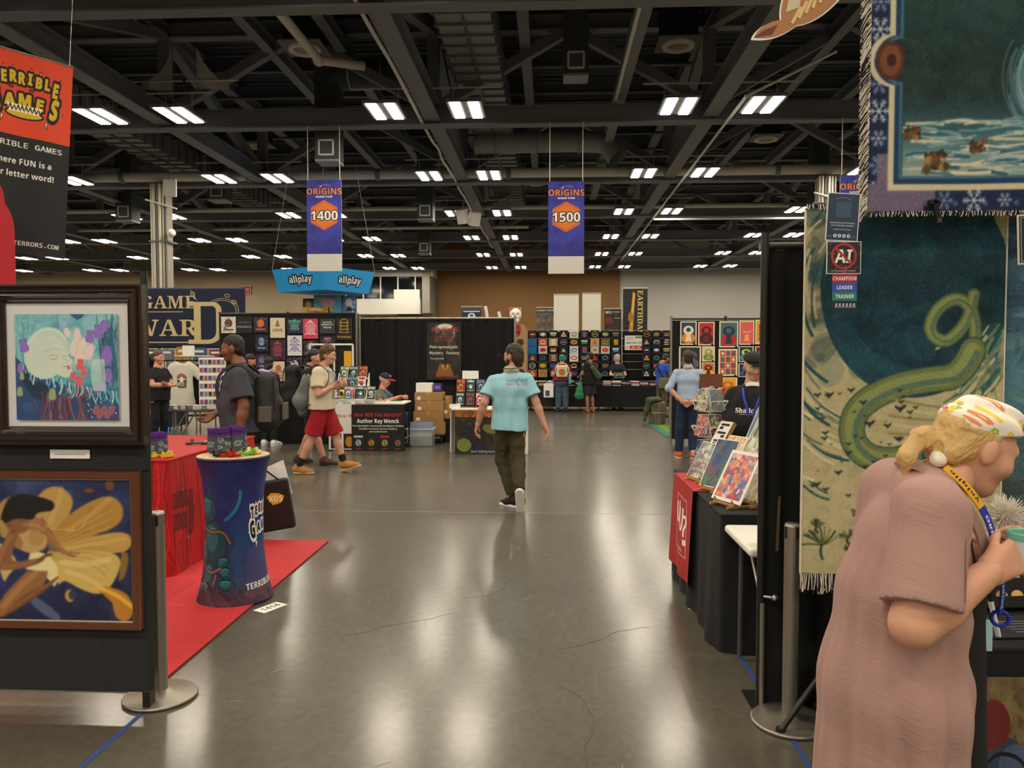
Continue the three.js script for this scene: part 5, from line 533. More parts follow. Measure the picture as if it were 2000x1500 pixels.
{ const t = blanket('woven blanket with stormy sea and snowflake border hanging above the others', 1.965, 3.3, -3.3, 1.3, 1.03, artStorm, { a: 0.004, seed: 8 }); for (const [k, s] of [[creamThread, 5], [darkThread, 6]]) { obj('side_fringe', fringe(300, 0.04, 0, 1.03, s, 0.0034, 0.06).map((g) => { g.rotateZ(-PI / 2); g.translate(-0.645, 0, 0.004); return g; }), k, t).userData.kind = 'stuff'; obj('bottom_fringe', fringe(130, 0.022, -0.64, 0.64, s + 3, 0.003).map((g) => g.translate(0, -1.03, 0.004)), k, t).userData.kind = 'stuff'; } }
blanket('blue grey woven blanket hanging beside the sand coloured one', 2.35, 2.3, -3.45, 0.78, 1.6, artBlueWeave, { seed: 11 });
for (const [x, y, l] of [[1.585, 2.27, 'black spring clamp holding the sand coloured blanket']]) { const t = thing('spring_clamp', l, 'clamp', [x, y, -3.27]); obj('jaw', [rbox(0.022, 0.09, 0.02, 0.005, [0, 0, 0], [0, 0, 0.2]), rbox(0.05, 0.02, 0.02, 0.005, [-0.01, 0.03, 0])], M.black, t); obj('tip', rbox(0.018, 0.02, 0.024, 0.004, [0.01, -0.045, 0.002]), mat(0x3a3a3c, 0.6), t); }
const flyer = tex(260, 380, (c, w, h) => { c.fillStyle = '#d8dde2'; c.fillRect(0, 0, w, h); c.fillStyle = '#1d3550'; c.fillRect(7, 7, w - 14, h - 14); curve(c, [[70, 50], [130, 30], [190, 52]], '#8fa6bd', 3); c.fillStyle = '#33506c'; c.fillRect(72, 72, 120, 120); text(c, 'SOMETHING NOT IN PERSON?', w / 2, 236, 14, '#c9d4de'); text(c, 'IT IS AVAILABLE ONLINE!', w / 2, 256, 15, '#c9d4de'); text(c, 'SCAN OR ASK FOR DETAILS', w / 2, 288, 11, '#c9d4de'); for (let i = 0; i < 4; i++) ell(c, 76 + i * 36, 338, 14, 14, '#dfe6ec', 0); for (let i = 0; i < 4; i++) ell(c, 76 + i * 36, 338, 6, 6, '#1d3550', 0); curve(c, [[20, 350], [34, 330], [44, 352]], '#8fa6bd', 3); curve(c, [[216, 352], [226, 330], [240, 350]], '#8fa6bd', 3); });
const noAI = tex(280, 260, (c, w, h) => { c.fillStyle = '#d8d4d0'; c.fillRect(0, 0, w, h); c.fillStyle = '#17171a'; c.fillRect(6, 6, w - 12, h - 12); const r = rng(6); for (let i = 0; i < 40; i++) curve(c, [[r() * w, r() * h], [r() * w * 0.1 + r() * w * 0.9, r() * h]].map(([x, y], j, a) => (j ? [a[0][0] + 12, a[0][1] - 10] : [x, y])), '#c9c5c0', 2); text(c, 'AI', w / 2, 120, 150, '#f1efe9', { sx: 0.9, skew: -0.1 }); ell(c, w / 2, 118, 96, 96, null, 0, '#b3262c', 18); curve(c, [[72, 52], [208, 184]], '#b3262c', 18); text(c, 'NO TO GENERATIVE CONTENT', w / 2, 236, 14, '#c9c5c0'); });
{ const t = thing('shop_flyer', 'dark blue flyer with white border clipped to the blanket edge', 'flyer', [1.208, 2.243, -3.27], 0.06); t.rotation.z = -0.05; obj('sheet', box(0.135, 0.198, 0.003, [0, 0, 0]), M.paper, t); obj('sheet_face', panelGeo(0.135, 0.198, 0.003), mat(0xffffff, 0.4, { map: flyer }), t); }
{ const t = thing('protest_sign', 'black sign with AI struck out by a red ring', 'sign', [1.214, 2.076, -3.268], 0.04); obj('sheet', box(0.142, 0.134, 0.003, [0, 0, 0]), M.paper, t); obj('sheet_face', panelGeo(0.142, 0.134, 0.003), mat(0xffffff, 0.4, { map: noAI }), t); }
['#a81f34|CHAMPION|crimson', '#2b4fb8|LEADER|royal blue', '#1f7a72|TRAINER|teal', '#1c1a34||dark purple'].forEach((s, i) => { const [k, n, l] = s.split('|'), m = tex(256, 100, (c, w, h) => { c.fillStyle = k; c.fillRect(0, 0, w, h); if (n) text(c, n, w / 2, h / 2, 58, '#e6e4ea', { sx: 0.8 }); else { const r = rng(4); for (let j = 0; j < 6; j++) { const x = 34 + j * 37; curve(c, [[x, 74], [x, 28], [x + 20, 34], [x + 6, 52], [x + 22, 72]], '#e6e4ea', 6); } } }), t = thing('badge_ribbon', `${l} badge ribbon with white lettering under the AI sign`, 'ribbon', [1.219, 1.99 - i * 0.037, -3.268 + i * 0.001]); obj('ribbon', rbox(0.1, 0.038, 0.002, 0.0008, [0, 0, 0]), mat(k, 0.6), t); obj('ribbon_face', panelGeo(0.1, 0.038, 0.0025), mat(0xffffff, 0.6, { map: m }), t); });
{ const m = tex(512, 380, (c, w, h) => { c.fillStyle = '#c4bfb4'; c.fillRect(0, 0, w, h); c.fillStyle = '#23262a'; c.fillRect(14, 14, w - 28, h - 28); c.strokeStyle = '#b5b0a6'; c.lineWidth = 4; c.strokeRect(26, 26, w - 52, h - 52); text(c, 'Woven Blankets', 262, 100, 58, '#efece4', { style: '', sx: 0.92 }); text(c, '$250.00', 200, 200, 84, '#efece4', { style: '', sx: 0.9 }); text(c, '+$125.00 each add.', 250, 300, 46, '#efece4', { style: '', sx: 0.9 }); }), t = thing('chalk_sign', 'chalkboard price sign for woven blankets', 'sign', [2.02, 2.14, -3.18], -0.12); t.rotation.z = 0.04; obj('board', rbox(0.31, 0.2, 0.008, 0.003, [0, 0, 0]), M.black, t); obj('board_face', panelGeo(0.31, 0.2, 0.009), mat(0xffffff, 0.8, { map: m }), t); obj('paper_note', rbox(0.05, 0.075, 0.003, 0.001, [-0.07, -0.115, 0.006]), mat(0xd8cfb4, 0.85), t); }
{ const s = new THREE.Shape(); s.moveTo(0.02, 0); s.bezierCurveTo(0.03, 0.04, 0.09, 0.07, 0.13, 0.07); s.bezierCurveTo(0.12, 0.12, 0.14, 0.2, 0.2, 0.24); s.lineTo(0.42, 0.24); s.bezierCurveTo(0.36, 0.14, 0.28, 0.06, 0.19, 0.05); s.bezierCurveTo(0.15, 0.02, 0.1, -0.01, 0.02, 0); const t = thing('hanging_cutout', 'leaf shaped striped cutout with white outline hanging above the blankets', 'cutout', [0.735, 2.865, -3.0], 0.05); obj('outline', extrude(s, 0.004), M.paper, t); const sc = 0.93, ins = extrude(s, 0.003); ins.scale(sc, sc, 1); ins.translate(0.014, 0.008, 0.003); obj('fill', ins, mat(0xb07a50, 0.7), t); for (let i = 0; i < 5; i++) obj('stripe', box(0.012, 0.07, 0.002, [0.19 + i * 0.024, 0.09 + i * 0.02, 0.0075], [0, 0, -0.5 + i * 0.06]), mat(0xe0c48a, 0.7), t); obj('leaf_print', extrude([[0.03, 0.008], [0.07, 0.035], [0.12, 0.055], [0.1, 0.02]], 0.002).translate(0, 0, 0.006), mat(0x6a4030, 0.7), t); obj('cap_print', extrude([[0.15, 0.1], [0.17, 0.2], [0.22, 0.22], [0.2, 0.12]], 0.002).translate(0, 0, 0.006), mat(0xd6c6a8, 0.7), t); obj('string', rod([0.22, 0.2, 0], [0.3, 0.9, -0.2], 0.001, 5), M.paper, t); }
// side table with the woman's wares
clothTable('cloth_table', 'black cloth table at the woven blanket stall', [1.93, -2.88], 0.05, 1.2, 0.75, 0.735, mat(0x101012, 0.9), { fold: 0.02, flare: 0.03, n: 3, seed: 5 });
{ const t = thing('woven_throw', 'brown and blue woven throw hanging down the front of the black table', 'blanket', [1.47, 0.66, -2.455], 0.05), H = hanging(0.3, 0.6, { a: 0.008, seed: 9 }); obj('woven_front', H.front, woven(artRug), t); obj('woven_back', H.back, backCloth, t); for (const [k, s] of [[creamThread, 21], [darkThread, 22]]) obj('side_fringe', fringe(80, 0.05, 0, 0.6, s).map((g) => { g.rotateZ(-PI / 2 + PI); g.translate(0.15, -0.0, 0.004); return g; }), k, t).userData.kind = 'stuff'; }
{ const m = tex(256, 180, (c, w, h) => { c.fillStyle = '#26262a'; c.fillRect(0, 0, w, h); blotches(c, w, h, 30, ['#3a3a40', '#16161a', '#55555c'], 10, 40, 7, 0.5); for (let i = 0; i < 5; i++) curve(c, [[100, 50 + i * 22], [150, 46 + i * 22], [230, 52 + i * 22]], '#d8d6d0', 2); }), t = thing('display_card', 'black printed card with white script lying on the black table', 'card', [1.58, 0.748, -2.66], 0.1); obj('card', rbox(0.3, 0.004, 0.2, 0.001, [0, 0.002, 0]), M.black, t); const g = new THREE.PlaneGeometry(0.3, 0.2); g.rotateX(-PI / 2); g.translate(0, 0.0046, 0); obj('card_face', g, mat(0xffffff, 0.6, { map: m }), t); }
{ const t = thing('marker_pen', 'white marker pen standing at the edge of the black table', 'pen', [1.46, 0.747, -2.56]); obj('barrel', rod([0.01, 0.005, 0], [-0.03, 0.13, 0.02], 0.008), M.white, t); obj('pen_cap', rod([-0.03, 0.13, 0.02], [-0.036, 0.16, 0.024], 0.009), M.black, t); }
for (const [y, k, l] of [[0.0, 0x7fb8cc, 'pale blue card hanging at the corner of the black table']]) { const t = thing('hang_card', l, 'card', [1.345, 0.62, -2.46], 0.05); obj('card', rbox(0.05, 0.13, 0.003, 0.001, [0, 0, 0]), mat(k, 0.6), t); obj('clip_dot', ball(0.008, [0, -0.02, 0.002], 8), M.white, t); obj('upper_card', rbox(0.06, 0.1, 0.003, 0.001, [0.02, 0.17, 0]), mat(0xa8d0dc, 0.6), t); }
{ const t = thing('pin_display', 'black stand with shell shaped enamel pins on the black table', 'display stand', [1.62, 0.745, -2.88], 0.1); obj('stand', rbox(0.3, 0.16, 0.1, 0.008, [0, 0.08, 0], [-0.3, 0, 0]), M.black, t); const K = [0xe8dcc4, 0xd8b060, 0x9fb8a0, 0xe0c8c0, 0xc08a60]; let i = 0; for (let x = 0; x < 5; x++) for (let y = 0; y < 2; y++, i++) obj('enamel_pin', extrude(Array.from({ length: 9 }, (_, q) => [0.022 * Math.cos(q * 0.4), 0.02 * Math.sin(q * 0.4)]), 0.004).applyMatrix4(new THREE.Matrix4().makeRotationX(-0.3).setPosition(-0.115 + x * 0.058, 0.06 + y * 0.06, 0.058 - y * 0.02)), mat(K[i % 5], 0.3), t); }
{ const t = thing('fluffy_pompom', 'fluffy white fur pompom behind the mug', 'pompom', [1.33, 1.2, -2.3]), r = rng(15), gs = []; for (let i = 0; i < 900; i++) { const a = r() * 6.283, b = Math.acos(2 * r() - 1), d = [Math.sin(b) * Math.cos(a), Math.cos(b), Math.sin(b) * Math.sin(a)], l = 0.035 + r() * 0.03; gs.push(bar(d.map((x) => x * 0.015), d.map((x, j) => x * l * (j === 1 ? 1.3 : 1) - (j === 1 ? 0.01 : 0)), 0.0016, 0.0016)); } obj('fur', gs, mat(0xeae4da, 0.95), t).userData.kind = 'stuff'; obj('core', ball(0.022, [0, 0, 0]), mat(0xe4ddd0, 0.95), t); obj('stand_wire', rod([0, 0, 0], [0.03, -0.46, -0.2], 0.002, 5), M.white, t); }
// print seller's tables
const printTable = clothTable('cloth_table', 'long table under a black cloth covered in art prints on easels', [1.35, -5.13], 0, 0.8, 1.66, 0.775, mat(0x141517, 0.88), { fold: 0.014, flare: 0.02, n: 3.2, seed: 7, drop: 0.002 });
{ const m = tex(420, 700, (c, w, h) => { c.fillStyle = '#b02a2a'; c.fillRect(0, 0, w, h); blotches(c, w, h, 60, ['#b83230', '#a02424'], 20, 80, 3, 0.3); const k = '#f1ece4'; c.strokeStyle = k; c.lineWidth = 4; c.strokeRect(110, 120, 200, 420); curve(c, [[120, 190], [110, 300], [150, 340], [170, 260], [175, 170]], k, 22); curve(c, [[190, 210], [185, 330], [220, 380], [250, 300], [250, 200]], k, 24); curve(c, [[265, 250], [300, 230], [310, 290], [270, 340], [272, 390]], k, 22); poly(c, [[262, 420], [304, 410], [310, 450], [268, 462]], k); text(c, 'Designs', 210, 500, 30, k, { style: '', rot: 0.1 }); }), t = thing('table_runner', 'red table runner with a white hand drawn logo on the print table', 'runner', [0.935, 0, -5.36]); const g = new THREE.PlaneGeometry(0.76, 0.7, 16, 20), p = g.attributes.position; for (let i = 0; i < p.count; i++) { const v = 0.5 - p.getY(i) / 0.7, s = p.getX(i); p.setXYZ(i, -0.014 - 0.024 * v - 0.012 * v * Math.sin(s * 16 + 1), 0.79 - v * 0.64, s); } g.computeVertexNormals(); obj('front_drop', g, dbl(mat(0xffffff, 0.85, { map: m })), t); obj('table_part', rbox(0.8, 0.006, 0.76, 0.002, [0.39, 0.789, 0]), mat(0xb02a2a, 0.85), t); }
{ const t = thing('folding_table', 'white plastic folding table beside the black drape', 'table', [1.36, 0, -3.99]); obj('table_top', rbox(0.8, 0.045, 0.54, 0.02, [0, 0.715, 0], [0, 0, 0], 3), mat(0xe6e3dc, 0.5), t); for (const x of [-0.32, 0.32]) { obj('leg', rod([x, 0.69, 0.22], [x, 0.02, 0.24], 0.013), mat(0x4a4a4c, 0.4, { metalness: 0.6 }), t); obj('leg_tip', cyl(0.016, 0.016, 0.04, [x, 0.02, 0.24]), M.black, t); obj('leg', rod([x, 0.69, -0.2], [x, 0.02, -0.22], 0.013), mat(0x4a4a4c, 0.4), t); obj('brace', rod([x, 0.42, 0.23], [x - 0.02, 0.69, 0.05], 0.008), M.chrome, t); } obj('leg_bar', rod([-0.32, 0.16, 0.236], [0.32, 0.16, 0.236], 0.011), mat(0x4a4a4c, 0.4), t); }
{ const t = thing('leaning_board', 'wooden edged board leaning on the white folding table', 'board', [1.06, 0.7376, -3.84]); t.rotation.z = -0.03; obj('board', rbox(0.02, 0.27, 0.03, 0.003, [0, 0.137, 0]), mat(0x9a7a54, 0.7), t); obj('board_face', box(0.012, 0.26, 0.2, [0.014, 0.137, 0.08]), mat(0x6a5038, 0.7), t); }
const artPrints = atlas(4, 4, 128, 180, (c, w, h, i) => { const P = [['#4a4a52', '#d8d4c4', '#8a8a6a', '#6a2a3a'], ['#3a5a8a', '#4a7a4a', '#2a3a6a', '#8a4a5a'], ['#c9302c', '#3a5ab0', '#d8a060', '#e6dcc8'], ['#d8cfa0', '#8a8a4a', '#b8a860', '#f1ecd8'], ['#8a98a8', '#a86a5a', '#4a6a8a', '#6a8a7a'], ['#d8d4b8', '#3a3a34', '#b8b48a', '#8a8a6a'], ['#6a6aa8', '#8a8ac0', '#b87a6a', '#4a4a7a'], ['#2a2a44', '#d8842a', '#5ab0a8', '#8a3a3a'], ['#e8c838', '#6a8a2a', '#e8e0c0', '#c88a20'], ['#3a3a6a', '#c8c8e0', '#6a6a9a', '#1a1a3a'], ['#e8a848', '#d8d0b8', '#b86a2a', '#f1e4c8'], ['#4a6a8a', '#2a3a5a', '#8ab0c8', '#c8a060'], ['#2a2a30', '#4a4a58', '#1a1a20', '#6a6a7a'], ['#b8a0c8', '#8a6a9a', '#e0d0e0', '#5a4a7a'], ['#f1efe9', '#d8d4cc', '#b8b4ac', '#e8e4dc'], ['#8ab0a0', '#d8c890', '#4a7a6a', '#c86a4a']][i]; c.fillStyle = P[0]; c.fillRect(0, 0, w, h); blotches(c, w, h, 90, P, 8, 34, 200 + i, 0.75); const r = rng(300 + i); for (let j = 0; j < 26; j++) { const x = r() * w, y = r() * h; curve(c, [[x, y], [x + 30 * (r() - 0.5), y + 24], [x + 40 * (r() - 0.5), y + 50 * (r() - 0.5)]], P[j % 4], 1 + r() * 5); } });
const printMat = mat(0xffffff, 0.3, { map: artPrints.map }), wood = mat(0xb08850, 0.6);
function easelPrint(x, y, z, w, h, i, label, o = {}) { // leans back towards +x, faces the aisle
  const t = thing('art_print', label, 'art print', [x, y, z], -PI / 2 + (o.turn ?? 0.5)), L = new THREE.Group(); const lean = o.lean ?? -0.48, q = (g) => { g.rotateX(lean); g.translate(0, 0.03, 0); return g; }; obj('backing', q(box(w, h, 0.006, [0, h / 2, 0])), M.paper, t); obj('print_face', q(uvRect(new THREE.PlaneGeometry(w - (o.border ?? 0.012), h - (o.border ?? 0.012)), artPrints.uv(i)).translate(0, h / 2, 0.0036)), printMat, t);
  const e = thing('wooden_easel', `small wooden easel holding the ${label.split(' ').slice(0, 9).join(' ')}`, 'easel', [x, y, z], -PI / 2 + (o.turn ?? 0.5)); for (const s of [-1, 1]) { obj('base_rail', rbox(0.014, 0.016, 0.2, 0.003, [s * w * 0.3, 0.008, -0.05]), wood, e); obj('back_strut', bar([s * w * 0.3, 0.02, -0.02], [s * w * 0.3, h * 0.62, -0.02 - h * 0.33 - 0.012], 0.012, 0.012), wood, e); obj('lip_peg', rod([s * w * 0.3, 0.02, 0.0], [s * w * 0.3, 0.05, 0.02], 0.005), wood, e); } obj('cross_rail', rbox(w * 0.7, 0.014, 0.012, 0.003, [0, 0.02, 0.012]), wood, e);
}
const T0 = 0.787; let riser = thing('table_riser', 'black covered riser under the back row of art prints', 'riser', [1.5, T0, -5.0]); obj('riser_box', rbox(0.3, 0.2, 1.2, 0.01, [0, 0.1, 0]), M.blackCloth, riser); obj('riser_cloth', box(0.31, 0.008, 1.22, [0, 0.204, 0]), M.blackCloth, riser);
const T1 = T0 + 0.209, q3 = { turn: 0.3, lean: -0.5 };
easelPrint(1.01, T0, -5.36, 0.26, 0.27, 0, 'grey and cream figure art print beside the red runner', q3); easelPrint(1.03, T0, -4.98, 0.2, 0.34, 1, 'tall blue green art print next to the grey figure print', { turn: 0.55, lean: -0.5 }); easelPrint(1.02, T0, -4.5, 0.27, 0.32, 2, 'red and blue art print with wide white border near the white table', { border: 0.04, turn: 0.42, lean: -0.5 }); easelPrint(1.17, T0, -4.52, 0.24, 0.36, 3, 'yellow cream art print behind the white bordered print', q3); easelPrint(1.26, T0, -4.55, 0.24, 0.44, 12, 'dark grey art print behind the yellow cream print', q3);
easelPrint(1.14, T0, -5.2, 0.18, 0.34, 10, 'orange cream art print behind the tall blue green print', { turn: 0.5, lean: -0.5 }); easelPrint(1.2, T0, -5.0, 0.24, 0.5, 5, 'black and cream drawing of a swirling mane print', q3); easelPrint(1.26, T0, -4.8, 0.2, 0.52, 6, 'tall lavender art print in the middle of the table', { turn: 0.5, lean: -0.5 }); easelPrint(1.37, T1, -5.3, 0.18, 0.42, 4, 'grey blue art print on the riser beside the wire rack', { turn: 0.5, lean: -0.5 }); easelPrint(1.4, T1, -4.98, 0.22, 0.5, 11, 'deep blue art print on the riser', { turn: 0.5, lean: -0.5 }); easelPrint(1.42, T1, -4.7, 0.22, 0.46, 15, 'green and cream art print on the riser end', q3); easelPrint(1.42, T0, -4.42, 0.22, 0.38, 13, 'pale violet art print next to the black drape', q3);
{ const m = tex(128, 512, (c, w, h) => { c.fillStyle = '#f1efe9'; c.fillRect(0, 0, w, h); c.fillStyle = '#141414'; for (let i = 0; i < 4; i++) { c.fillRect(20, 20 + i * 78, 88, 22); c.fillRect(20 + (i % 2) * 50, 50 + i * 78, 38, 26); } c.fillRect(0, 330, w, 182); }), t = thing('logo_board', 'narrow wooden board with black and white block pattern on the print table', 'board', [1.08, T0, -5.52], -PI / 2 + 0.4), q = (g) => { g.rotateX(-0.55); g.translate(0, 0.02, 0); return g; }; obj('board', q(box(0.15, 0.44, 0.03, [0, 0.22, 0])), wood, t); obj('board_face', q(new THREE.PlaneGeometry(0.14, 0.43).translate(0, 0.22, 0.0156)), mat(0xffffff, 0.6, { map: m }), t); obj('prop', bar([0, 0.3, -0.2], [0, 0, -0.24], 0.015, 0.015), wood, t); }
{ const wire = mat(0xe8e6e0, 0.4), t = thing('card_rack', 'white wire card spinner with brown sign on the print table', 'card rack', [1.185, T0, -5.77], 0.2); obj('base', cyl(0.1, 0.11, 0.012, [0, 0.006, 0]), wire, t); obj('mast', cyl(0.006, 0.006, 0.66, [0, 0.33, 0]), wire, t); obj('sign', rbox(0.175, 0.1, 0.004, 0.001, [0, 0.69, 0.02], [0, -0.1, 0]), mat(0x7d4a32, 0.7), t); obj('loop', place(new THREE.TorusGeometry(0.022, 0.003, 6, 20), [0, 0.625, 0.03]), wire, t);
  for (let L = 0; L < 3; L++) { const y = 0.08 + L * 0.19; for (let a = 0; a < 4; a++) { const g = (q) => { q.rotateY(a * PI / 2 + 0.3); return q; }; obj('wire_pocket', [rod([-0.06, y, 0.06], [0.06, y, 0.06], 0.003, 6), rod([-0.075, y + 0.08, 0.11], [0.075, y + 0.08, 0.11], 0.003, 6), rod([-0.06, y, 0.06], [-0.075, y + 0.08, 0.11], 0.003, 6), rod([0.06, y, 0.06], [0.075, y + 0.08, 0.11], 0.003, 6), rod([0, y, 0.06], [0, y + 0.08, 0.11], 0.003, 6), rod([0, y, 0.0], [0, y, 0.06], 0.003, 6)].map(g), wire, t);
    const k = (L * 4 + a) % 12, c = thing('greeting_card', `printed greeting card in the ${['bottom', 'middle', 'top'][L]} tier of the wire spinner`, 'card', [1.185, T0, -5.77], 0.2, `cards in the ${['bottom', 'middle', 'top'][L]} tier of the spinner`); obj('card', g(box(0.12, 0.16, 0.006, [0, y + 0.09, 0.075], [-0.25, 0, 0])), M.paper, c); obj('card_face', g(place(uvRect(new THREE.PlaneGeometry(0.12, 0.16), artPrints.uv([7, 10, 8, 9, 0, 11, 1, 2, 4, 3, 6, 5][k])), [0, y + 0.0908, 0.0788], [-0.25, 0, 0])), printMat, c); } } }
// ---------- middle distance: author's booth, print walls, shirt booth ----------
function drapeWall(label, x0, x1, z, h, seed) { const t = thing('pipe_drape', label, 'drape', [(x0 + x1) / 2, 0, z]), w = x1 - x0, n = Math.round(w / 1.02); for (let i = 0; i < n; i++) obj('drape', curtain(w / n + 0.03, h - 0.02, { n: 6, a: 0.035, seed: seed + i, seg: 50 }).translate(-w / 2 + (i + 0.5) * w / n, 0.01, (i % 2) * 0.02), dbl(mat([0x0e0e10, 0x101014, 0x0c0d0f][i % 3], 0.92)), t); obj('cross_bar', rod([-w / 2, h + 0.01, 0], [w / 2, h + 0.01, 0], 0.022), M.brushed, t); for (const x of [-w / 2 - 0.02, w / 2 + 0.02]) { obj('upright', cyl(0.024, 0.024, h + 0.06, [x, (h + 0.06) / 2, 0]), M.chrome, t); obj('pole_base', box(0.4, 0.008, 0.4, [x, 0.004, 0]), M.blackMetal, t); } return t; }
drapeWall('black drape wall behind the author table', -3.77, -0.72, -15.15, 2.36, 5);
function flat(name, label, cat, x, y, z, w, h, m, o = {}) { const t = thing(name, label, cat, [x, y, z], o.turn ?? 0, o.group); obj(o.body ?? 'panel', box(w, h, o.t ?? 0.01, [0, 0, 0]), o.edge ?? M.paper, t); obj('printed_face', panelGeo(w, h, o.t ?? 0.01, o.uv), m.isTexture ? mat(0xffffff, o.rough ?? 0.6, { map: m }) : m, t); return t; }
flat('hanging_banner', 'dark hanging banner of a road scene with author name in red', 'banner', -2.09, 1.72, -15.05, 0.68, 1.13, artAuthorBanner, { edge: M.black });
// author's table
{ const w = 1.3, t = thing('author_table', 'folding table with a white cloth and black author banner in front', 'table', [-3.16, 0, -13.38]), mw = mat(0xe6e4de, 0.8); obj('table_top', rbox(w, 0.03, 0.72, 0.008, [0, 0.815, 0]), mw, t); obj('front_cloth', box(w * 0.36, 0.79, 0.008, [-w * 0.32, 0.42, 0.365]), mw, t); const A = tex(300, 520, (c, W, H) => { c.fillStyle = '#dddbd5'; c.fillRect(0, 0, W, H); text(c, 'How Will', 210, 140, 52, '#b83038', { face: 'serif', skew: -0.2 }); c.fillStyle = '#141418'; c.fillRect(20, 340, 120, 170); c.fillRect(165, 340, 130, 170); ell(c, 80, 430, 34, 34, '#a8a49c'); ell(c, 230, 430, 46, 60, '#b07a24'); }); obj('cloth_print', place(panelGeo(0.46, 0.79, 0), [-w * 0.32, 0.42, 0.3695]), mat(0xffffff, 0.8, { map: A }), t); obj('author_banner', box(0.92, 0.8, 0.008, [0.21, 0.4, 0.372]), M.black, t); obj('banner_print', place(panelGeo(0.92, 0.8, 0), [0.21, 0.4, 0.3766]), mat(0xffffff, 0.7, { map: artAuthorTable }), t); for (const x of [-1, 1]) for (const z of [-1, 1]) obj('leg', rod([x * 0.62, 0.8, z * 0.3], [x * 0.62, 0, z * 0.3], 0.014), M.blackMetal, t); obj('side_bar', rod([0.63, 0.2, 0.3], [0.63, 0.2, -0.3], 0.012), M.chrome, t); }
const covers = atlas(6, 3, 84, 128, (c, w, h, i) => { const P = [['#2a6a3a', '#e8e4da', '#111'], ['#1a2a4a', '#8ab0c8', '#0a0a1a'], ['#8a2a1a', '#e8862a', '#111'], ['#5a1a2a', '#d8d4cc', '#222'], ['#22222a', '#b83038', '#08080a'], ['#e8d838', '#222', '#111'], ['#3a6a8a', '#e8e4da', '#b83038'], ['#8a98a0', '#1a1a1a', '#c8a060'], ['#111', '#4aa0b0', '#e8e4da'], ['#d8d4cc', '#b83038', '#2a2a2a'], ['#7a2a6a', '#e8e4da', '#111'], ['#e0a030', '#221', '#fff'], ['#101018', '#b8d0d8', '#3a5a6a'], ['#1a1a1a', '#e8e4da', '#6a8a9a'], ['#b83a4a', '#f1e4e4', '#2a1a2a'], ['#e8862a', '#3a1a0a', '#111'], ['#2a3a2a', '#9ab84a', '#111'], ['#e8e4da', '#3a3a3a', '#a83030']][i]; c.fillStyle = P[0]; c.fillRect(0, 0, w, h); blotches(c, w, h, 18, P, 8, 26, 400 + i, 0.6); c.fillStyle = P[1]; c.fillRect(8, 10, w - 16, 20); c.fillStyle = P[2]; c.fillRect(14, 15, w - 28, 5); c.fillRect(20, 22, w - 40, 4); ell(c, w / 2, 72, 20, 24, P[1]); ell(c, w / 2, 78, 12, 14, P[2]); c.fillStyle = P[1]; c.fillRect(16, h - 18, w - 32, 8); }), coverMat = mat(0xffffff, 0.4, { map: covers.map });
const cK = ['green', 'navy', 'rust red', 'maroon', 'black and red', 'yellow', 'steel blue', 'grey', 'black and teal', 'cream', 'plum', 'amber', 'dark blue', 'black', 'rose', 'orange', 'dark green', 'white'];
function book(x, y, z, i, a, label, lean = -0.22, s = 1, group) { const t = thing('paperback_book', label, 'book', [x, y, z], a, group), q = (g) => { g.rotateX(lean); return g; }; obj('pages', q(box(0.14 * s, 0.215 * s, 0.022, [0, 0.1075 * s, 0])), M.paper, t); obj('cover', q(uvRect(new THREE.PlaneGeometry(0.142 * s, 0.217 * s), covers.uv(i)).translate(0, 0.1075 * s, 0.0115)), coverMat, t); }
{ const t = thing('book_rack', 'white tiered book rack on the author table', 'rack', [-3.5, 0.83, -13.42]); for (let L = 0; L < 3; L++) obj('shelf', box(0.52, 0.012, 0.07, [0, 0.04 + L * 0.18, 0.12 - L * 0.1]), M.white, t); for (const x of [-0.27, 0.27]) obj('side', extrude([[-0.16, 0], [0.14, 0], [0.14, 0.05], [-0.14, 0.5], [-0.16, 0.5]], 0.012).applyMatrix4(new THREE.Matrix4().makeRotationY(-PI / 2).setPosition(x + 0.006, 0, 0)), M.white, t); let i = 0; for (let L = 0; L < 3; L++) for (let k = 0; k < (L < 2 ? 3 : 3); k++, i++) book(-3.5 - 0.17 + k * 0.17, 0.877 + L * 0.18, -13.3 - L * 0.1, [5, 14, 6, 3, 1, 9, 0, 12, 2][i], 0, `${cK[[5, 14, 6, 3, 1, 9, 0, 12, 2][i]]} cover book on the ${['bottom', 'middle', 'top'][L]} tier of the author's book rack`); }
[[-3.72, 9], [-3.5, 7], [-3.28, 12], [-3.1, 8]].forEach(([x, i], k) => { for (let j = 0; j < 3; j++) { const t = thing('stacked_book', `paperback lying in a short stack ${['at the left end', 'left of the middle', 'right of the middle', 'beside the seated author'][k]} of the author table`, 'book', [x, 0.83 + j * 0.022, -13.1 + 0.004 * j], 0.05 * j, 'books stacked along the author table'); obj('pages', box(0.15, 0.018, 0.19, [0, 0.01, 0]), M.paper, t); obj('covers', [box(0.152, 0.002, 0.192, [0, 0.02, 0]), box(0.152, 0.002, 0.192, [0, 0.001, 0])], mat([0x333338, 0x7a8088, 0xddd8cc, 0x223344][k], 0.5), t); } book(x, 0.896, -13.12, [10, 6, 8, 13][k], 0, `${cK[[10, 6, 8, 13][k]]} cover book standing on a stack of books on the author table`, -0.2); });
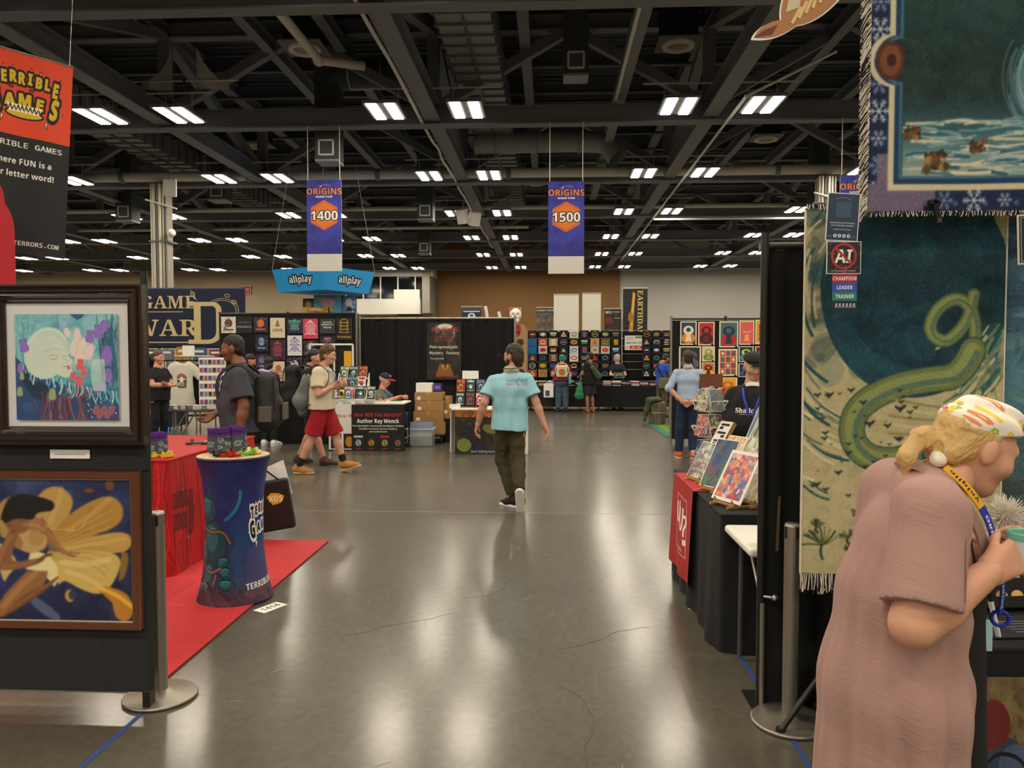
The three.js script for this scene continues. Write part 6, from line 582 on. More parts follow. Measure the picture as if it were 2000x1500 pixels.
{ const t = thing('book_row', 'green covered book lying open by the author', 'book', [-2.68, 0.831, -13.25], 0.1); t.name = 'flat_book'; obj('pages', box(0.2, 0.02, 0.14, [0, 0.011, 0]), M.paper, t); obj('cover', box(0.21, 0.003, 0.15, [0, 0.023, 0]), mat(0x1f7a3a, 0.4), t); const u = thing('flat_book', 'tan covered book lying beside the green one', 'book', [-2.93, 0.831, -13.15], 0.05); obj('pages', box(0.19, 0.02, 0.13, [0, 0.011, 0]), M.paper, u); obj('cover', box(0.2, 0.003, 0.14, [0, 0.023, 0]), mat(0xb08a5c, 0.5), u); }
{ const t = thing('grid_rack', 'white framed display rack with black panels behind the author table', 'rack', [-3.98, 0, -13.98]); for (const [a, b] of [[[-0.45, 1.84, 0], [0.35, 1.84, 0]], [[-0.45, 0, 0], [-0.45, 1.84, 0]], [[0.35, 0, 0], [0.35, 1.84, 0]], [[0.0, 0, 0], [0.0, 1.84, 0]]]) obj('frame_bar', rod(a, b, 0.018), M.white, t); obj('black_panel', box(0.76, 1.3, 0.01, [-0.05, 1.15, -0.02]), M.black, t); obj('yellow_item', rbox(0.14, 0.34, 0.02, 0.004, [0.26, 1.55, 0.02]), mat(0xd8a01c, 0.5), t); }
// cardboard boxes and clear bin
const card = mat(0xa9804f, 0.85);
function carton(label, x, y, z, w, h, d, a) { const t = thing('cardboard_box', label, 'box', [x, y, z], a); obj('carton', rbox(w, h, d, 0.006, [0, h / 2, 0]), card, t); obj('tape', [box(0.05, 0.002, d + 0.002, [0, h, 0]), box(0.05, h * 0.3, 0.002, [0, h * 0.85, d / 2 + 0.001])], mat(0xb8935f, 0.4), t); obj('label', box(0.07, 0.06, 0.002, [-w * 0.34, h * 0.3, d / 2 + 0.001]), M.paper, t); return t; }
{ const d = thing('hand_cart', 'low black wheeled cart under the cardboard boxes', 'cart', [-2.27, 0, -14.4]); obj('deck', rbox(0.6, 0.04, 0.5, 0.01, [0, 0.15, 0]), M.blackMetal, d); for (const x of [-0.24, 0.24]) for (const z of [-0.2, 0.2]) obj('wheel', cyl(0.065, 0.065, 0.035, [x, 0.065, z], [0, 0, PI / 2]), M.black, d); carton('bottom cardboard box on the low cart', -2.27, 0.171, -14.4, 0.6, 0.22, 0.48, 0.02); carton('third cardboard box up in the stack with yellow sticker', -2.27, 0.393, -14.4, 0.55, 0.2, 0.45, -0.03); carton('second cardboard box from the top of the stack', -2.26, 0.595, -14.4, 0.53, 0.2, 0.44, 0.02); carton('top cardboard box of the stack beside the drape', -2.27, 0.797, -14.4, 0.52, 0.15, 0.44, 0); carton('small cardboard box beside the stack', -1.93, 0.45, -14.5, 0.12, 0.42, 0.3, 0); const k = obj('shelf_block', box(0.12, 0.45, 0.3, [0.34, 0.225, -0.1]), M.black, d); }
tag(obj('paper_stack', rbox(0.3, 0.17, 0.22, 0.004, [-2.37, 1.036, -14.4]), M.paper), 'white paper stack standing on the top cardboard box', 'paper'); { const t = thing('paperback_pile', 'purple pack beside the paper stack on the boxes', 'pack', [-2.12, 0.95, -14.4]); obj('pack', rbox(0.15, 0.16, 0.12, 0.01, [0, 0.08, 0]), mat(0x3a2a7a, 0.5), t); obj('pack_label', box(0.1, 0.06, 0.002, [0, 0.09, 0.061]), mat(0x8a6ac0, 0.5), t); }
{ const t = thing('storage_bin', 'clear plastic storage bin with comics on the floor by the boxes', 'bin', [-2.36, 0, -13.88]), m = mat(0xdfe4e4, 0.12, { transmission: 0.7, thickness: 0 }); obj('bin_wall', [box(0.46, 0.3, 0.006, [0, 0.16, 0.17]), box(0.46, 0.3, 0.006, [0, 0.16, -0.17]), box(0.006, 0.3, 0.34, [-0.23, 0.16, 0]), box(0.006, 0.3, 0.34, [0.23, 0.16, 0]), box(0.46, 0.006, 0.34, [0, 0.006, 0])], m, t); obj('rim', moulding(0.5, 0.38, [[0, 0], [0, 0.02], [0.02, 0.02], [0.02, 0]]).rotateX(-PI / 2).translate(0, 0.3, 0), mat(0xcfd6d6, 0.3), t); for (const [y, k] of [[0.05, 0x9fa6a0], [0.11, 0x4a7a5a], [0.17, 0xb8bcb8]]) obj('comic_pile', box(0.4, 0.05, 0.26, [0, y, 0], [0.05, 0.1, 0]), mat(k, 0.5), t); obj('standing_comic', box(0.42, 0.32, 0.02, [0, 0.26, -0.08], [-0.15, 0, 0]), mat(0x8a98b0, 0.25), t); }
// second author table
{ const t = thing('author_table', 'table with white cloth and orange lettered forest banner in front', 'table', [-1.03, 0, -13.05]), mw = mat(0xe3e0d8, 0.85); obj('table_top', rbox(1.24, 0.03, 0.7, 0.008, [0, 0.745, 0]), mw, t); obj('front_banner', box(1.1, 0.73, 0.008, [0, 0.37, 0.36]), M.black, t); obj('banner_print', place(panelGeo(1.1, 0.73, 0), [0, 0.37, 0.3646]), mat(0xffffff, 0.6, { map: artMidTable }), t); obj('side_cloth', [curtain(0.26, 0.72, { n: 3, a: 0.03, seed: 9, seg: 24 }).translate(0.53, 0.01, 0.39), curtain(0.7, 0.72, { n: 5, a: 0.02, seed: 10, seg: 30 }).rotateY(PI / 2).translate(0.63, 0.01, 0), curtain(0.7, 0.72, { n: 5, a: 0.02, seed: 11, seg: 30 }).rotateY(PI / 2).translate(-0.63, 0.01, 0)], dbl(mw), t); for (const x of [-0.55, 0.55]) for (const z of [-0.28, 0.28]) obj('leg', rod([x, 0, z], [x, 0.73, z], 0.014), M.blackMetal, t); }
{ const t = thing('book_rack', 'black tiered book rack on the second author table', 'rack', [-1.36, 0.76, -13.05]); obj('shelf', [box(0.5, 0.012, 0.08, [0, 0.03, 0.1]), box(0.5, 0.012, 0.08, [0, 0.25, -0.02])], M.black, t); obj('back', box(0.5, 0.48, 0.01, [0, 0.24, -0.08]), M.black, t); [[0, 0, 12], [1, 0, 4], [2, 0, 14], [0, 1, 2], [1, 1, 8], [2, 1, 1]].forEach(([k, L, i]) => book(-1.53 + k * 0.17, 0.8 + L * 0.22, -12.94 - L * 0.12, i, 0, `${cK[i]} cover book on the ${L ? 'upper' : 'lower'} tier of the black book rack`)); tag(obj('price_card', rbox(0.28, 0.14, 0.006, 0.002, [-1.37, 1.31, -13.13]), M.paper), 'blank looking white card above the black book rack', 'card'); for (const [x, i] of [[-1.6, 0], [-0.62, 1]]) { const u = thing('stacked_book', `thick paperback lying at the ${i ? 'right' : 'left'} end of the second author table`, 'book', [x, 0.76, -12.82], 0.05); obj('pages', box(0.18, 0.06, 0.12, [0, 0.03, 0]), M.paper, u); obj('cover', box(0.184, 0.004, 0.124, [0, 0.062, 0]), M.white, u); } tag(obj('orange_book', rbox(0.14, 0.2, 0.03, 0.004, [-0.75, 0.862, -13.0], [-0.15, 0, 0]), mat(0xd88a2c, 0.5)), 'orange covered book standing on the second author table', 'book'); }
// left print wall
const prints = [[133, 390, 248, 520, '#dcd6cc', '#5a3a2a', '', 'cream'], [255, 390, 370, 520, '#17171b', '#a8a8b0', 'PRESENCE', 'black lettered'], [388, 395, 495, 515, '#2a1f44', '#d8743a', '', 'purple and orange portrait'], [517, 400, 632, 558, '#ddd2b8', '#5a3420', 'LOVE', 'cream LOVE'], [650, 405, 765, 522, '#1a2a4c', '#7ad0b0', '', 'navy and mint'], [773, 408, 888, 565, '#d43f66', '#f1dcd8', '', 'pink'], [903, 408, 1020, 525, '#34363c', '#e8e4da', 'MOSTLY|DEAD', 'grey MOSTLY DEAD'], [1033, 402, 1150, 578, '#16161a', '#d8b020', 'PITTSBURGH', 'black and gold PITTSBURGH'], [400, 535, 495, 665, '#14182c', '#7a9ad0', '', 'blue phone box coloured'], [515, 573, 630, 735, '#3a1c30', '#c8505c', '', 'maroon'], [650, 540, 763, 698, '#e3e1e4', '#5a5aa8', '', 'white with violet script'], [775, 580, 880, 700, '#22242c', '#8a8a98', '', 'dark grey'], [905, 545, 1020, 600, '#1c1a26', '#a86a7a', '', 'dark galaxy'], [530, 745, 625, 900, '#e0d4b4', '#c86a3a', '', 'cream sunset'], [645, 712, 760, 860, '#17151a', '#c8c4d0', '', 'black with pale face'], [400, 690, 495, 800, '#2a2230', '#7a6aa0', '', 'dim violet'], [775, 720, 880, 860, '#1a2030', '#4a7aa0', '', 'dark blue'], [400, 820, 495, 930, '#2a1a1a', '#c04040', '', 'dark red']];
const printAt = atlas(6, 3, 128, 176, (c, w, h, i) => { const [, , , , b, k, s] = prints[i]; c.fillStyle = b; c.fillRect(0, 0, w, h); const r = rng(500 + i); if (s) { const L = s.split('|'); L.forEach((q, j) => text(c, q, w / 2, h * 0.62 + j * 34 - (L.length > 1 ? 40 : 0) + (i === 7 ? 40 : 0), i === 3 ? 36 : i > 6 ? 19 : 26, k)); if (i === 3) { poly(c, [[64, 16], [44, 76], [84, 76]], k); ell(c, 64, 60, 14, 18, '#a8703a'); } if (i === 7) for (let j = 0; j < 4; j++) { c.strokeStyle = k; c.lineWidth = 5; c.beginPath(); c.arc(64, 50 + j * 26, 40, PI * 1.1, PI * 1.9); c.stroke(); c.fillStyle = k; c.fillRect(24, 34 + j * 26, 80, 4); } if (i === 6) text(c, 'RATHER', w / 2, 40, 20, k); if (i === 1) text(c, 'The Gift of', w / 2, 60, 18, k, { style: '' }); } else if ([4, 5, 9, 10].includes(i)) { for (let j = 0; j < 7; j++) { const y = 34 + j * 17, l = 26 + r() * 26; curve(c, [[64 - l, y], [64 - l * 0.4, y - 10], [64, y + 4], [64 + l * 0.4, y - 8], [64 + l, y + 2]], k, 5 + r() * 4); } ell(c, 64, 20, 10, 8, k); } else if (i === 13) { for (let j = 0; j < 6; j++) { c.fillStyle = ['#2a6a7a', '#c84a3a', '#e8a040', '#3a8a7a', '#d86a4a', '#8a3a3a'][j]; c.fillRect(18, 80 + j * 14, 92, 8); } ell(c, 64, 58, 30, 26, k); } else { ell(c, 64, 70, 34, 44, k); blotches(c, w, h, 30, [k, b, '#8a6a5a'], 4, 18, 520 + i, 0.6); c.fillStyle = k; c.fillRect(20, 132, 88, 14); } });
{ const t = thing('print_wall', 'black grid display wall hung with lettered art prints', 'display wall', [-5.19, 0, -15.0]); for (const x of [-0.68, 0.68]) { obj('wall_panel', box(1.35, 2.4, 0.03, [x, 1.25, 0]), M.blackCloth, t); obj('top_rail', rod([x - 0.69, 2.46, 0], [x + 0.69, 2.46, 0], 0.022), M.blackMetal, t); } for (const x of [-1.37, 0, 1.37]) obj('upright', rod([x, 0, 0.0], [x, 2.5, 0.0], 0.022), x > 1 ? M.brushed : M.blackMetal, t);
  prints.forEach(([x0, y0, x1, y1, , , , l], i) => { const X = (a) => -6.56 + (a / 4 + 400 - 430) * 0.0103, Y = (b) => 2.5 - (b / 4 + 520 - 608) * 0.01; flat('wall_print', `${l} art print on the black display wall`, 'print', (X(x0) + X(x1)) / 2, (Y(y0) + Y(y1)) / 2, -14.972, X(x1) - X(x0), Y(y0) - Y(y1), mat(0xffffff, 0.5, { map: printAt.map }), { uv: printAt.uv(i), t: 0.006 }); }); }
// right poster wall: plain geometric stand-ins
const posters = [[1329, 628, 1360, 673, '#2a3f60', '#e08a2a', '#e8dcc0', 'navy and orange'], [1363, 629, 1394, 674, '#c8282c', '#3a1c24', '#6a2028', 'red dome'], [1403, 628, 1439, 678, '#4a6a72', '#c0202c', '#22304a', 'grey blue oval and red'], [1441, 627, 1469, 673, '#e0642c', '#e8508a', '#f0b040', 'orange and pink'], [1471, 625, 1499, 672, '#e8a020', '#a83a20', '#5a2818', 'yellow stacked stripe'], [1327, 676, 1369, 722, '#22262c', '#55606a', '#101216', 'charcoal'], [1371, 676, 1395, 705, '#d8cfa0', '#6a8a3a', '#a89a50', 'olive green'], [1402, 681, 1438, 733, '#d8cfa0', '#c84a2c', '#3a6a8a', 'red grid'], [1440, 676, 1468, 706, '#1c2c4a', '#4a9ab0', '#c8e040', 'dark blue glow'], [1471, 676, 1499, 712, '#6a1c24', '#c0303a', '#3a1014', 'dark red'], [1371, 707, 1395, 735, '#e0642c', '#e8c020', '#3a2a20', 'orange and yellow'], [1440, 709, 1468, 735, '#141c30', '#2a5a9a', '#0c1220', 'midnight blue'], [1402, 736, 1438, 775, '#e8b020', '#a82a24', '#d86a2a', 'amber and red'], [1371, 738, 1395, 775, '#c8383c', '#3a1418', '#e8dcc0', 'scarlet']];
const postAt = atlas(7, 2, 128, 176, (c, w, h, i) => { const [, , , , a, b, d] = posters[i]; c.fillStyle = '#e8dfc4'; c.fillRect(0, 0, w, h); c.fillStyle = a; c.fillRect(9, 9, w - 18, h - 18); c.save(); c.beginPath(); c.rect(9, 9, w - 18, h - 18); c.clip(); if (i === 7) { for (let x = 0; x < 3; x++) for (let y = 0; y < 4; y++) { c.fillStyle = (x + y) % 2 ? b : '#b8302c'; c.fillRect(12 + x * 36, 12 + y * 39, 32, 36); ell(c, 28 + x * 36, 30 + y * 39, 9, 12, (x + y) % 3 ? d : '#e8dfc4'); } } else if (i === 4) { for (let j = 0; j < 6; j++) { c.fillStyle = j % 2 ? d : b; c.beginPath(); c.roundRect(28, 50 + j * 17, 72, 12, 6); c.fill(); } ell(c, 64, 44, 36, 20, b); } else { ell(c, 64, h * 0.72, 52, 40, b); ell(c, 64, h * 0.38, 40, 34, i % 2 ? b : d); c.fillStyle = d; c.fillRect(30, h * 0.42, 68, 12); ell(c, 64, h * 0.36, 18, 16, a); poly(c, [[40, 150], [88, 150], [78, 100], [50, 100]], d); } c.restore(); });
{ const t = thing('poster_wall', 'black poster wall hung with cream bordered geometric posters', 'display wall', [3.36, 0, -14.27]); for (const x of [-0.65, 0.33, 1.31]) obj('wall_panel', box(0.96, 2.18, 0.03, [x, 1.19, 0]), M.blackCloth, t); for (const x of [-1.14, -0.16, 0.82, 1.8]) obj('upright', rod([x, 0, 0], [x, 2.36, 0], 0.024), x < -1 ? M.brushed : M.blackMetal, t); obj('top_rail', rod([-1.14, 2.31, 0], [1.8, 2.31, 0], 0.018), M.blackMetal, t);
  posters.forEach(([x0, y0, x1, y1, , , , l], i) => { const X = (a) => 2.31 + (a - 1322) * 0.00955, Y = (b) => 2.32 - (b - 622) * 0.0095; const p = flat('wall_poster', `${l} poster with cream border on the black wall`, 'poster', (X(x0) + X(x1)) / 2, (Y(y0) + Y(y1)) / 2, -14.24, X(x1) - X(x0), Y(y0) - Y(y1), mat(0xffffff, 0.5, { map: postAt.map }), { uv: postAt.uv(i), t: 0.006 }); obj('price_tag', box(0.035, 0.025, 0.003, [(X(x1) - X(x0)) / 2 - 0.04, -(Y(y0) - Y(y1)) / 2 + 0.01, 0.006]), M.black, p); }); }
// turf, log stools, coats
{ const turfM = dataTex(128, (u, v) => { const a = 0.5 + 0.5 * tile((x, y) => noise3(x, y, 3), u, v, 60); return [0.28 + 0.14 * a, 0.42 + 0.16 * a, 0.1 + 0.06 * a]; }, [4, 4], true), t = thing('turf_mat', 'bright green turf mat with teal border under the log stools', 'mat', [3.75, 0, -16.9]); obj('turf', box(2.6, 0.012, 2.9, [0, 0.006, 0]), mat(0xffffff, 0.95, { map: turfM }), t); obj('border', [box(0.16, 0.014, 3.0, [-1.36, 0.007, 0])], mat(0x1f6a62, 0.9), t); }
const bark = dataTex(128, (u, v) => { const a = tile((x, y) => fbm(x * 2.4, y * 0.5, 7, 4), u, v, 10); const s = 0.42 + 0.22 * a; return [s * 1.05, s * 0.95, s * 0.82]; }, [2, 1], true);
for (const [x, z, l] of [[2.52, -18.3, 'log stool with a green coat on it'], [2.95, -18.0, 'log stool with a blue jacket on it'], [3.5, -18.4, 'log stool beside the poster wall with a lilac bag']]) { const t = thing('log_stool', l, 'stool', [x, 0.012, z]); obj('log', [lathe([[0, 0], [0.19, 0], [0.2, 0.01], [0.2, 0.26], [0.195, 0.27]], [0, 0, 0], 24), lathe([[0.195, 0.275], [0.2, 0.285], [0.2, 0.5], [0.18, 0.52], [0, 0.52]], [0, 0, 0], 24)], mat(0xffffff, 0.9, { map: bark }), t); obj('rope_seam', place(new THREE.TorusGeometry(0.2, 0.008, 6, 24), [0, 0.272, 0], [PI / 2, 0, 0]), mat(0xc8b898, 0.9), t); }
for (const [x, z, k, l, s] of [[2.45, -18.25, 0x3f4632, 'olive green coat slumped over a log stool', 3], [2.98, -17.98, 0x1d2f6e, 'dark blue jacket piled on a log stool', 5], [3.5, -18.4, 0xa070c0, 'lilac bag on the log stool by the poster wall', 8]]) { const P = s === 3 ? [{ c: [0, 0.56, 0], r: [0.2, 0.09, 0.18] }, { a: [-0.12, 0.55, 0.05], b: [-0.24, 0.1, 0.1], ra: 0.07, rb: 0.05 }] : [{ c: [0, 0.58, 0], r: [0.24, 0.1, 0.2] }, { c: [0.12, 0.56, 0.05], r: [0.16, 0.14, 0.18] }, ...(s === 5 ? [{ a: [0.15, 0.55, 0.1], b: [0.22, 0.32, 0.14], ra: 0.08, rb: 0.05 }] : [])]; const o = obj('draped_coat', sdf(P, { cell: 0.02, k: 0.06, disp: (a, b, c) => 0.03 * noise3(a * 10 + s, b * 10, c * 10) }), mat(k, 0.9)); o.position.set(x, 0.012, z); tag(o, l, 'coat'); }
// shirt booth
const shirtK = ['#141416', '#17171a', '#121214', '#1a1d24', '#15181c'], embK = ['#c8302c', '#e8dcc0', '#d8b020', '#3a8a5a', '#e8e4da', '#2a6ab0', '#d8642a', '#8a98a0', '#6a3a8a', '#5aa0b0'], embN = ['red', 'cream', 'yellow', 'green', 'white', 'blue', 'orange', 'grey', 'violet', 'teal'], shapes = ['ring', 'badge', 'band', 'star', 'arch', 'block'];
const special = { 9: ['#2068a8', 5, 'bright blue'], 18: ['#2068a8', 5, 'bright blue'], 10: ['#c05a48', 1, 'coral'], 11: ['#b8ad82', 4, 'khaki'], 19: ['#c9c6bc', 0, 'light grey'], 13: ['#2a3a2a', 2, 'dark green'], 4: ['#d8d8d0', 3, 'pale'], 22: ['#d0d4dc', 5, 'pale blue'], 31: ['#e4e2dc', 0, 'white'], 15: ['#b8a888', 6, 'tan'], 24: ['#b8a888', 4, 'tan'], 16: ['#6a6a3a', 6, 'olive'], 26: ['#1a2448', 4, 'navy'], 25: ['#c8c4b8', 0, 'light grey'], 27: ['#20385c', 6, 'navy'], 35: ['#1a2448', 4, 'navy'], 29: ['#5a4a34', 1, 'brown'], 46: ['#b08a60', 0, 'tan'], 45: ['#a85a3a', 1, 'rust'], 37: ['#2a4a2a', 2, 'green'] };
const shirtAt = atlas(9, 8, 80, 72, (c, w, h, i) => { const sp = special[i], r = rng(700 + i); c.fillStyle = sp ? sp[0] : shirtK[i % 5]; c.fillRect(0, 0, w, h); const e = embK[sp ? sp[1] : (i * 7 + Math.floor(i / 9) * 3) % 10], e2 = embK[(i * 3 + 1) % 10], s = shapes[i % 6]; if (s === 'ring') { ell(c, 40, 36, 26, 25, null, 0, e, 5); c.fillStyle = e2; c.fillRect(24, 30, 32, 12); } else if (s === 'badge') { ell(c, 40, 36, 30, 20, e); ell(c, 40, 36, 20, 11, e2); } else if (s === 'band') { c.fillStyle = e; c.fillRect(10, 18, 60, 14); c.fillStyle = e2; c.fillRect(16, 36, 48, 16); } else if (s === 'star') { poly(c, [[40, 8], [66, 58], [14, 58]], e); ell(c, 40, 42, 10, 10, e2); } else if (s === 'arch') { c.strokeStyle = e; c.lineWidth = 7; c.beginPath(); c.arc(40, 44, 24, PI, 0); c.stroke(); c.fillStyle = e2; c.fillRect(18, 46, 44, 10); } else for (let j = 0; j < 5; j++) { c.fillStyle = j % 2 ? e2 : e; c.fillRect(18 + r() * 6, 10 + j * 11, 40, 8); } blotches(c, w, h, 6, [e, e2], 2, 6, 800 + i, 0.7); });
const shirtMat = mat(0xffffff, 0.9, { map: shirtAt.map });
{ const t = thing('shirt_wall', 'black backdrop frame of the shirt booth', 'display wall', [1.51, 0, -23.72]); for (let i = 0; i < 4; i++) obj('drape', curtain(1.14, 2.3, { n: 6, a: 0.02, seed: 60 + i, seg: 40 }).translate(-1.66 + i * 1.11, 0.04, 0), dbl(M.blackCloth), t); for (const x of [-2.22, 0.67, 2.22]) obj('upright', rod([x, 0, 0.08], [x, x > 0.5 && x < 1 ? 2.75 : 2.4, 0.08], 0.025), M.chrome, t); for (let r = 0; r < 6; r++) obj('hanging_rail', rod([-2.22, 2.38 - r * 0.24, 0.04], [2.22, 2.38 - r * 0.24, 0.04], 0.008), M.brushed, t);
  let n = 0; for (let r = 0; r < 6; r++) for (let k = 0; k < 12; k++) { if (k >= 9 && r > 5) continue; const i = k < 9 ? r * 9 + k : 54 + (r * 3 + k - 9), x = k < 9 ? -0.55 + k * 0.318 : 2.93 + (k - 9) * 0.3, sp = special[i], s = shapes[i % 6], e = embN[sp ? sp[1] : (i * 7 + Math.floor(i / 9) * 3) % 10], o = thing('display_shirt', `${sp ? sp[2] : 'black'} t-shirt with ${e} ${s} print, ${['top', 'second', 'third', 'fourth', 'fifth', 'lowest'][r]} row of the ${k < 9 ? 'wide' : 'narrow'} shirt wall`, 't-shirt', [x, 2.26 - r * 0.24, -23.64 + (k % 2) * 0.012], 0, 'shirts on the shirt booth wall'); const w = 0.27, h = 0.235; obj('folded_shirt', rbox(w, h, 0.02, 0.008, [0, 0, 0]), sp ? mat(sp[0], 0.9) : M.blackCloth, o); obj('shirt_print', place(uvRect(new THREE.PlaneGeometry(w - 0.012, h - 0.012), shirtAt.uv(i)), [0, 0, 0.0106]), shirtMat, o); n++; } }
{ const m = tex(400, 300, (c, w, h) => { c.fillStyle = '#e8e6e0'; c.fillRect(0, 0, w, h); text(c, '$20 S-M-L-XL', 200, 150, 58, '#17171a'); c.fillStyle = '#2f7a3a'; c.fillRect(220, 20, 160, 34); for (let j = 0; j < 4; j++) { c.fillStyle = '#9a9a98'; c.fillRect(20, 30 + j * 18, 170, 8); } c.fillStyle = '#c8342c'; c.fillRect(110, 210, 280, 70); text(c, '2XL - 3XL', 250, 246, 46, '#f1efe9'); text(c, '$25', 56, 246, 44, '#c8342c'); }); flat('price_sign', 'white price sign with shirt sizes and a red stripe on the shirt wall', 'sign', 2.55, 2.0, -23.66, 0.56, 0.44, m, { t: 0.01 }); }
clothTable('cloth_table', 'long dark grey cloth table piled with folded shirts', [0.28, -22.75], 0, 1.92, 0.75, 0.715, mat(0x2c2727, 0.92), { fold: 0.012, n: 2, seed: 12, drop: 0.12 }); clothTable('cloth_table', 'black cloth table with folded shirts right of the shoppers', [2.3, -22.75], 0, 1.96, 0.75, 0.715, mat(0x101113, 0.92), { fold: 0.012, n: 2, seed: 14, drop: 0.12 });
{ const r = rng(21), K = [0xd8ccb0, 0xc8a078, 0xe0dcd0, 0xa8402c, 0xd8c4a0, 0x2a2a2c, 0x5a5a5c, 0x1a1a1c, 0xc0a0b8, 0xe0ded8, 0x2a2a44, 0xb0b8c8, 0x4a2a8a, 0x4a5a3a]; for (let i = 0; i < 14; i++) for (let j = 0; j < 4; j++) { const x = -0.5 + i * 0.27, o = obj('folded_shirt', rbox(0.24, 0.035, 0.3, 0.015, [0, 0.0175, 0]), mat(j === 3 ? K[i] : K[(i + j * 3) % 14], 0.9)); o.position.set(x + (r() - 0.5) * 0.02, 0.727 + j * 0.0355, -22.62 + (r() - 0.5) * 0.04); o.rotation.y = (r() - 0.5) * 0.3; tag(o, `folded shirt, ${['bottom', 'second', 'third', 'top'][j]} of its pile on the long shirt tables`, 'shirt', 'folded shirts on the long tables'); } }
{ const s = new THREE.Shape(); s.moveTo(-0.24, 0); s.lineTo(0.24, 0); s.lineTo(0.24, 2.3); s.quadraticCurveTo(0.22, 2.52, 0, 2.52); s.quadraticCurveTo(-0.24, 2.5, -0.24, 2.3); s.closePath(); const t = thing('feather_sign', 'tan standing sign with brown discs and a red top beside the shirt booth', 'sign', [-0.93, 0.02, -22.3]); obj('panel', extrude(s, 0.03), mat(0xb08e62, 0.8), t); obj('red_top', extrude([[-0.24, 1.95], [0.06, 2.2], [0.06, 2.5], [-0.2, 2.45]], 0.006).translate(0, 0, 0.031), mat(0xb02424, 0.7), t); for (const [x, y, r] of [[0.06, 1.98, 0.1], [0.04, 1.05, 0.17], [-0.1, 1.5, 0.08]]) obj('brown_disc', cyl(r, r, 0.01, [x, y, 0.035], [PI / 2, 0, 0]), mat(0x4a2c1c, 0.7), t); obj('foot', box(0.5, 0.02, 0.3, [0, -0.01, 0.0]), M.black, t); }
{ const t = thing('skull_ornament', 'white skull ornament on a pole above the drape wall', 'ornament', [-0.88, 0, -19.5]); obj('pole', rod([0, 0, 0], [0, 2.5, 0], 0.025), M.chrome, t); obj('skull', sdf([{ c: [0, 2.66, 0], r: [0.15, 0.16, 0.16] }, { c: [0, 2.5, 0.05], r: [0.09, 0.07, 0.09] }, { c: [-0.06, 2.64, 0.15], r: [0.04, 0.045, 0.05], neg: true }, { c: [0.06, 2.64, 0.15], r: [0.04, 0.045, 0.05], neg: true }], { cell: 0.015, k: 0.03 }), M.white, t); obj('red_collar', rbox(0.2, 0.2, 0.1, 0.03, [0.03, 2.3, 0]), mat(0xa82028, 0.7), t); }
{ const t = thing('white_prongs', 'two tall white curved prongs rising behind the drape wall', 'prop', [-2.0, 0, -24]); for (const [x, h] of [[0, 3.15], [0.42, 2.98]]) obj('prong', tube([[x, 0, 0], [x, 1.5, 0], [x + 0.02, h - 0.3, 0], [x - 0.04, h, 0]], 0.05, 20, 8), M.white, t); obj('stand_plate', box(0.9, 0.02, 0.4, [0.2, 0.01, 0]), M.black, t); }
// tall banners further back
function rollBanner(label, x, z, w, h, m, o = {}) { const t = thing('roll_banner', label, 'banner', [x, 0, z]); obj('sheet', box(w, h - 0.08, 0.006, [0, (h + 0.08) / 2, 0]), o.edge ?? M.paper, t); obj('sheet_print', place(panelGeo(w, h * (o.part ?? 1) - 0.08, 0), [0, h - (h * (o.part ?? 1) - 0.08) / 2, 0.0045]), m.isTexture ? mat(0xffffff, 0.6, { map: m }) : m, t); obj('top_bar', box(w + 0.03, 0.04, 0.03, [0, h, 0]), M.chrome, t); obj('foot_case', rbox(w + 0.06, 0.08, 0.2, 0.02, [0, 0.04, 0]), M.brushed, t); }
const whiteB = mat(0xdcd9cf, 0.8); rollBanner('wide blank white banner behind the shirt booth', 0.53, -26, 0.84, 3.66, whiteB); rollBanner('narrower blank white banner behind the shirt booth', 1.38, -26, 0.62, 3.69, whiteB);
rollBanner('black banner with gold sword and vertical lettering', 2.86, -26.2, 0.82, 3.88, tex(300, 520, (c, w, h) => { c.fillStyle = '#17181a'; c.fillRect(0, 0, w, h); for (let j = 0; j < 9; j++) { c.fillStyle = '#222428'; c.fillRect(0, j * 60, w, 24); } poly(c, [[120, 40], [150, 60], [120, 520], [70, 520]], '#c8902a'); poly(c, [[128, 60], [138, 80], [110, 420], [96, 420]], '#e8b850'); ell(c, 96, 330, 34, 60, '#a8741c'); text(c, 'EARTHDAWN', 210, 330, 88, '#d8c078', { face: 'serif', rot: PI / 2 }); }), { part: 0.42, edge: M.black });
rollBanner('grey banner of a shoulder with combat lettering', -0.17, -26.35, 0.62, 3.24, tex(260, 420, (c, w, h) => { c.fillStyle = '#5a5448'; c.fillRect(0, 0, w, h); blotches(c, w, h, 80, ['#8a7260', '#3a3a34', '#a08a74', '#6a6a5a'], 14, 50, 77, 0.5); c.fillStyle = '#2c2c2a'; c.fillRect(0, 0, w, 80); text(c, 'COMBAT BOOK', w / 2, 46, 34, '#efece4', { face: 'serif' }); }), { part: 0.3, edge: M.black });
rollBanner('dark banner with white monogram next to the gold sword banner', 2.12, -26.35, 0.56, 3.2, tex(260, 420, (c, w, h) => { c.fillStyle = '#26211c'; c.fillRect(0, 0, w, h); text(c, 'MA', 60, 60, 60, '#efece4'); c.fillStyle = '#cfcbc2'; c.fillRect(110, 50, 130, 12); c.fillRect(150, 150, 90, 10); ell(c, 70, 190, 60, 60, '#7a2a34'); blotches(c, w, h, 50, ['#3a342a', '#6a2a34', '#5a4a34'], 14, 40, 78, 0.5); }), { part: 0.3, edge: M.black });
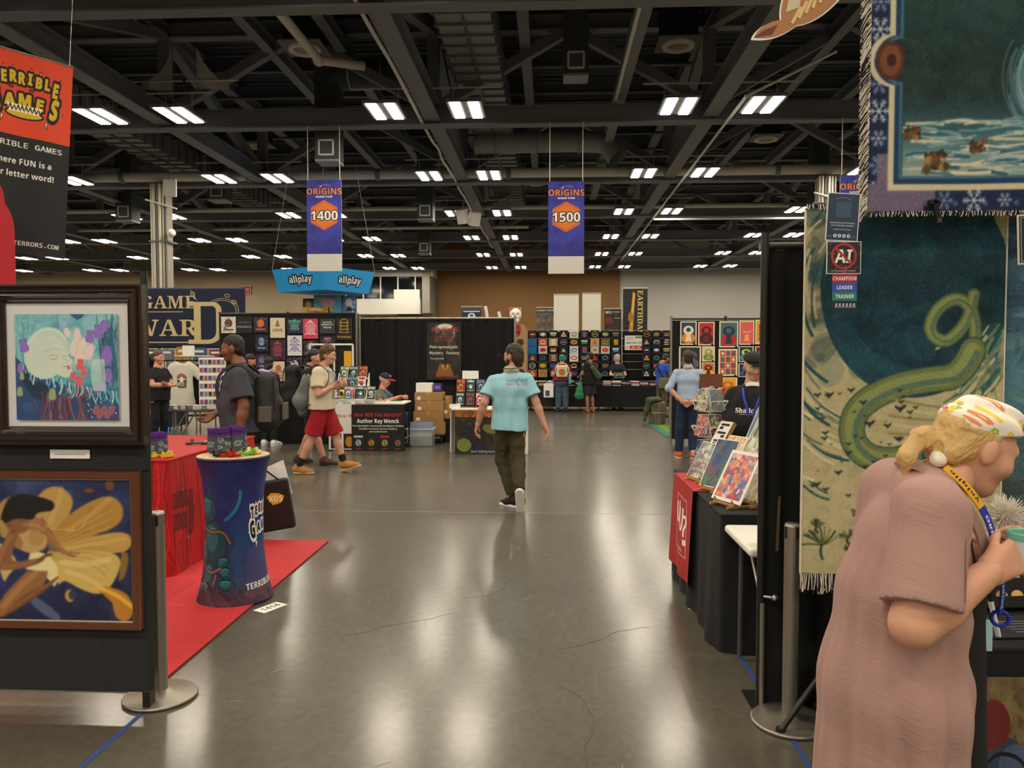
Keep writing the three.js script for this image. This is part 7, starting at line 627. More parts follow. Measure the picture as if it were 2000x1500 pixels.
rollBanner('dark blue banner with a white ape like mark behind the drape wall', -2.67, -26, 0.66, 3.26, tex(260, 420, (c, w, h) => { c.fillStyle = '#1a2448'; c.fillRect(0, 0, w, h); c.fillStyle = '#4a443a'; c.fillRect(0, 0, w, 60); c.fillStyle = '#dfe3ea'; c.fillRect(20, 70, 220, 14); ell(c, 130, 150, 50, 50, '#dfe3ea'); ell(c, 130, 140, 26, 26, '#2a6ac0'); }), { part: 0.3, edge: M.black });
// aisle signs hung from the trusses
for (const [x, y1, n, l] of [[-5.33, 5.75, '1400', 'blue hanging aisle sign beside the curved duct, reading 1400'], [0.36, 5.66, '1500', 'blue hanging aisle sign over the open aisle, reading 1500'], [6.99, 5.73, '1600', 'blue hanging aisle sign half hidden by the woven blankets']]) { const t = thing('aisle_sign', l, 'sign', [x, y1, -18]); obj('sheet', box(0.83, 2.13, 0.012, [0, -1.065, 0]), M.paper, t); obj('sheet_print', place(panelGeo(0.83, 2.13, 0.012), [0, -1.065, 0]), mat(0xffffff, 0.6, { map: aisleArt(n) }), t); for (const s of [-0.38, 0.38]) obj('wire', rod([s, 0, 0], [s, 7.02 - y1, 0], 0.009, 5), M.pipe, t); }
// hanging blue sign and game tower
{ const t = thing('hanging_sign', 'bright blue four sided hanging sign with allplay lettering', 'sign', [-6.53, 3.43, -22], 0.288), S = 1.44, B = 1.27, H = 0.62, m = mat(0xffffff, 0.5, { map: artAllplay }), blue = mat(0x1d9be6, 0.5); for (let i = 0; i < 4; i++) { const a = i * PI / 2, c = (r, q) => [r * Math.sin(q), r * Math.cos(q)], [x0, z0] = c(B, a), [x1, z1] = c(B, a + PI / 2), [X0_, Z0] = c(S, a), [X1_, Z1] = c(S, a + PI / 2), g = new THREE.BufferGeometry(); g.setAttribute('position', new THREE.Float32BufferAttribute([x0, 0, z0, x1, 0, z1, X1_, H, Z1, x0, 0, z0, X1_, H, Z1, X0_, H, Z0], 3)); g.setAttribute('uv', new THREE.Float32BufferAttribute([0, 0, 1, 0, 1, 1, 0, 0, 1, 1, 0, 1], 2)); g.computeVertexNormals(); obj('sign_panel', g, dbl(m), t); } obj('bottom_panel', cyl(B, B, 0.02, [0, 0, 0], [0, 0, 0], 4), blue, t); for (let i = 0; i < 4; i++) obj('wire', rod([S * Math.sin(i * PI / 2), H, S * Math.cos(i * PI / 2)], [0.9 * Math.sin(i * PI / 2), 3.7, 0.9 * Math.cos(i * PI / 2)], 0.004, 5), M.pipe, t); }
{ const t = thing('game_tower', 'tall dark shelf tower carrying board game boxes under the blue sign', 'shelf', [-6.48, 0, -22.3]); for (const x of [-0.8, 0.8]) obj('side_panel', box(0.04, 2.84, 0.5, [x, 1.42, 0]), M.black, t); for (let i = 0; i < 6; i++) obj('shelf', box(1.6, 0.03, 0.5, [0, 0.05 + i * 0.555, 0]), M.black, t); const A = atlas(4, 1, 128, 128, (c, w, h, i) => { const P = [['#3a3424', '#c89a4a', '#6a8a5a'], ['#5ab0d8', '#e8a8b8', '#e8c860'], ['#5a90d0', '#f1efe9', '#17171a'], ['#e0a020', '#f4e4b0', '#b86a14']][i]; c.fillStyle = P[0]; c.fillRect(0, 0, w, h); blotches(c, w, h, 18, P, 8, 28, 900 + i, 0.8); ell(c, w / 2, 50, 34, 30, P[1]); poly(c, [[30, 110], [98, 110], [64, 70]], P[2]); }); for (const [x, w, h, d, i, z, l] of [[-0.6, 0.34, 0.44, 0.1, 0, 0, 'brown green'], [-0.02, 0.82, 0.54, 0.12, 1, 0.02, 'sky blue and pink'], [0.6, 0.4, 0.52, 0.1, 2, 0, 'blue and white'], [-0.35, 0.75, 0.18, 0.1, 3, 0.16, 'amber beer coloured']]) flat('game_box', `${l} board game box on top of the tower under the blue sign`, 'game box', -6.48 + x, 2.842 + h / 2, -22.3 + z, w, h, mat(0xffffff, 0.5, { map: A.map }), { uv: A.uv(i), t: d, edge: M.black }); }
// the navy game booth on the left
{ const t = thing('booth_sign', 'navy booth sign with cream serif lettering and a large D', 'sign', [-9.15, 2.5, -17.5]); obj('panel', rbox(4.2, 1.4, 0.08, 0.05, [0, 0, 0]), mat(0x151d3c, 0.7), t); obj('lettering', panelGeo(4.08, 1.32, 0.082), mat(0xffffff, 0.7, { map: artSteward }), t); for (const x of [-1.8, 1.8]) obj('leg', box(0.08, 2.5, 0.06, [x, -1.25, -0.06]), M.black, t); }
{ const t = thing('booth_shelf', 'dark shelf of boxed games below the navy booth sign', 'shelf', [-9.2, 0, -17.3]); for (let i = 0; i < 4; i++) obj('shelf', box(3.4, 0.03, 0.35, [0, 0.25 + i * 0.42, 0]), M.black, t); for (const x of [-1.7, 0, 1.7]) obj('side_panel', box(0.03, 1.6, 0.36, [x, 0.8, 0]), M.black, t); const r = rng(31), K = [['amber', 0xb88a3a], ['slate', 0x4a6a8a], ['plum', 0x8a3a5a], ['tan', 0xc8b08a], ['green', 0x3a5a4a], ['grey', 0x7a7a88]]; for (let i = 1; i < 4; i++) for (let k = 0; k < 9; k++) { const w = 0.26 + r() * 0.06, h = 0.2 + r() * 0.1, [n, c] = K[(k + i * 2) % 6], o = thing('game_box', `${n} game box on the ${['', 'lower', 'middle', 'top'][i]} shelf under the navy sign`, 'game box', [-10.7 + k * 0.38, 0.267 + i * 0.42, -17.28], 0, 'game boxes under the navy sign'); obj('box_body', rbox(w, h, 0.08, 0.006, [0, h / 2, 0]), mat(c, 0.5), o); obj('box_title', box(w * 0.7, h * 0.2, 0.002, [0, h * 0.7, 0.041]), M.paper, o); } }
clothTable('cloth_table', 'navy cloth table under the booth sign with cream lettering', [-9.0, -16.4], 0, 1.8, 0.7, 0.74, mat(0x151d3c, 0.85), { fold: 0.01, seed: 4, drop: 0.1 }); flat('table_sign', 'navy lettered panel hanging on the navy cloth table', 'sign', -8.7, 0.5, -16.0, 0.9, 0.4, artSteward, { t: 0.006, edge: M.black });
{ const t = thing('glowing_banner', 'tall pale blue backlit banner stand behind the art panel', 'banner', [-9.85, 0, -19]), m = tex(128, 512, (c, w, h) => { c.fillStyle = lin(c, 0, 0, 0, h, [[0, '#e8f4fa'], [0.4, '#8ac8f0'], [1, '#2a7ad8']]); c.fillRect(0, 0, w, h); blotches(c, w, h, 40, ['#ffffff', '#4a9ae8', '#c8e8fa'], 8, 30, 12, 0.5); }); obj('light_box', box(0.56, 1.1, 0.08, [0, 0.62, 0]), M.white, t); obj('lit_screen', place(panelGeo(0.54, 1.06, 0), [0, 0.62, 0.0415]), mat(0x222222, 0.5, { emissive: 0xffffff, emissiveMap: m, emissiveIntensity: 0.9 }), t); obj('foot', box(0.6, 0.06, 0.3, [0, 0.03, 0]), M.white, t); }
// shirt on a rack, pegboard of dice, wire table
{ const t = thing('garment_rack', 'chrome garment rack carrying hanging shirts', 'rack', [-7.05, 0, -14.7]); obj('rail', rod([-0.3, 1.62, 0], [0.5, 1.62, 0], 0.014), M.chrome, t); for (const x of [-0.3, 0.5]) obj('upright', rod([x, 0, 0], [x, 1.62, 0], 0.014), M.chrome, t); obj('foot_bar', rod([-0.3, 0.03, -0.3], [-0.3, 0.03, 0.3], 0.014), M.chrome, t); obj('foot_bar', rod([0.5, 0.03, -0.3], [0.5, 0.03, 0.3], 0.014), M.chrome, t); obj('price_card', rbox(0.24, 0.22, 0.006, 0.002, [-0.02, 1.72, 0]), M.paper, t); }
function hungShirt(label, x, z, k, a, print) { const t = thing('hanging_shirt', label, 't-shirt', [x, 0.66, z], a), P = [{ a: [0, 0.78, 0], b: [0, 0.02, 0], ra: 0.05, rb: 0.055, sx: 4.4, cap: 'b' }, { a: [0.12, 0.8, 0], b: [0.34, 0.55, 0], ra: 0.06, rb: 0.085, sz: 0.5, cap: 'b' }, { a: [-0.12, 0.8, 0], b: [-0.34, 0.55, 0], ra: 0.06, rb: 0.085, sz: 0.5, cap: 'b' }, { c: [0, 0.86, 0.01], r: [0.075, 0.06, 0.1], neg: true, k: 0.01 }]; obj('shirt', sdf(P, { cell: 0.014, k: 0.03, disp: (x, y, z) => 0.012 * noise3(x * 9, y * 4, z * 4) }), mat(k, 0.9, { bumpMap: knit, bumpScale: 0.001 }), t); obj('hanger', [rod([-0.2, 0.78, 0], [0, 0.86, 0], 0.006, 6), rod([0.2, 0.78, 0], [0, 0.86, 0], 0.006, 6), rod([0, 0.86, 0], [0, 0.955, 0], 0.004, 6)], M.black, t); if (print) obj('chest_print', place(new THREE.PlaneGeometry(0.22, 0.29), [0, 0.5, 0.066]), mat(0xffffff, 0.8, { map: artTeePrint, transparent: true, alphaTest: 0.5 }), t); }
hungShirt('white t-shirt with a round emblem hanging on the chrome rack', -7.12, -14.55, 0xd6d2c6, 0.15, true); hungShirt('navy t-shirt hanging behind the white one', -6.93, -14.75, 0x161c30, 0.3); hungShirt('pale blue t-shirt hanging behind the navy one', -6.78, -14.95, 0x8aa8c0, 0.3);
{ const t = thing('dice_pegboard', 'white pegboard hung with small packets of dice', 'pegboard', [-6.35, 0, -14.15], 0.1); obj('board', box(0.5, 1.0, 0.02, [0, 1.1, 0]), M.white, t); for (const x of [-0.24, 0.24]) obj('leg', rod([x, 0, 0], [x, 0.6, 0], 0.014), M.chrome, t); const K = [0x6a4a8a, 0x8a8a90, 0x3a3a4a, 0xb0586a]; let i = 0; for (let y = 0; y < 6; y++) for (let x = 0; x < 6; x++, i++) { const pk = obj('dice_packet', rbox(0.055, 0.085, 0.02, 0.006, [-0.2 + x * 0.08, 1.52 - y * 0.15, 0.022]), mat(K[(i * 5 + y) % 4], 0.3), t); obj('packet_header', box(0.055, 0.025, 0.014, [-0.2 + x * 0.08, 1.57 - y * 0.15, 0.018]), M.paper, pk); } }
{ const t = thing('folding_wire_table', 'folding table with crossed chrome legs under the shirt rack', 'table', [-6.7, 0, -13.9]); obj('top', rbox(1.0, 0.025, 0.5, 0.006, [0, 0.62, 0]), mat(0x2a2a2c, 0.5), t); for (const z of [-0.2, 0.2]) { obj('leg', rod([-0.4, 0, z], [-0.4, 0.61, z], 0.012), M.chrome, t); obj('leg', rod([0.05, 0.61, z], [-0.3, 0, z], 0.012), M.chrome, t); obj('leg', rod([0.05, 0, z], [0.05, 0.61, z], 0.012), M.chrome, t); } const r = rng(41); for (let i = 0; i < 9; i++) { const o = thing('dice_tray', 'clear tray of small accessories on the chrome legged table', 'tray', [-7.1 + i * 0.1, 0.633, -13.9 + (r() - 0.5) * 0.2], r(), 'trays on the chrome legged table'); obj('tray', rbox(0.08, 0.05 + r() * 0.05, 0.1, 0.006, [0, 0.04, 0]), mat([0xc8c4bc, 0x8a8078, 0xd8d4cc][i % 3], 0.3), o); obj('lid', box(0.084, 0.008, 0.104, [0, 0.085, 0]), M.white, o); } }
clothTable('cloth_table', 'black cloth table below the lettered print wall', [-4.75, -14.4], 0, 1.6, 0.7, 0.74, M.blackCloth.clone(), { fold: 0.02, n: 3, seed: 17 });
// ---------- people and what they carry ----------
function decal(root, mesh, p, e, s, m, name) { root.updateMatrixWorld(true); const w = V(...p).applyMatrix4(root.matrixWorld), q = new THREE.Quaternion().setFromEuler(new THREE.Euler(...e, 'YXZ')); q.premultiply(root.quaternion); const g = new DecalGeometry(mesh, w, new THREE.Euler().setFromQuaternion(q), V(...s)); g.applyMatrix4(root.matrixWorld.clone().invert()); m.polygonOffset = true; m.polygonOffsetFactor = -2; return obj(name, g, m, root); }
function worn(root, name, label, cat) { const t = thing(name, label, cat, root.position.toArray(), root.rotation.y); t.scale.copy(root.scale); return t; }
const lanyardTex = (k1, k2) => tex(64, 512, (c, w, h) => { c.fillStyle = k2; c.fillRect(0, 0, w, h); c.fillStyle = k1; c.fillRect(0, 0, w, h * 0.3); text(c, 'allplay', 32, 76, 38, '#1b1b1b', { rot: PI / 2 }); for (let i = 0; i < 2; i++) text(c, 'ORIGINS', 32, 250 + i * 170, 34, '#e8e6ee', { rot: PI / 2 }); });
const lanyardMat = mat(0xffffff, 0.7, { map: lanyardTex('#e0a21c', '#1f2f9c') }), blueStrap = mat(0x2338b0, 0.7), grey = mat(0x6d6d6c, 0.9), blackBag = mat(0x131315, 0.8), polo = mat(0x97cbdc, 0.9, { bumpMap: knit, bumpScale: 0.0012 });
const fold1 = (g) => { const a = g.attributes.uv; let mx = 0; for (let i = 0; i < a.count; i++) mx = Math.max(mx, a.getY(i)); for (let i = 0; i < a.count; i++) a.setY(i, 1 - a.getY(i) / mx); return g; };
function lanyard(root, J, drop, zf, m = blueStrap, s = 1) { const n = J.neck, k = (x) => [n[0] + x * 0.075, n[1] + 0.015, n[2] - 0.02], t = [n[0], drop, zf]; for (const x of [-1, 1]) obj('lanyard', fold1(band([[n[0], n[1] + 0.035, n[2] - 0.075], k(x), [n[0] + x * 0.07, n[1] - 0.08, (n[2] + zf) / 2 + 0.06], [n[0] + x * 0.035, (n[1] + drop) / 2, zf + 0.004], t], 0.02 * s, 0.003, [0, 0.15, 1])), m, root); obj('badge', rbox(0.085, 0.11, 0.005, 0.003, [t[0], drop - 0.06, zf + 0.006]), M.paper, root); }
function pack(t, c, s, m, o = {}) { const [x, y, z] = c; obj('bag', sdf([{ a: [x, y + 0.17 * s, z], b: [x, y - 0.17 * s, z], ra: 0.1 * s, rb: 0.13 * s, sx: 1.35 }, { a: [x, y - 0.02, z - 0.09 * s], b: [x, y - 0.16 * s, z - 0.09 * s], ra: 0.06 * s, rb: 0.08 * s, sx: 1.4 }], { cell: 0.018, k: 0.04, disp: (a, b, d) => 0.012 * noise3(a * 12, b * 9, d * 12) }), m, t); for (const q of [-0.06, 0.05]) obj('zip_seam', tube([[x - 0.13 * s, y + q - 0.05, z - 0.1 * s], [x - 0.1 * s, y + 0.2 * s + q * 0.3, z - 0.09 * s], [x + 0.1 * s, y + 0.2 * s + q * 0.3, z - 0.09 * s], [x + 0.13 * s, y + q - 0.05, z - 0.1 * s]], 0.006, 20, 5), M.black, t); obj('side_pocket', rbox(0.03, 0.15 * s, 0.12 * s, 0.012, [x + 0.165 * s, y - 0.12 * s, z - 0.02]), o.pocket ?? m, t); obj('top_handle', place(new THREE.TorusGeometry(0.035, 0.008, 6, 16, PI), [x, y + 0.29 * s, z]), m, t); obj('front_pocket', rbox(0.2 * s, 0.16 * s, 0.02, 0.008, [x, y - 0.1 * s, z - 0.17 * s]), o.pocket ?? m, t); for (const q of [-1, 1]) obj('shoulder_strap', band([[x + q * 0.08, y + 0.22 * s, z + 0.04], [q * 0.11, o.sh ?? 1.5, 0.0], [q * 0.125, (o.sh ?? 1.5) - 0.12, o.front ?? 0.13], [q * 0.15, (o.sh ?? 1.5) - 0.36, (o.front ?? 0.13) - 0.02], [x + q * 0.13, y - 0.2 * s, z + 0.06]], 0.035, 0.008, (p) => [p.x * 3, 0.3, p.z + 0.05]), m, t); }
// the man walking away in a light blue polo
{ const J = { pelvis: [0, 0.96, 0], head: [-0.035, 1.625, 0.03], neck: [-0.02, 1.46, 0], shL: [0.18, 1.375, 0], shR: [-0.185, 1.38, -0.01], elL: [0.265, 1.13, -0.06], wrL: [0.34, 0.9, 0.0], elR: [-0.28, 1.14, -0.04], wrR: [-0.37, 0.9, -0.08], knL: [0.09, 0.5, 0.1], anL: [-0.04, 0.1, 0.02], hipL: [0.095, 0.92, 0], knR: [-0.09, 0.52, -0.02], anR: [-0.12, 0.2, -0.28] };
  const p = person({ label: 'man in a light blue polo shirt and olive trousers walking away down the aisle', at: [-0.44, -8.3], turn: PI, H: 1.79, skin: '#c48f78', cell: 0.012, fine: 0.0045, J, look: [0.95, 0.08], top: { name: 'polo_shirt', mat: polo, collar: true, collarMat: polo, hem: 0.83, loose: 0.02, sleeve: 0.72, cuff: 0.068, cell: 0.01, fold: 0.013 }, bottom: { color: 0x3f3a24, loose: 0.012, len: 1.9, fold: 0.009, cell: 0.01 }, shoes: { color: 0x17171a, sole: 0xe4e2dc, soleH: 0.018 }, toeL: [0.07, 0.035, 0.13], toeR: [-0.125, 0.035, -0.2], downR: [0.03, -0.42, -0.9], face: { beard: true }, hair: { color: 0x35261a, curl: 0.007, prims: [{ c: [0, 0.045, -0.022], r: [0.086, 0.09, 0.102] }, { c: [0, -0.02, -0.06], r: [0.08, 0.085, 0.062] }, { c: [0, -0.085, -0.062], r: [0.062, 0.045, 0.042] }] }, handL: { curl: 0.35, n: [-1, 0, -0.2], s: [0.1, 0, 1] }, handR: { curl: 0.3, n: [0.6, 0, 0.6], s: [0.5, 0, 1] } });
  decal(p, p.topMesh, [-0.085, 1.355, -0.16], [0, PI, 0], [0.26, 0.1, 0.2], mat(0xffffff, 0.8, { map: artLongPack, transparent: true, alphaTest: 0.4 }), 'back_print');
  obj('lanyard', band([[-0.09, 1.475, 0.05], [-0.085, 1.5, -0.04], [-0.02, 1.5, -0.09], [0.05, 1.5, -0.04], [0.06, 1.475, 0.05]], 0.022, 0.004, (q) => [q.x + 0.02, 0.2, q.z]), mat(0xe0a21c, 0.7), p); obj('glasses', [rod([0.045, 1.632, 0.02], [0.1, 1.63, 0.095], 0.003, 6), place(new THREE.TorusGeometry(0.022, 0.003, 6, 20), [0.115, 1.627, 0.075], [0, 1.2, 0])], M.black, p); }
// the man in a cream shirt and red shorts
{ const J = { head: [0, 1.62, 0.1], neck: [0, 1.45, 0.03], chest: [0, 1.28, 0.02], shR: [-0.17, 1.4, 0.0], elR: [-0.24, 1.09, 0.02], wrR: [-0.17, 1.2, 0.22], shL: [0.17, 1.4, 0.02], elL: [0.22, 1.1, 0.06], wrL: [0.1, 1.2, 0.26], hipR: [-0.095, 0.92, 0], knR: [-0.105, 0.5, -0.1], anR: [-0.11, 0.1, -0.3], hipL: [0.095, 0.92, 0.02], knL: [0.1, 0.5, 0.16], anL: [0.1, 0.135, 0.27] };
  const p = person({ label: 'man in a cream t-shirt and red shorts striding past the author table', at: [-3.2, -10.6], turn: PI / 2, H: 1.8, skin: '#cf9a80', cell: 0.013, fine: 0.0055, J, look: [-0.1, 0.12], build: { d: 1.1, belly: 1.05, leg: 1.05 }, top: { color: 0xd2c7ad, hem: 0.88, loose: 0.032, sleeve: 0.7 }, bottom: { color: 0xa01424, len: 0.93, loose: 0.016, flare: 0.018 }, shoes: { color: 0xb07c44, sole: 0xc8a070, sock: 0x141416, sockH: 0.3 }, toeL: [0.1, 0.1, 0.46], downL: [0, -0.93, 0.3], toeR: [-0.12, 0.035, -0.12], hair: { color: 0x5e4028, curl: 0.013, prims: [{ c: [0, 0.05, -0.022], r: [0.092, 0.095, 0.108] }, { c: [0, -0.02, -0.06], r: [0.08, 0.08, 0.06] }] }, handR: { curl: 0.75, n: [0.3, -0.3, 1], s: [0, 1, 0.3] }, handL: { curl: 0.7, n: [-1, 0, 0], s: [0, 1, 0] } });
  lanyard(p, { neck: J.neck }, 1.15, 0.19); const b = worn(p, 'drawstring_bag', 'grey drawstring bag on the back of the man in red shorts', 'bag'); obj('bag', sdf([{ a: [-0.02, 1.3, -0.2], b: [-0.02, 0.98, -0.27], ra: 0.06, rb: 0.11, sx: 1.5 }, { a: [-0.02, 1.0, -0.27], b: [-0.02, 0.84, -0.25], ra: 0.11, rb: 0.07, sx: 1.4 }], { cell: 0.018, k: 0.04, disp: (x, y, z) => 0.014 * noise3(x * 14, y * 9, z * 14) }), grey, b); for (const q of [-1, 1]) obj('cord', tube([[q * 0.08, 1.34, -0.2], [q * 0.13, 1.49, -0.02], [q * 0.16, 1.36, 0.15], [q * 0.2, 1.1, 0.06], [q * 0.14, 0.86, -0.24]], 0.006, 24, 6), M.black, b); }
{ const J = { head: [0, 1.62, 0.08], shR: [-0.17, 1.4, 0], elR: [-0.22, 1.12, 0.05], wrR: [-0.2, 1.1, 0.28], knR: [-0.1, 0.5, 0.1], anR: [-0.1, 0.1, 0.24], knL: [0.1, 0.5, -0.02], anL: [0.1, 0.1, -0.22] }; const p = person({ label: 'person in black with brown shoes half hidden behind the man in red shorts', at: [-3.62, -11.4], turn: PI / 2, H: 1.76, skin: '#c9937a', J, look: [0, 0.1], top: { color: 0x131315, sleeve: 0.7 }, bottom: { color: 0x17181b, len: 0.95, loose: 0.02 }, shoes: { color: 0x4a3026, sole: 0x2a2320 }, hair: { color: 0x1a1412 } }); pack(worn(p, 'backpack', 'black backpack on the person behind the man in red shorts', 'backpack'), [0, 1.2, -0.25], 1.15, blackBag); }
// the man at the games table
{ const J = { pelvis: [0, 0.95, -0.02], head: [0, 1.62, 0.07], neck: [0, 1.45, 0.0], shL: [0.2, 1.375, -0.05], elL: [0.25, 1.09, -0.1], wrL: [0.27, 0.82, -0.06], shR: [-0.19, 1.4, 0], elR: [-0.22, 1.12, 0.08], wrR: [-0.12, 0.98, 0.28] };
  const p = person({ label: 'man in a slate grey t-shirt and backpack standing at the games counter', at: [-3.17, -7.7], turn: -PI / 2 + 0.12, H: 1.88, skin: '#7d4f37', cell: 0.013, fine: 0.005, J, look: [0.1, 0.15], build: { d: 1.22, belly: 1.22, w: 1.1, arm: 1.22, hip: 1.1, neck: 1.1 }, top: { color: 0x3b3d48, hem: 0.8, loose: 0.02, sleeve: 0.78, cuff: 0.07, fold: 0.009 }, bottom: { color: 0x1d2028 }, shoes: { color: 0x222226, sole: 0xcfcac0 }, hair: { color: 0x15100d, curl: 0.004 }, face: { wide: 1.06 }, handL: { curl: 0.5, n: [-1, 0, 0], s: [0, 0, 1] } });
  lanyard(p, { neck: J.neck }, 1.12, 0.2); const b = worn(p, 'backpack', 'black and grey backpack worn at the games counter', 'backpack'); pack(b, [0.0, 1.12, -0.25], 1.02, mat(0x2a2926, 0.8), { pocket: mat(0x55524a, 0.7), sh: 1.47, front: 0.16 });
  const m = tex(256, 320, (c, w, h) => { c.fillStyle = '#1a1a1b'; c.fillRect(0, 0, w, h); poly(c, [[70, 110], [110, 80], [170, 90], [215, 120], [180, 170], [110, 180]], '#d8b020'); text(c, 'KDS', 142, 130, 62, '#f4efd8', { stroke: '#d8b020', lw: 6, rot: 0.1 }); }), t = thing('tote_bag', 'black tote bag with a yellow splash logo hanging beside the counter', 'bag', [-2.47, 0.07, -6.85], 0.15); t.rotation.z = 0.16; obj('bag_body', rbox(0.3, 0.46, 0.09, 0.02, [0, 0.23, 0]), mat(0x1a1a1b, 0.5), t); obj('bag_logo', place(panelGeo(0.28, 0.36, 0), [0.01, 0.26, 0.046]), mat(0xffffff, 0.5, { map: m }), t); obj('handle', tube([[-0.08, 0.45, 0.03], [-0.1, 0.58, 0.03], [-0.13, 0.66, 0.0], [-0.06, 0.6, 0.03], [0.08, 0.45, 0.03]], 0.008, 24, 6), M.black, t); obj('white_paper', place(extrude([[-0.1, 0.3], [0.16, 0.3], [0.13, 0.62], [-0.02, 0.58]], 0.004), [0, 0, -0.055]), mat(0xe8e6e6, 0.7), t); }
// the seated author
{ const up = (j) => [j[0], j[1] - 0.42, j[2]], J = Object.fromEntries(Object.entries(stand).map(([k, v]) => [k, up(v)])); Object.assign(J, { pelvis: [0, 0.52, -0.06], waist: [0, 0.66, -0.04], head: [0, 1.19, 0.08], neck: [0, 1.03, 0.02], elR: [-0.25, 0.78, 0.12], wrR: [-0.12, 0.88, 0.36], elL: [0.25, 0.78, 0.12], wrL: [0.08, 0.88, 0.38], hipL: [0.1, 0.5, 0], hipR: [-0.1, 0.5, 0], knL: [0.13, 0.52, 0.42], knR: [-0.13, 0.52, 0.42], anL: [0.13, 0.09, 0.44], anR: [-0.13, 0.09, 0.44] });
  const p = person({ label: 'seated man in a navy and red cap behind the author table', at: [-3.1, -13.98], turn: PI / 2 - 0.25, H: 1.76, skin: '#cc9076', J, look: [0, 0.35], build: { d: 1.15, belly: 1.15 }, top: { color: 0x6f7466, hem: 0.46 }, bottom: { color: 0x2c3040 }, shoes: { color: 0x333333 }, hair: { color: 0xb5aea4, prims: [{ c: [0, 0.02, -0.03], r: [0.082, 0.085, 0.095] }] }, face: { moustache: true }, brow: '#a89f94', handR: { curl: 0.5, n: [0.3, -1, 0], s: [1, 0, 0.2] }, handL: { curl: 0.5, n: [0, -1, 0], s: [-1, 0, 0.2] } }); lanyard(p, { neck: J.neck }, 0.8, 0.16);
  const c = worn(p, 'baseball_cap', 'navy cap with a red brim worn by the seated man', 'cap'), q = quatOf(0, 0.3), hm = new THREE.Matrix4().compose(V(0, 1.19, 0.08), q, V(1, 1, 1)); obj('crown', sdf([{ c: [0, 0.055, -0.015], r: [0.09, 0.08, 0.11] }], { cell: 0.008, clip: (x, y) => 0.035 - y, m: hm }), mat(0x141c3a, 0.8), c); obj('brim', sdf([{ c: [0, 0.04, 0.1], r: [0.085, 0.012, 0.1] }], { cell: 0.008, clip: (x, y, z) => 0.05 - z, m: hm }), mat(0xb01c2c, 0.8), c); obj('badge', ball(0.018, [0, 1.26, 0.175], 8), M.white, c);
  const s = thing('folding_chair', 'black folding chair under the seated author', 'chair', [-3.12, 0, -13.98], PI / 2 - 0.25); obj('seat', rbox(0.42, 0.03, 0.4, 0.012, [0, 0.42, -0.02]), M.black, s); obj('backrest', rbox(0.42, 0.2, 0.02, 0.008, [0, 0.78, -0.24]), M.black, s); for (const x of [-0.2, 0.2]) { obj('leg', rod([x, 0, 0.18], [x, 0.86, -0.24], 0.012), M.blackMetal, s); obj('leg', rod([x, 0, -0.24], [x, 0.42, 0.12], 0.012), M.blackMetal, s); }
  const ph = thing('phone', 'dark phone held upright by the seated author', 'phone', [-2.66, 0.93, -13.9], 0.3); obj('phone_body', rbox(0.01, 0.14, 0.07, 0.004, [0, 0.06, 0]), M.black, ph); obj('screen', box(0.002, 0.12, 0.06, [-0.006, 0.06, 0]), mat(0x202428, 0.1), ph); }
// shoppers by the print wall
{ const p = person({ label: 'woman in a maroon top facing the lettered print wall', at: [-5.12, -13.75], turn: PI - 0.2, H: 1.62, skin: '#c9937a', J: { wrL: [0.2, 1.05, 0.2], wrR: [-0.2, 1.05, 0.2] }, look: [0.2, 0.2], top: { color: 0x4f1c2c, sleeve: 1.8 }, bottom: { color: 0x141416 }, shoes: { color: 0xd8d6d2, sole: 0xf0eee8 }, hair: { color: 0x19110f, prims: [{ c: [0, 0.04, -0.022], r: [0.088, 0.092, 0.104] }, { c: [0, -0.06, -0.055], r: [0.086, 0.1, 0.06] }] } }); pack(worn(p, 'backpack', 'lavender backpack on the woman in the maroon top', 'backpack'), [0, 1.2, -0.24], 1.2, mat(0xa99bc4, 0.8), { pocket: mat(0x8f80b0, 0.8) }); }
person({ label: 'shopper in a red shirt bending towards the lettered prints', at: [-5.85, -14.2], turn: 1.9, H: 1.74, skin: '#c48a70', J: { head: [0, 1.56, 0.2], neck: [0, 1.42, 0.12], chest: [0, 1.26, 0.06], elR: [-0.24, 1.15, 0.2], wrR: [-0.2, 1.1, 0.42] }, look: [0, 0.4], top: { color: 0x9c1c28 }, bottom: { color: 0x1a1c22 }, shoes: { color: 0x222222 }, hair: { color: 0x2a1c14 } });
person({ label: 'person in a black top with folded arms by the game shelf', at: [-6.95, -13.3], turn: PI / 2 - 0.3, H: 1.74, skin: '#cc9478', J: { elL: [0.22, 1.14, 0.08], wrL: [-0.05, 1.14, 0.22], elR: [-0.22, 1.14, 0.08], wrR: [0.05, 1.12, 0.24] }, look: [0, 0.1], build: { w: 1.1, belly: 1.2, d: 1.1 }, top: { color: 0x16161a }, bottom: { color: 0x101012 }, shoes: { color: 0x222222 }, hair: { color: 0x5a3a26 } });
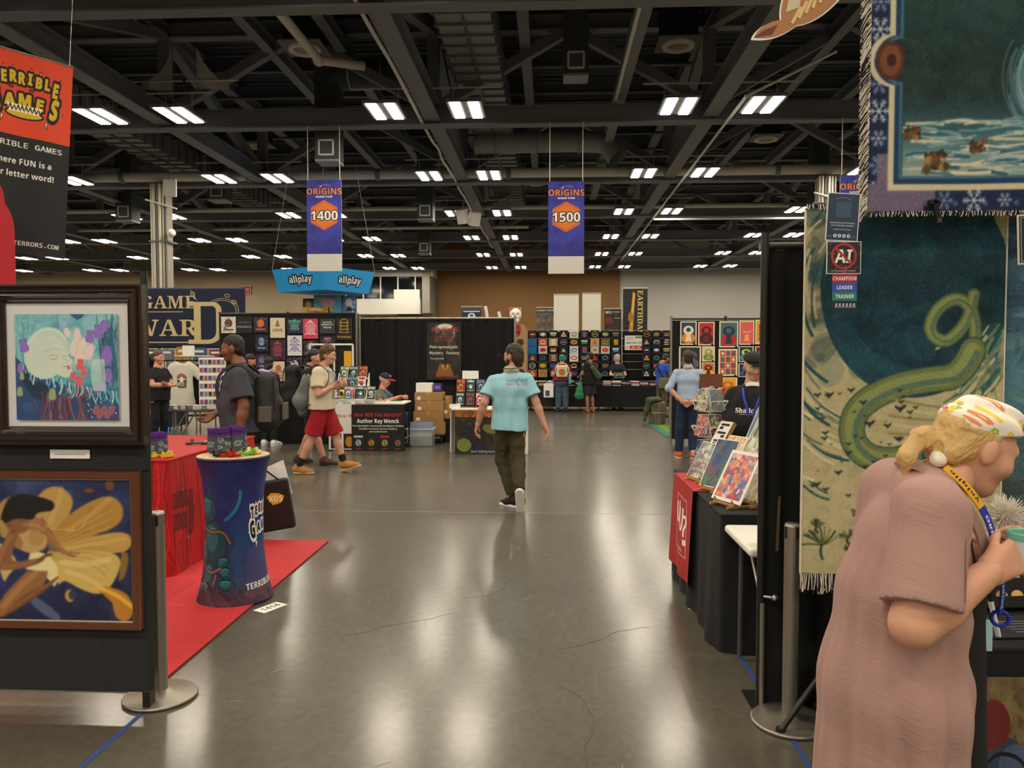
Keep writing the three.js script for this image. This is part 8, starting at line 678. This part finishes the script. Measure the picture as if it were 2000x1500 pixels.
// shoppers at the shirt booth
{ const p = person({ label: 'person with green hair in a maroon shirt and jeans at the shirt table', at: [0.33, -22.02], turn: PI, H: 1.66, skin: '#cf9a82', cell: 0.018, J: { wrL: [0.2, 1.0, 0.2], wrR: [-0.22, 0.98, 0.18] }, build: { w: 1.25, d: 1.3, belly: 1.2, hip: 1.3, leg: 1.4, arm: 1.3 }, top: { color: 0x761a2c, hem: 0.94 }, bottom: { color: 0x44586e }, shoes: { color: 0x222428 }, hair: { color: 0x1f7a62, curl: 0.003 } }); const b = worn(p, 'drawstring_bag', 'small cream drawstring bag on the person with green hair', 'bag'); obj('bag', rbox(0.32, 0.36, 0.1, 0.05, [0, 1.24, -0.25]), mat(0xd8cfa8, 0.85), b); obj('emblem', cyl(0.1, 0.1, 0.01, [0, 1.22, -0.305], [PI / 2, 0, 0]), mat(0xb86a3a, 0.8), b); for (const q of [-1, 1]) obj('cord', tube([[q * 0.14, 1.08, -0.22], [q * 0.2, 1.3, -0.2], [q * 0.1, 1.48, -0.06]], 0.012, 14, 6), M.white, b); const w = worn(p, 'water_bottle', 'turquoise bottle hanging at the hip of the person with green hair', 'bottle'); obj('bottle', cyl(0.045, 0.045, 0.22, [-0.24, 0.98, -0.26]), mat(0x4aa8b0, 0.4), w); obj('bottle_cap', cyl(0.03, 0.03, 0.05, [-0.24, 1.11, -0.26]), M.white, w); const s = thing('paper_bag', 'white paper bag held by the person with green hair', 'bag', [-0.05, 0.42, -21.95]); obj('bag', rbox(0.28, 0.4, 0.08, 0.01, [0, 0.2, 0]), M.paper, s); obj('print', box(0.12, 0.16, 0.002, [-0.03, 0.12, 0.041]), mat(0x3a4a8a, 0.6), s); obj('handle', place(new THREE.TorusGeometry(0.06, 0.006, 6, 16, PI), [0, 0.4, 0]), M.paper, s); }
{ const p = person({ label: 'bearded man in a black shirt and shorts shopping at the shirt table', at: [1.12, -21.85], turn: PI + 0.75, H: 1.72, skin: '#9c6a4e', cell: 0.018, J: { elL: [0.26, 1.12, 0.06], wrL: [0.16, 1.02, 0.28], elR: [-0.25, 1.1, 0.06], wrR: [-0.16, 1.0, 0.3] }, look: [0.3, 0.1], build: { w: 1.2, d: 1.25, belly: 1.25, arm: 1.2 }, top: { color: 0x141416, hem: 0.82 }, bottom: { color: 0x24242e, len: 0.96, loose: 0.025 }, feet: true, face: { beard: true }, hair: { color: 0x15100e } }); const b = worn(p, 'sling_bag', 'olive green sling bag across the back of the bearded man', 'bag'); obj('bag', sdf([{ a: [0.1, 1.3, -0.2], b: [-0.12, 1.06, -0.22], ra: 0.06, rb: 0.1, sx: 1.2 }], { cell: 0.02 }), mat(0x44583c, 0.85), b); obj('strap', band([[0.1, 1.36, -0.2], [0.14, 1.5, 0], [0, 1.3, 0.2], [-0.18, 1.05, 0.1], [-0.14, 1.0, -0.2]], 0.05, 0.008, (q) => [q.x, 0.2, q.z]), mat(0x3a4c34, 0.85), b); for (const S of [-1, 1]) { const f = worn(p, 'flip_flop', `${S > 0 ? 'left' : 'right'} brown flip flop of the bearded man`, 'sandal'); obj('sole', rbox(0.11, 0.02, 0.28, 0.01, [S * 0.115, 0.005, 0.06]), mat(0x5a3a26, 0.8), f); obj('thong', tube([[S * 0.115 - 0.045, 0.02, 0.05], [S * 0.115, 0.075, 0.13], [S * 0.115 + 0.045, 0.02, 0.05]], 0.008, 10, 6), M.black, f); } const g = thing('plastic_bag', 'translucent green plastic bag held by the bearded man', 'bag', [0.82, 0.42, -21.7]); obj('bag', sdf([{ a: [0, 0.36, 0], b: [0, 0.08, 0], ra: 0.06, rb: 0.13, sx: 1.1, sz: 0.5 }], { cell: 0.018, disp: (x, y, z) => 0.02 * noise3(x * 14, y * 12, z * 14) }), mat(0x2a9a68, 0.35, { transmission: 0.4, thickness: 0 }), g); obj('handle', rod([0, 0.36, 0], [0.05, 0.62, -0.03], 0.014), mat(0x2a9a68, 0.4), g); }
{ person({ label: 'grey haired vendor in black behind the shirt table', at: [2.02, -23.3], turn: 0.1, H: 1.66, skin: '#d0a088', cell: 0.018, J: { elL: [0.24, 1.1, 0.1], wrL: [0.1, 1.08, 0.28], elR: [-0.24, 1.1, 0.1], wrR: [-0.1, 1.08, 0.28] }, look: [0, 0.25], build: { w: 1.1, d: 1.1 }, top: { color: 0x16161a }, bottom: { color: 0x1a1a1e }, shoes: { color: 0x222222 }, hair: { color: 0xb0aaa4 } }); const b = thing('clipboard', 'dark green folder held by the grey haired vendor', 'folder', [2.05, 1.02, -22.98]); obj('cover', rbox(0.32, 0.22, 0.02, 0.004, [0, 0, 0], [-0.6, 0, 0]), mat(0x1c3a2a, 0.6), b); obj('sheet', box(0.28, 0.18, 0.004, [0, 0.012, -0.01], [-0.6, 0, 0]), M.paper, b); }
{ const p = person({ label: 'man in a royal blue t-shirt and olive trousers near the log stools', at: [2.92, -20.3], turn: 2.2, H: 1.72, skin: '#a9745a', cell: 0.018, J: { head: [0, 1.58, 0.14], elL: [0.24, 1.14, 0.08], wrL: [0.14, 1.06, 0.28], elR: [-0.24, 1.14, 0.08], wrR: [-0.14, 1.06, 0.28] }, look: [0, 0.5], top: { color: 0x2d4fb4 }, bottom: { color: 0x5a5440 }, shoes: { color: 0x333333 }, hair: { color: 0x1d1512, curl: 0.003 } }); const b = worn(p, 'messenger_bag', 'khaki messenger bag at the hip of the man in royal blue', 'bag'); obj('bag', rbox(0.34, 0.3, 0.14, 0.05, [-0.2, 0.92, -0.12]), mat(0x6a6448, 0.85), b); obj('strap', band([[-0.2, 1.06, -0.14], [0.05, 1.4, -0.14], [0.13, 1.46, 0], [0, 1.3, 0.15], [-0.22, 1.04, 0.02]], 0.04, 0.006, (q) => [q.x, 0.2, q.z]), M.black, b); }
// the man studying the poster wall
{ const stripe = tex(256, 64, (c, w, h) => { c.fillStyle = '#9fb3cf'; c.fillRect(0, 0, w, h); for (let i = 0; i < 32; i++) { c.fillStyle = i % 2 ? '#b9c8dc' : '#8aa1c2'; c.fillRect(i * 8, 0, 4, h); } }, [7, 7]); const p = person({ label: 'man in a pale blue striped shirt and jeans with hands behind his back', at: [2.2, -12.4], turn: PI - 0.15, H: 1.74, skin: '#c08a70', cell: 0.013, J: { shL: [0.185, 1.4, 0], shR: [-0.185, 1.4, 0], elL: [0.3, 1.13, -0.06], wrL: [0.1, 0.93, -0.2], elR: [-0.3, 1.13, -0.06], wrR: [-0.06, 0.92, -0.2], knR: [-0.08, 0.5, 0.02], anR: [-0.09, 0.085, -0.02], knL: [0.12, 0.5, 0.02], anL: [0.14, 0.085, 0.02] }, look: [0.05, 0], build: { arm: 0.98 }, top: { name: 'shirt', mat: mat(0xffffff, 0.9, { map: stripe }), sleeve: 1.05, hem: 0.95, loose: 0.014, collar: true, collarMat: mat(0xa9bbd4, 0.9) }, bottom: { color: 0x1c2a48, loose: 0.014 }, shoes: { color: 0xc8582c, sole: 0xd8d0c4 }, hair: { color: 0x3a281c, curl: 0.004 }, handL: { d: [-0.8, -0.3, 0], n: [0, 0, 1], s: [0, 1, 0], curl: 0.5 }, handR: { d: [0.8, -0.4, 0], n: [0, 0, -1], s: [0, 1, 0], curl: 0.5 } }); obj('belt', sdf([{ a: [0, 1.0, 0], b: [0, 1.035, 0], ra: 0.128, rb: 0.127, sx: 1.38, cap: 'ab' }], { cell: 0.012, k: 0.005 }), mat(0x2a1c14, 0.5), p); }
// the print seller
{ const J = { elL: [0.25, 1.12, 0.06], wrL: [0.2, 0.9, 0.2], elR: [-0.27, 1.12, 0.02], wrR: [-0.22, 0.9, 0.16] }, p = person({ label: 'print seller in a black t-shirt and flat cap behind the print table', at: [1.73, -6.62], turn: -0.35, H: 1.7, skin: '#cf9a82', cell: 0.013, fine: 0.0048, J, look: [0.35, 0.22], build: { w: 1.25, d: 1.3, belly: 1.35, arm: 1.2, neck: 1.15 }, top: { color: 0x111113, loose: 0.022, sleeve: 0.78 }, bottom: { color: 0x23262e }, shoes: { color: 0x1a1a1a }, hair: { color: 0x6a5a4c, curl: 0.002, prims: [{ c: [0, 0.01, -0.03], r: [0.08, 0.07, 0.095] }] } }); decal(p, p.topMesh, [-0.02, 1.24, 0.2], [0, 0, 0], [0.26, 0.085, 0.25], mat(0xffffff, 0.8, { map: artShadow, transparent: true, alphaTest: 0.4 }), 'chest_print'); lanyard(p, { neck: [0, 1.46, 0.0] }, 1.08, 0.215); obj('undershirt', sdf([{ a: [0, 1.42, 0.02], b: [0, 1.46, 0.0], ra: 0.085, rb: 0.074, cap: 'ab' }], { cell: 0.008, k: 0.005 }), M.white, p);
  const c = worn(p, 'newsboy_hat', 'black flat cap worn by the print seller', 'cap'), hm = new THREE.Matrix4().compose(V(0, 1.625, 0.015), quatOf(0.35, 0.2), V(1, 1, 1)); obj('crown', sdf([{ c: [0, 0.075, -0.005], r: [0.095, 0.055, 0.12] }, { c: [0, 0.06, 0.07], r: [0.075, 0.03, 0.06] }], { cell: 0.007, k: 0.03, clip: (x, y) => 0.035 - y, m: hm }), mat(0x121213, 0.85), c); obj('peak', sdf([{ c: [0, 0.042, 0.1], r: [0.068, 0.01, 0.05] }], { cell: 0.006, m: hm }), mat(0x161617, 0.8), c); }
// the woman at the blanket stall
{ const J = { pelvis: [0, 0.88, 0], waist: [0, 1.02, 0.01], chest: [0, 1.18, 0.04], neck: [0, 1.325, 0.1], head: [0, 1.43, 0.195], shR: [-0.17, 1.3, 0.0], elR: [-0.24, 1.03, -0.07], wrR: [-0.2, 1.15, 0.125], shL: [0.17, 1.3, 0.05], elL: [0.23, 1.02, 0.05], wrL: [0.06, 1.14, 0.24], hipL: [0.1, 0.84, 0], hipR: [-0.1, 0.84, 0] };
  const p = person({ label: 'woman in a mauve duster and floral headscarf holding a mug', at: [0.94, -2.1], turn: PI / 2, H: 1.76, skin: '#d09a7e', cell: 0.01, fine: 0.0035, handCell: 0.003, J, look: [0.1, 0.42], brow: '#8a6a44', build: { arm: 1.28, w: 1.1 }, hair: { color: 0xc9a468, curl: 0.004, prims: [{ c: [0, 0.03, -0.025], r: [0.082, 0.086, 0.1] }, { c: [0, -0.03, -0.07], r: [0.07, 0.06, 0.05] }, { a: [0, -0.03, -0.09], b: [0, -0.03, -0.14], ra: 0.03, rb: 0.026 }, { a: [0, -0.045, -0.15], b: [-0.01, -0.1, -0.17], ra: 0.026, rb: 0.02 }, { a: [-0.01, -0.1, -0.17], b: [-0.01, -0.15, -0.15], ra: 0.02, rb: 0.009 }] }, handR: { d: [0.35, 0.35, 0.9], n: [1, 0, -0.1], s: [0.1, 1, -0.4], curl: [0.5, 0.55, 0.6, 0.65], thumb: 0.3 }, handL: { d: [-0.4, 0.25, 0.85], n: [-1, 0, 0.2], s: [0, 1, 0], curl: 0.5 }, bottom: { color: 0x111113 }, shoes: { color: 0x222222 } });
  const mauve = mat(0xa9857e, 0.95, { bumpMap: knit, bumpScale: 0.0012, sheen: 0.3, sheenColor: new THREE.Color(0xc8a8a4) }), folds = (x, y, z) => { const a = Math.atan2(x * 0.8, z + 0.02), lo = Math.max(0, Math.min(1, (1.15 - y) / 0.7)); return lo * (0.012 * Math.sin(a * 9 + 2 * noise3(x * 3, y * 2, z * 3)) + 0.007 * Math.sin(a * 17 + y * 3)) + 0.004 * noise3(x * 14, y * 8, z * 14) + 0.0022 * noise3(x * 45, y * 12, z * 45); };
  const D = [{ a: [0, 1.29, 0.05], b: [0, 1.17, 0.03], ra: 0.08, rb: 0.12, sx: 1.6 }, { a: [0, 1.17, 0.03], b: [0, 1.03, 0.008], ra: 0.12, rb: 0.15, sx: 1.35 }, { a: [0, 1.03, 0.008], b: [0, 0.78, -0.005], ra: 0.15, rb: 0.178, sx: 1.2 }, { a: [0, 0.78, -0.005], b: [0, 0.22, -0.01], ra: 0.178, rb: 0.2, sx: 1.15, cap: 'b' }];
  for (const s of [-1, 1]) D.push({ a: [0, 1.31, 0.07], b: [s * 0.16, 1.295, s < 0 ? 0.0 : 0.05], ra: 0.06, rb: 0.076, k: 0.05 }, { a: [s * 0.165, 1.285, s < 0 ? 0.0 : 0.05], b: s < 0 ? [-0.235, 1.075, -0.05] : [0.225, 1.07, 0.05], ra: 0.082, rb: 0.09, cap: 'b', k: 0.04 });
  D.push({ a: [0, 1.44, 0.15], b: [0, 1.34, 0.12], ra: 0.06, rb: 0.066, neg: true, k: 0.02 }, { a: [-0.1, 1.3, 0.235], b: [-0.06, 0.2, 0.26], ra: 0.05, rb: 0.07, sx: 2, neg: true, k: 0.02 });
  obj('duster', sdf(D, { cell: 0.0075, k: 0.04, disp: folds }), mauve, p);
  obj('collar', [-1, 1].map((s) => band([[s * 0.01, 1.375, 0.015], [s * 0.08, 1.36, 0.055], [s * 0.115, 1.3, 0.105], [s * 0.125, 1.22, 0.145], [s * 0.13, 1.1, 0.165]], 0.055, 0.006, [s * 0.7, 0.5, 0.6], 30)), mauve, p); obj('sleeve_seam', tube([[-0.15, 1.352, 0.03], [-0.215, 1.29, 0.05], [-0.265, 1.18, 0.035], [-0.29, 1.1, 0.022]], 0.0022, 20, 5), mat(0x8a6864, 0.95), p);
  obj('black_dress', sdf([{ a: [0, 1.24, 0.085], b: [0, 1.04, 0.075], ra: 0.08, rb: 0.12, sx: 1.3 }, { a: [0, 1.04, 0.075], b: [0, 0.3, 0.06], ra: 0.135, rb: 0.165, sx: 1.1, cap: 'b' }], { cell: 0.012, disp: (x, y, z) => 0.004 * noise3(x * 10, y * 6, z * 10) }), mat(0x0e0e10, 0.9), p);
  const floral = tex(512, 512, (c, w, h) => { c.fillStyle = '#efe6da'; c.fillRect(0, 0, w, h); const r = rng(66); for (let i = 0; i < 70; i++) { const x = r() * w, y = r() * h, k = ['#e05a78', '#e8d048', '#9ac04a', '#e88a5a', '#d84060'][i % 5]; for (let j = 0; j < 5; j++) ell(c, x + 11 * Math.cos(j * 1.26), y + 11 * Math.sin(j * 1.26), 9, 9, k); ell(c, x, y, 5, 5, '#f4e8b0'); } }, [4, 4]), hm = new THREE.Matrix4().compose(V(...J.head), quatOf(0.1, 0.42), V(1, 1, 1)), sc = worn(p, 'headscarf', 'floral headscarf in pink, yellow and green worn by the woman', 'scarf');
  obj('scarf_wrap', sdf([{ c: [0, 0.045, -0.012], r: [0.087, 0.086, 0.108] }, { c: [0.0, 0.1, 0.03], r: [0.05, 0.03, 0.045] }], { cell: 0.005, k: 0.03, disp: (x, y, z) => 0.004 * Math.sin(y * 90 + 3 * noise3(x * 12, y * 12, z * 12)), clip: (x, y, z) => Math.max(0.028 - y - (z + 0.02) * -0.45, -0.2), m: hm }), mat(0xffffff, 0.85, { map: floral }), sc); obj('scarf_tail', sdf([{ a: [0, -0.035, -0.085], b: [-0.03, -0.075, -0.1], ra: 0.018, rb: 0.022 }], { cell: 0.005, m: hm }), mat(0xffffff, 0.85, { map: floral }), sc);
  obj('hair_tie', place(new THREE.TorusGeometry(0.026, 0.014, 10, 24), [0, 1.452, 0.06], [0.5, 0, 0]), mat(0xb08a7c, 0.8), sc);
  obj('lanyard', fold1(band([[-0.06, 1.385, 0.085], [-0.085, 1.34, 0.125], [-0.095, 1.27, 0.17], [-0.1, 1.19, 0.195], [-0.1, 1.1, 0.215], [-0.06, 1.0, 0.235]], 0.026, 0.003, [-0.8, 0.1, 0.5], 30)), lanyardMat, p); obj('lanyard', fold1(band([[0.06, 1.385, 0.085], [0.085, 1.3, 0.155], [0.08, 1.15, 0.21], [0.04, 1.0, 0.235]], 0.026, 0.003, [0.6, 0.1, 0.6], 24)), lanyardMat, p); obj('wrist_bow', place(new THREE.TorusGeometry(0.02, 0.005, 6, 16), [-0.05, 0.985, 0.24], [0, 1.2, 0]), blueStrap, p);
  const m = thing('mug', 'pale ceramic mug with a teal rim held by the woman', 'mug', [1.185, 1.135, -1.95]); obj('mug_wall', lathe([[0, 0], [0.034, 0], [0.042, 0.01], [0.046, 0.05], [0.047, 0.098], [0.044, 0.1], [0.041, 0.096], [0.04, 0.02], [0, 0.014]], [0, 0, 0], 36), mat(0xc9d2d8, 0.25), m); obj('rim_glaze', lathe([[0.0475, 0.084], [0.048, 0.1], [0.0445, 0.103], [0.0405, 0.098], [0.0405, 0.04]], [0, 0, 0], 36), mat(0x6fb0a0, 0.2), m); obj('handle', place(new THREE.TorusGeometry(0.026, 0.006, 8, 20, PI), [0.045, 0.05, 0], [0, 0, -PI / 2]), mat(0xc9d2d8, 0.25), m); }
renderer.render(scene, camera);
